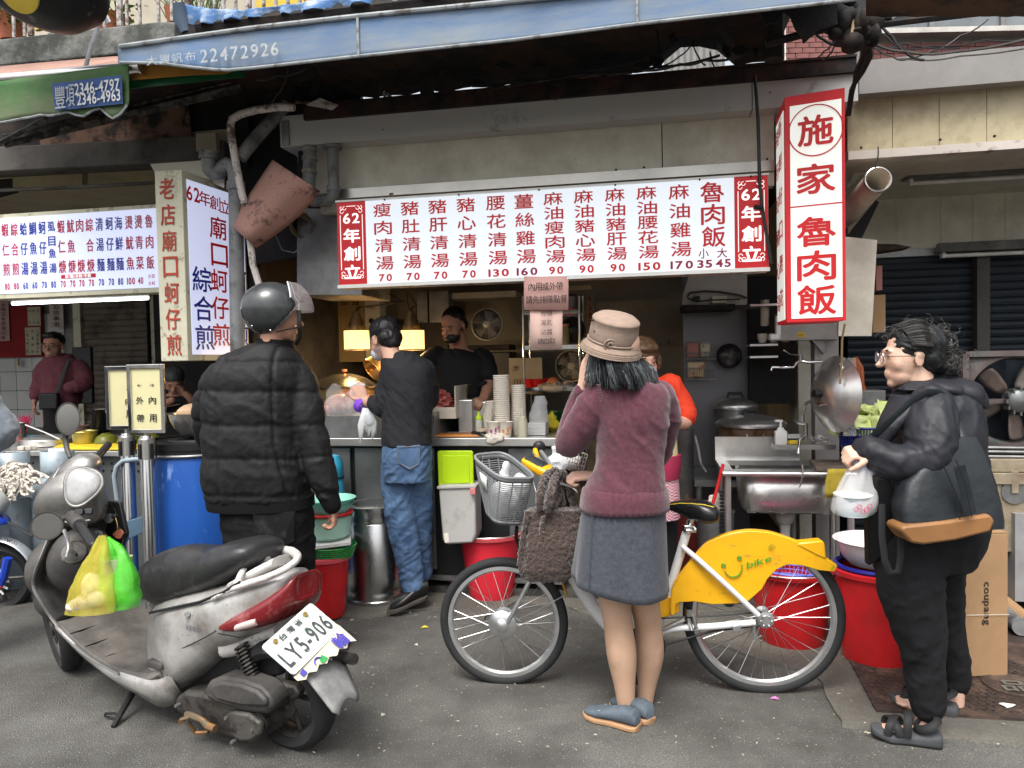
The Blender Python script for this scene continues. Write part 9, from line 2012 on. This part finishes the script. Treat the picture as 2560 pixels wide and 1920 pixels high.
for pts in([(1318,1275,-.235),(1308,1340,-.245),(1300,1410,-.245),(1316,1444,-.235),(1345,1436,-.24),(1352,1350,-.24),(1358,1290,-.235)],):
 m2=MB();m2 .T([VC(v)for v in cr([tuple(BP(*p))for p in pts],5)],.011,8);me=fuse(m2,.0045,1);co,nn=getco(me);setco(me,co+nn*(.010*(vnoise(co*130,3)-.5))[:,None]);put('piping',me,m_fz,tg)
for pts in([(1348,1275,-.23),(1350,1240,-.23),(1360,1200,-.19),(1376,1180,-.14),(1392,1180,-.12),(1398,1200,-.10),(1395,1240,-.14),(1378,1275,-.2)],[(1408,1278,-.13),(1400,1230,-.12),(1396,1190,-.08),(1404,1182,-.06),(1416,1200,-.08),(1428,1240,-.1),(1436,1275,-.12)],[(1368,1280,-.245),(1374,1240,-.25),(1384,1205,-.20),(1394,1186,-.15)]):
 m2=MB();m2 .T([VC(v)for v in cr([tuple(BP(*p))for p in pts],5)],.0165,8);me=fuse(m2,.0045,1);co,nn=getco(me);setco(me,co+nn*(.010*(vnoise(co*120,3)-.5)+.008*(vnoise(co*200,4)-.5))[:,None]);put('handle',me,m_fz,tg)
#  SCOOTER
R0=P(738,1872,2.725);R0 .z=0;F0=P(190,1692,3.41);F0 .z=0;sa=(F0-R0).normalized();sn=VC((-sa.y,sa.x,0));sn=sn if sn.y<0 else-sn
def SC(px,py,y=.0):
 r=ray(px,py);c=VC((0,0,CAMZ));t=((R0+sn*y)-c).dot(sn)/r.dot(sn);return c+r*t
def mid(p):return p-sn*((p-R0).dot(sn))
scn=thing('motor_scooter','dirty silver scooter with black seat parked on its side stand in the foreground','scooter',R0 .lerp(F0,.5))
m_sil=M('dirty_silver_paint',(.46,.45,.435),.36,.35,var=.12,ns=4,c2=(.12,.10,.075),c2amt=.30,c2s=5,sharp=.35,coat=.15,speck=(40,.12,(.06,.05,.04)))
m_silc=M('scuffed_cowl',(.17,.165,.155),.30,.6,var=.3,ns=9,c2=(.36,.35,.33),c2amt=.35,c2s=4,sharp=.5,coat=.2)
m_rail=M('chalky_rail',(.58,.56,.53),.5,.2,var=.15,ns=8,c2=(.14,.12,.10),c2amt=.22,c2s=14,sharp=.15)
m_plas=M('dusty_black_plastic',(.035,.034,.033),.55,var=.3,ns=6,c2=(.11,.10,.09),c2amt=.30,c2s=5,sharp=.4,bump=.3,bs=90)
m_floorb=M('dusty_floorboard',(.075,.070,.064),.6,var=.25,ns=8,c2=(.17,.155,.135),c2amt=.4,c2s=7,sharp=.35)
m_seat=M('seat_vinyl',(.016,.016,.017),.35,var=.2,ns=4,c2=(.035,.035,.036),c2amt=.3,c2s=3,sharp=.6,bump=.35,bs=18,bdist=.004)
m_cast=M('oily_casting',(.085,.08,.072),.5,.5,var=.35,ns=10,c2=(.025,.022,.02),c2amt=.45,c2s=8)
m_lens=M('red_lens',(.15,.008,.011),.15,var=.15,ns=9,coat=.6,c2=(.26,.07,.07),c2amt=.25,c2s=8)
def swheel(c,r,tw,ax,par):
 x,y,a=frame_from(ax);t=MB();n=72;t.L([(r-.055,-tw*.75),(r-.03,-tw),(r-.01,-tw*.8),(r,-tw*.35),(r,tw*.35),(r-.01,tw*.8),(r-.03,tw),(r-.055,tw*.75),(r-.055,-tw*.75)],c,n,ax);ty=t.B('tyre',m_tyre,par)
 mt=MB()
 for k in range(44):
  an=2*mpi*k/44
  for s in(-1,1):mt.T([c+(x*mcos(an+q*.05)+y*msin(an+q*.05))*(r+.0005-q*q*.0016)+a*s*(.003+q*tw*.22)for q in range(4)],.002,3)
 mt.B('tread',m_blk,ty,kind='stuff')
 t=MB();t.L([(r-.052,-tw*.7),(r-.062,-tw*.5),(r-.07,0),(r-.062,tw*.5),(r-.052,tw*.7),(r-.052,-tw*.7)],c,n,ax)
 for k in range(5):an=k*1.2566;e=x*mcos(an)+y*msin(an);t.T([c+e*.03,c+e*(r-.066)],.014,6,flat=.6)
 t.L([(0,-.05),(.035,-.045),(.04,0),(.035,.045),(0,.05)],c,24,ax);t.L([(.075,.035),(.078,.038),(.05,.04),(.05,.036),(.075,.035)],c,32,ax);t.B('rim',m_cast,par)
LNx=(sn+Z*-.16).normalized()
wr=R0+Z*.208+sn*.03;swheel(wr,.212,.052,LNx,scn);wf=F0+Z*.212+sa*.10;swheel(wf,.212,.048,(LNx+sa*.35).normalized(),scn)
def sec(px,yt,yb_,w_,k=.75,p=3.3,sh=0):
 a,b=SC(px,yt,w_*k),SC(px,yb_,w_*k);c=(a+b)/2;c=mid(c)+sn*sh;return(c,sn*w_,Z*abs(a.z-b.z)/2,p)
def crsec(L,seg=4):
 q=cr([tuple(a[0])+tuple(a[1])+tuple(a[2])+(a[3],)for a in L],seg);return[(VC(v[0:3]),VC(v[3:6]),VC(v[6:9]),float(v[9]))for v in q]
m2=MB();m2 .loft(crsec([sec(386,1505,1728,.135),sec(412,1496,1738,.165),sec(450,1488,1716,.18),sec(500,1478,1676,.182),sec(550,1468,1636,.175),sec(600,1458,1604,.158),sec(650,1446,1576,.130),sec(695,1438,1540,.095),sec(722,1436,1515,.055)]),40)
me=fuse(m2,.008,2);put('body_shell',me,m_sil,scn)
sprism_=None
for pts in([(412,1640,.160),(440,1628,.178),(500,1600,.186),(540,1578,.184)],[(395,1540,.145),(402,1600,.155),(412,1640,.162),(418,1690,.165)],[(545,1584,.183),(600,1594,.172),(650,1580,.146)]):
 m2=MB();m2 .T([SC(*q)for q in pts],.0022,5);m2 .B('panel_line',m_blk,scn)
m2=MB();m2 .loft(crsec([sec(546,1560,1582,.180,1),sec(570,1542,1590,.183,.95),sec(610,1520,1586,.170,.9),sec(655,1495,1574,.146,.9),sec(700,1465,1548,.112,.85),sec(735,1440,1512,.075,.8),sec(752,1442,1492,.03,.8)]),36);tl=m2 .B('tail_light',m_lens,scn,ang=0)
m2=MB();m2 .loft(crsec([sec(590,1556,1584,.186,.95),sec(620,1545,1578,.172,.95),sec(645,1537,1568,.156,.9)]),28);m2 .B('clear_lens',M('clear_lens_plastic',(.50,.40,.38),.15,coat=.5),tl)
m2=MB();m2 .loft(crsec([sec(337,1440,1482,.05,.9),sec(345,1408,1510,.10,.9,2.4),sec(365,1390,1526,.125,.9,2.4),sec(400,1381,1522,.135,.85,2.5),sec(440,1383,1510,.138,.8,2.5),sec(485,1384,1495,.145,.75,2.5),sec(520,1372,1480,.15,.7,2.5),sec(560,1360,1462,.145,.6,2.4),sec(610,1352,1430,.125,.5,2.3),sec(645,1358,1405,.09,.4,2.2),sec(662,1372,1388,.04,.3)]),40)
me=fuse(m2,.008,4);folds(me,.004,(16,16,16),111,.1);put('seat',me,m_seat,scn)
m2=MB();m2 .T([SC(x,y,l)for x,y,l in((375,1532,.15),(430,1520,.165),(500,1505,.17),(560,1480,.165),(600,1455,.15))],.006,6);m2 .B('seat_seam',m_blk,scn)
gr_=[(530,1500,.17),(560,1482,.16),(610,1462,.14),(665,1444,.11),(710,1424,.08),(738,1404,.04),(743,1390,-.02),(728,1378,-.08),(700,1374,-.12),(668,1376,-.14)]
m2=MB();m2 .T([VC(v)for v in cr([tuple(SC(*p))for p in gr_],5)],[.012]*8+[.018]*38,10,flat=.75);m2 .T([VC(v)for v in cr([tuple(SC(*p))for p in((668,1376,-.14),(640,1392,-.06),(615,1415,.04),(600,1440,.12),(590,1466,.15))],5)],.013,10,flat=.8);me=fuse(m2,.006,3);put('grab_rail',me,m_rail,scn)
m2=MB();m2 .loft([(SC(620,1450,.02),sn*.10,Z*.02+sa*.0,3),(SC(665,1425,.0),sn*.085,Z*.025,3),(SC(705,1400,-.02),sn*.05,Z*.02,3)],20);m2 .B('rail_base',m_rail,scn)
m2=MB();m2 .cyl(SC(650,1408,.0),SC(672,1400,.0),.014);m2 .ell(SC(668,1412,.03),(.014,.014,.006));m2 .B('lock_bracket',m_std,scn)
m2=MB();m2 .loft([(SC(600,1600,.05),sn*.10,Z*.05,3),(SC(660,1590,.0),sn*.085,Z*.05,3),(SC(720,1570,-.02),sn*.07,Z*.04,3)],24);m2 .B('tail_underside',m_rail,scn)
TL,TR,BR,BL=P(657,1616,2.47),P(781,1505,2.69),P(847,1567,2.645),P(731,1695,2.43)
pr=(TR-TL).normalized();pdn=(BL-TL);pdn=(pdn-pr*pdn.dot(pr));ph_=pdn.length;pdn.normalize();pw_=(TR-TL).length;pn_=pr.cross(-pdn).normalized()
if pn_.y>0:pn_=-pn_
pc0=(TL+TR+BR+BL)/4;m2=MB();cs_=[]
for sx,sy in((-1,-1),(1,-1),(1,1),(-1,1)):
 for k in range(5):
  a=math.atan2(sy,sx)+(k-2)*.3927*(1 if sx*sy>0 else 1);cs_.append(pc0+pr*(sx*(pw_/2-.012)+.012*mcos(a))+pdn*(sy*(ph_/2-.012)+.012*msin(a)))
m2 .prism(cs_,-pn_*.003);pl=m2 .B('number_plate',M('worn_plate',(.62,.66,.62),.5,var=.08,ns=10,c2=(.30,.38,.34),c2amt=.32,c2s=34,sharp=.1),scn,sm=False)
m2=MB();word(m2,'LY5-906',pc0+pdn*(ph_*.12)+pn_*.003,pr,-pdn,pw_*.90,ph_*.46,.02,.14);word(m2,'台灣省',pc0-pdn*(ph_*.33)+pr*(-.01)+pn_*.003,pr,-pdn,pw_*.42,ph_*.17,.015,.35);m2 .B('plate_lettering',M('worn_plate_ink',(.05,.055,.055),.6,c2=(.25,.28,.26),c2amt=.2,c2s=60),pl,sm=False)
for s in(-.32,.28):m2=MB();q=pc0-pdn*(ph_*.36)+pr*(pw_*s);m2 .cyl(q,q+pn_*.01,.009,n=6);m2 .B('plate_bolt',m_brass,pl)
st=pn_*.001;jag=[];nJ=11
for k in range(nJ+1):jag.append(BL.lerp(BR,k/nJ)+pdn*(.018+.048*(k/nJ)+(.014 if k%2 else 0))-pn_*.008+pr*.01)
m2=MB();m2 .prism([BL+pr*.01-pn_*.008,*jag,BR+pr*.012-pn_*.008,BR-pdn*.02+pr*.008-pn_*.008],-pn_*.002);sk2=m2 .B('torn_sticker_board',M('cream_sticker',(.55,.50,.38),.6,var=.08),scn,sm=False)
m2=MB();lay(m2,'輪',BR-pr*.035+pdn*.038-pn_*.004,pr,-pdn,.055,.055,.02);m2 .T([BL.lerp(BR,.42)+pdn*.03-pn_*.004+pr*.016*mcos(a)+pdn*.016*msin(a)for a in[mpi+k*.4 for k in range(9)]],.003,4);m2 .prism([BL.lerp(BR,.12)+pdn*.008-pn_*.004,BL.lerp(BR,.2)+pdn*.004-pn_*.004,BL.lerp(BR,.2)+pdn*.025-pn_*.004,BL.lerp(BR,.12)+pdn*.025-pn_*.004],pn_*.001);m2 .B('sticker_lettering',M('violet_ink',(.06,.05,.32),.6),sk2,sm=False)
m2=MB();m2 .prism([BL.lerp(BR,.44)+pdn*.028-pn_*.0045,BL.lerp(BR,.52)+pdn*.02-pn_*.0045,BL.lerp(BR,.55)+pdn*.045-pn_*.0045,BL.lerp(BR,.44)+pdn*.045-pn_*.0045],pn_*.001);m2 .B('green_mark',m_green,sk2,sm=False)
rows=[]
for j in range(9):
 t=j/8;cL=VC(P(752,1668,2.50)).lerp(P(832,1772,2.42),t);cR=VC(P(856,1640,2.66)).lerp(P(893,1728,2.55),t);
 if j==8:cL=cL.lerp(cR,.12);cR=cR.lerp(cL,.12)
 rows.append([cL.lerp(cR,k/8)+VC((-.25,.1,.6)).normalized()*(-.03*abs(k/4-1)**2+.0)for k in range(9)])
m2=MB();m2 .grid(rows);m2 .B('mud_flap',M('chalky_black_flap',(.10,.10,.10),.6,var=.25,ns=9,c2=(.26,.26,.25),c2amt=.45,c2s=8,sharp=.4),scn,solid=.006,ang=0)
m2=MB();m2 .cyl(P(842,1640,2.72),P(884,1648,2.6),.020,n=16);m2 .B('exhaust_tip',m_cast,scn);m2=MB();m2 .loft([(P(760,1620,2.95),VC((.05,.05,0)),Z*.06),(P(850,1600,2.74),VC((.045,.045,0)),Z*.06)],20);m2 .B('exhaust_muffler',m_plas,scn)
m2=MB();m2 .prism([P(846,1583,2.68),P(870,1580,2.68),P(882,1592,2.66),P(880,1600,2.66),P(872,1617,2.68),P(855,1596,2.7)],VC((0,.02,0)));m2 .B('cracked_trim',m_blk,scn,sm=False)
def sprism(name,pts,l,th,mat,bv=.012):q=MB();q.prism([SC(x,y,l)for x,y in pts],-sn*th);return q.B(name,mat,scn,bv=bv)
sprism('engine_case',[(432,1762),(440,1742),(462,1727),(520,1738),(590,1765),(640,1782),(662,1812),(655,1845),(632,1860),(602,1863),(560,1843),(500,1815),(440,1782)],.155,.12,m_cast,.018)
sprism('clutch_cover',[(560,1790),(575,1778),(620,1785),(648,1808),(650,1838),(628,1854),(600,1856),(572,1838),(558,1812)],.175,.03,m_cast,.010)
sprism('air_box',[(509,1722),(520,1704),(545,1694),(600,1702),(645,1718),(672,1742),(682,1772),(664,1788),(600,1780),(540,1762),(512,1745)],.175,.10,m_plas,.022)
sprism('air_box_lid',[(520,1724),(530,1712),(552,1705),(600,1712),(640,1728),(662,1750),(664,1768),(600,1766),(540,1750)],.19,.03,m_plas,.010)
sprism('swing_arm',[(655,1720),(690,1705),(735,1715),(748,1735),(735,1752),(690,1760),(655,1790)],.09,.04,m_cast,.010)
sprism('inner_frame',[(440,1700),(520,1660),(600,1625),(690,1600),(700,1690),(600,1705),(520,1715),(450,1735)],.06,.12,m_blk,.01)
for x,y in((450,1760),(500,1790),(590,1850),(640,1820),(575,1790)):q=MB();c_=SC(x,y,.158);q.cyl(c_,c_+sn*.022,.007,n=6);q.B('case_bolt',m_std,scn)
m2=MB();m2 .T([SC(x,y,.19)for x,y in((466,1785),(482,1790),(505,1800),(520,1815),(538,1822))],[.012,.013,.011,.014,.014],8);m2 .T([SC(480,1790,.19),SC(452,1800,.21),SC(450,1806,.22)],.009,8);m2 .T([SC(470,1805,.19),SC(488,1832,.17),SC(520,1830,.15)],.008,6);m2 .B('kick_lever',M('rusty_lever',(.16,.12,.08),.5,.6,c2=(.3,.15,.06),c2amt=.4,c2s=20),scn)
m2=MB();m2 .T([SC(336,1722,.10),SC(318,1755,.15),SC(283,1818,.24)],[.016,.014,.010],8);m2 .T([SC(x,y,.20)for x,y in((305,1790),(285,1783),(264,1784),(262,1790),(270,1796),(296,1798))],.005,6);m2 .B('side_stand',m_blk,scn)
m2=MB();a,b=SC(602,1612,.11),SC(632,1690,.11);n=60;x_,y_,z_=frame_from(b-a);m2 .T([a.lerp(b,k/n)+(x_*mcos(k*.9)+y_*msin(k*.9))*.024 for k in range(n)],.005,5);m2 .cyl(a,b,.014);m2 .B('shock_spring',m_cast,scn)
m2=MB()
edgeN=[(139,1560,.17),(170,1592,.185),(208,1627,.19),(270,1668,.19),(320,1685,.19),(370,1690,.185),(402,1676,.17)]
rows=[]
for(x,y,l)in cr(edgeN,4):
 a=SC(x,y,l);rows.append([a-Z*.05-sn*.02,a-Z*.012,a+Z*.004-sn*.012,a+Z*.0-sn*.06,mid(a)+Z*.012,a-sn*(2*l-.06),a-sn*2*l,a-sn*2*l-Z*.05])
m2 .grid(rows);fb_=m2 .B('floorboard',m_floorb,scn,solid=.008,ang=50)
for x,y in((172,1590),(210,1622),(250,1652)):m2=MB();a=SC(x,y,.18);m2 .box(a-sn*.08+Z*.006,(.006,.15,.006),Matrix((sa,sn,Z)).transposed());m2 .B('floor_groove',m_blk,fb_,sm=False)
m2=MB();rows=[]
for(x,y,l)in cr([(139,1560,.17),(170,1592,.185),(208,1627,.19),(270,1668,.19),(320,1685,.19),(378,1700,.18),(415,1690,.16),(432,1660,.15)],4):
 a=SC(x,y,l+.004);d_=.035+.085*max(0,min(1,(x-200)/190));rows.append([a,a-Z*d_*.5,a-Z*d_-sn*.03])
m2 .grid(rows);m2 .B('lower_side_cover',m_sil,scn,solid=.008,ang=0)
m2=MB();a=SC(392,1668,.17);m2 .box(a+Z*.012,(.09,.03,.03),Matrix((sa,sn,Z)).transposed());m2 .B('foot_peg',m_plas,fb_,bv=.008)
LS=[(139,1558,.17),(100,1500,.20),(84,1465,.205),(88,1430,.20),(104,1390,.18),(120,1350,.15),(150,1318,.10)]
rows=[]
for(x,y,l)in cr(LS,4):
 a=SC(x,y,l);rows.append([a-sn*(2*l*k/10)+sa*(.055*msin(mpi*k/10))for k in range(11)])
m2=MB();m2 .grid(rows);m2 .B('leg_shield',m_plas,scn,solid=.012,ang=0)
m2=MB();m2 .T([VC(v)for v in cr([tuple(SC(x,y,l+.004))for x,y,l in[(300,1685,.195),(208,1631,.195)]+LS[:-1]],5)],.008,8,flat=.7);m2 .B('shield_edge',m_silc,scn)
m2=MB()
rot=Matrix((sa,sn,Z)).transposed();m2 .ell(SC(205,1400,.03),(.10,.15,.15),rot,28,18);m2 .ell(SC(150,1420,.04),(.10,.15,.15),rot,24,16);m2 .ell(SC(160,1480,.03),(.10,.13,.13),rot,24,16);me=fuse(m2,.009,14);put('glovebox_panel',me,m_plas,scn)
q=SC(188,1386,.15);fd_=(sn*.55-sa*.6+Z*.55).normalized();m2=MB();m2 .L([(0,0),(.052,0),(.054,.006),(.048,.012),(.02,.014),(0,.014)],q+fd_*.012,32,fd_);m2 .T([q+fd_*.03+sa*.02,q+fd_*.032,q+fd_*.03-sa*.02-Z*.01],.006,6);m2 .B('fuel_cap',m_cast,scn)
m2=MB();rows=[]
for(x,y)in((262,1258),(292,1252),(303,1270),(305,1300),(320,1325),(322,1345),(310,1368),(290,1376)):
 rows.append([SC(x,y,-.17),SC(x-14,y+6,-.12)])
m2 .grid(rows);m2 .B('pocket_edge',m_silc,scn,solid=.006,ang=0)
m2=MB();m2 .prism([SC(x,y,-.12)for x,y in((255,1250),(298,1256),(315,1335),(300,1372),(262,1385),(235,1350))],-sn*.02);m2 .B('pocket_panel',m_blk,scn,bv=.006)
m2=MB();m2 .L([(0,0),(.022,0),(.022,.012),(0,.014)],SC(275,1296,-.10),24,(sn-sa*.6+Z*.3));m2 .B('ignition_switch',m_std,scn);m2=MB();m2 .ell(SC(286,1291,-.09),(.014,.012,.012));m2 .B('key_head',m_blk,scn)
kt=thing('key_tag','reddish leather key tag hanging from the scooter ignition','key tag',SC(294,1335,-.085));m2=MB();m2 .prism([SC(x,y,-.085)for x,y in((290,1326),(301,1322),(309,1333),(300,1347),(290,1346),(281,1336))],-sn*.004);m2 .B('tag',M('red_leather',(.35,.11,.06),.6),kt,bv=.001);m2=MB();m2 .T([SC(288,1292,-.09),SC(293,1308,-.085),SC(294,1324,-.085)],.002,5);m2 .B('chain',m_brass,kt)
Yc=SC(185,1235,.02).y;m2=MB();L=[]
for y,xl,xr,dp,dy in((1132,203,222,.03,.06),(1142,182,242,.05,.05),(1160,158,250,.07,.04),(1185,136,244,.09,.02),(1212,115,250,.11,.0),(1240,102,258,.12,0),(1262,97,260,.115,0),(1283,101,259,.10,0),(1302,122,252,.08,.0),(1318,150,225,.05,.02)):
 L.append((P((xl+xr)/2,y,Yc+dy),VC(((xr-xl)/2*Yc/FPX,-.0,0)),VC((0,dp,0)),2.5))
m2 .loft(crsec(L),36);me=fuse(m2,.007,3);put('handlebar_cowl',me,m_silc,scn)
rot=Matrix((sa,sn,Z)).transposed()
ctr=P(206,1214,Yc-.105);idr=VC((.12,-.86,.36)).normalized();x_=VC((1,.1,0));x_=(x_-idr*x_.dot(idr)).normalized();y_=idr.cross(x_);rr_=[1+.09*mcos(3*(k*mpi/20-.2))for k in range(40)]
pts=[ctr+(x_*mcos(k*mpi/20)*.073+y_*msin(k*mpi/20)*.082)*rr_[k]for k in range(40)]
L=[]
for sc2,h in((1.0,0),(.97,.008),(.8,.016),(.5,.022),(.2,.024)):L.append([ctr+(p-ctr)*sc2+idr*h for p in pts])
m2=MB();m2 .grid([r+[r[0]]for r in L]);m2 .add(L[-1],[tuple(range(40))]);m2 .B('instrument_glass',M('glare_grey_glass',(.40,.40,.39),.12,var=.2,ns=22,c2=(.20,.20,.20),c2amt=.4,c2s=14,sharp=.6,coat=.8),scn,ang=0)  # pale blotchy grey puts glare into the colour of the glass
m2=MB();m2 .T([P(x,y,Yc-dd)for x,y,dd in((150,1168,.05),(122,1215,.07),(112,1250,.09),(128,1290,.11),(170,1306,.11),(225,1300,.1))],.004,6);m2 .B('cowl_seam',m_rail,scn)
m2=MB();m2 .T([ctr+(p-ctr)*1.05+idr*-.002 for p in pts],.009,8,closed=True);m2 .B('instrument_bezel',m_silc,scn)
for x,y,l,nm in((205,1284,.13,'light_switch'),(228,1282,.10,'horn_button'),(248,1162,-.15,'starter_switch')):m2=MB();m2 .box(SC(x,y,l)+idr*.03,(.035,.025,.014),frame_mat if 0 else Matrix((x_,y_,idr)).transposed());m2 .B(nm,m_blk,scn,bv=.003)
m2=MB();m2 .cyl(SC(194,1306,.20),SC(233,1362,.29),.0185,n=18);m2 .ell(SC(234,1363,.292),(.019,)*3,nu=12,nv=8);m2 .B('grip',m_blk,scn);m2=MB();m2 .cyl(SC(240,1146,-.18),SC(270,1112,-.28),.0175,n=18);m2 .ell(SC(270,1112,-.28),(.018,)*3,nu=12,nv=8);m2 .B('grip',m_blk,scn)
m2=MB();m2 .cyl(SC(180,1292,.15),SC(200,1314,.21),.028,n=18);m2 .B('grip_collar',m_plas,scn)
m2=MB();m2 .T([SC(x,y,l)for x,y,l in((160,1325,.15),(170,1345,.18),(173,1370,.2),(166,1392,.22),(159,1400,.22))],[.009,.008,.007,.006,.008],8,flat=.6);m2 .B('brake_lever',m_silver,scn)
def mirror(c,rx,ry,stem,lab):
 nrm=(-sa*.62+sn*.45-Z*.0+VC((0,-.35,.05))).normalized();x,y,a=frame_from(nrm);mm=MB();tilt=.15
 mm.loft([(c-a*.035,x*rx*.45,y*ry*.45),(c-a*.022,x*rx*.85,y*ry*.85),(c-a*.004,x*rx*1.04,y*ry*1.04),(c+a*.003,x*rx*1.04,y*ry*1.04),(c+a*.003,x*rx*.95,y*ry*.95),(c-a*.001,x*rx*.93,y*ry*.93)],32);o=mm.B('mirror_housing',m_plas,scn)
 mm=MB();mm.loft([(c-a*.0005,x*rx*.93,y*ry*.93),(c+a*.0008,x*rx*.93,y*ry*.93)],32);mm.B('mirror_glass',m_chrome if 0 else M('mirror_silver_'+lab,(.5,.5,.5),.04,1,var=.02),o,sm=False)
 mm=MB();mm.T(stem,[.017,.014,.012,.010][:len(stem)]if len(stem)==4 else .010,10);mm.B('mirror_stem',m_plas,o)
c_=SC(117,1315,.30);mirror(c_,.058,.055,[c_+sa*.03,SC(140,1312,.24),SC(155,1300,.18),SC(170,1292,.12)],'left')
c_=SC(170,1047,-.12);mirror(c_,.052,.078,[c_-Z*.055+sa*.02,SC(163,1098,-.12),SC(168,1125,-.11),SC(176,1145,-.10)],'right')
m2=MB();m2 .cyl(SC(490-22,1536,.188),SC(490-22,1536,.176),.010,n=14);m2 .B('seat_lock',m_std,scn)
m2=MB();word(m2,'VIPRO',SC(482,1572,.1865),-sa,Z,.085,.020,.015,.1);m2 .B('side_badge',M('badge_grey',(.12,.12,.16),.4),scn,sm=False)
def gbag(name,label,outline,l,th,mat,contents=None,seed=0):
 t=thing(name,label,'plastic bag',SC(outline[0][0],outline[0][1],l));rows=[]
 for(y,xl,xr)in cr([(o[1],o[0],o[2])for o in outline],4):
  a,b=SC(xl,y,l),SC(xr,y,l);c=(a+b)/2;hx_=(b-a)/2;tt=(y-outline[0][1])/(outline[-1][1]-outline[0][1]);dp=th*min(1,.15+1.3*tt)*(1 if tt<.9 else .8)
  rows.append([c+hx_*mcos(q)+sn*dp*msin(q)*(1+.25*(1-tt)*msin(q*9+seed))for q in[k*mpi/18 for k in range(37)]])
 mm=MB();mm.grid(rows);o=mm.B('film',mat,t,ang=0);co_=np.array([v.co for v in o.data.vertices]);
 for v in o.data.vertices:v.co+=VC((noise.noise(v.co*25),noise.noise(v.co*25+VC((4,0,0))),0))*.006
 if contents:contents(t)
 return t
def rice(t):
 mm=MB();mm.ell(SC(222,1505,.34),(.055,.05,.035));mm.ell(SC(198,1512,.34),(.045,.05,.025));mm.ell(SC(245,1500,.34),(.04,.04,.035));mm.ell(SC(230,1470,.34),(.04,.03,.06));mm.B('rice',M('rice_and_meat',(.62,.55,.42),.7,var=.2,ns=40,c2=(.35,.14,.05),c2amt=.3,c2s=16),t)
def box_(t):
 mm=MB();mm.cyl(SC(292,1395,.28),SC(300,1480,.28),.055,.045,24);mm.B('paper_bowl',M('bowl_in_bag',(.30,.42,.20),.6),t)
gbag('green_bag','translucent green plastic bag with a bowl hanging from the scooter hook',[(258,1342,270),(256,1365,300),(254,1400,320),(262,1450,333),(275,1500,338),(282,1519,336)],.28,.06,M('green_film',(.10,.60,.04),.28,alpha=.62,var=.12,ns=9,bump=.6,bs=18,bdist=.01),box_,2)
gbag('yellow_bag','translucent yellow plastic bag of leftover rice hanging from the scooter hook',[(250,1338,262),(236,1365,266),(216,1405,270),(196,1450,276),(180,1490,284),(169,1532,282)],.34,.055,M('yellow_film',(.62,.54,.07),.28,alpha=.50,var=.12,ns=9,bump=.6,bs=18,bdist=.01),rice,5)
m2=MB();m2 .T([SC(240,1330,.2),SC(252,1332,.27),SC(256,1342,.30),SC(250,1348,.31)],.006,6);m2 .B('bag_hook',m_blk,scn)
bs2=thing('blue_scooter','blue scooter whose front wheel and fender enter at the left edge','scooter',P(0,1530,4.45))
wc=P(-8,1447,4.45);axw2=VC((.25,-.97,0)).normalized();swheel(wc,.215,.05,axw2,bs2)
m_blp=M('blue_scooter_paint',(.012,.05,.42),.25,coat=.5);m_lsil=M('light_silver_paint',(.50,.53,.56),.3,.3,coat=.3)
xw,yw,_=frame_from(axw2);arcp=[wc+(VC((mcos(a),0,msin(a))))*.245 for a in[R(110-8*k)for k in range(13)]]
m2=MB();rows=[[p+axw2*(-.06+.02*k)+Z*.012*msin(mpi*k/6)for k in range(7)]for p in arcp];m2 .grid(rows);m2 .B('front_fender',m_lsil,bs2,solid=.006,ang=0)
m2=MB();m2 .T([P(20,1395,4.38),P(10,1440,4.38),P(0,1460,4.38)],.025,8);m2 .B('fork_leg',m_blp,bs2)
for k in range(14):a_=k*.449;m2=MB();q=wc+axw2*.062+VC((mcos(a_),0,msin(a_)))*.085;m2 .box(q,(.03,.004,.012),RY(-a_));m2 .B('brake_disc_segment',m_white,bs2,sm=False)
m2=MB();m2 .torus(wc+axw2*.058,.055,.008,axw2,32,6);m2 .B('disc_hub',m_redsoft,bs2)
m2=MB();word(m2,'KYMCO',P(22,1352,4.29),VC((.93,.1,-.35)).normalized(),Z,.10,.02,.01,.1);m2 .B('fender_lettering',m_tblack,bs2,sm=False)
m2=MB();m2 .ell(P(-40,1330,4.5),(.14,.12,.09),RY(.35),24,14);m2 .ell(P(-60,1290,4.5),(.18,.15,.10),RY(.5),24,14);me=fuse(m2,.009,4);put('front_cowl',me,m_lsil,bs2)
m2=MB();m2 .ell(P(-30,1290,4.42),(.13,.09,.035),RY(.35),24,12);m2 .B('blue_trim',m_blp,bs2);m2=MB();m2 .ell(P(-22,1255,4.42),(.10,.08,.08),RY(.6),24,14);m2 .B('turn_signal_lens',M('clear_signal_lens',(.45,.47,.45),.1,coat=.5),bs2)
m2=MB();m2 .T([P(20,1305,4.4),P(82,1340,4.35)],.008,6);one('dark_rod','thin dark rod leaning between the blue scooter and the gas cylinders','rod',m2,m_blk)
bpy.data.scenes.remove(tmp_scene)
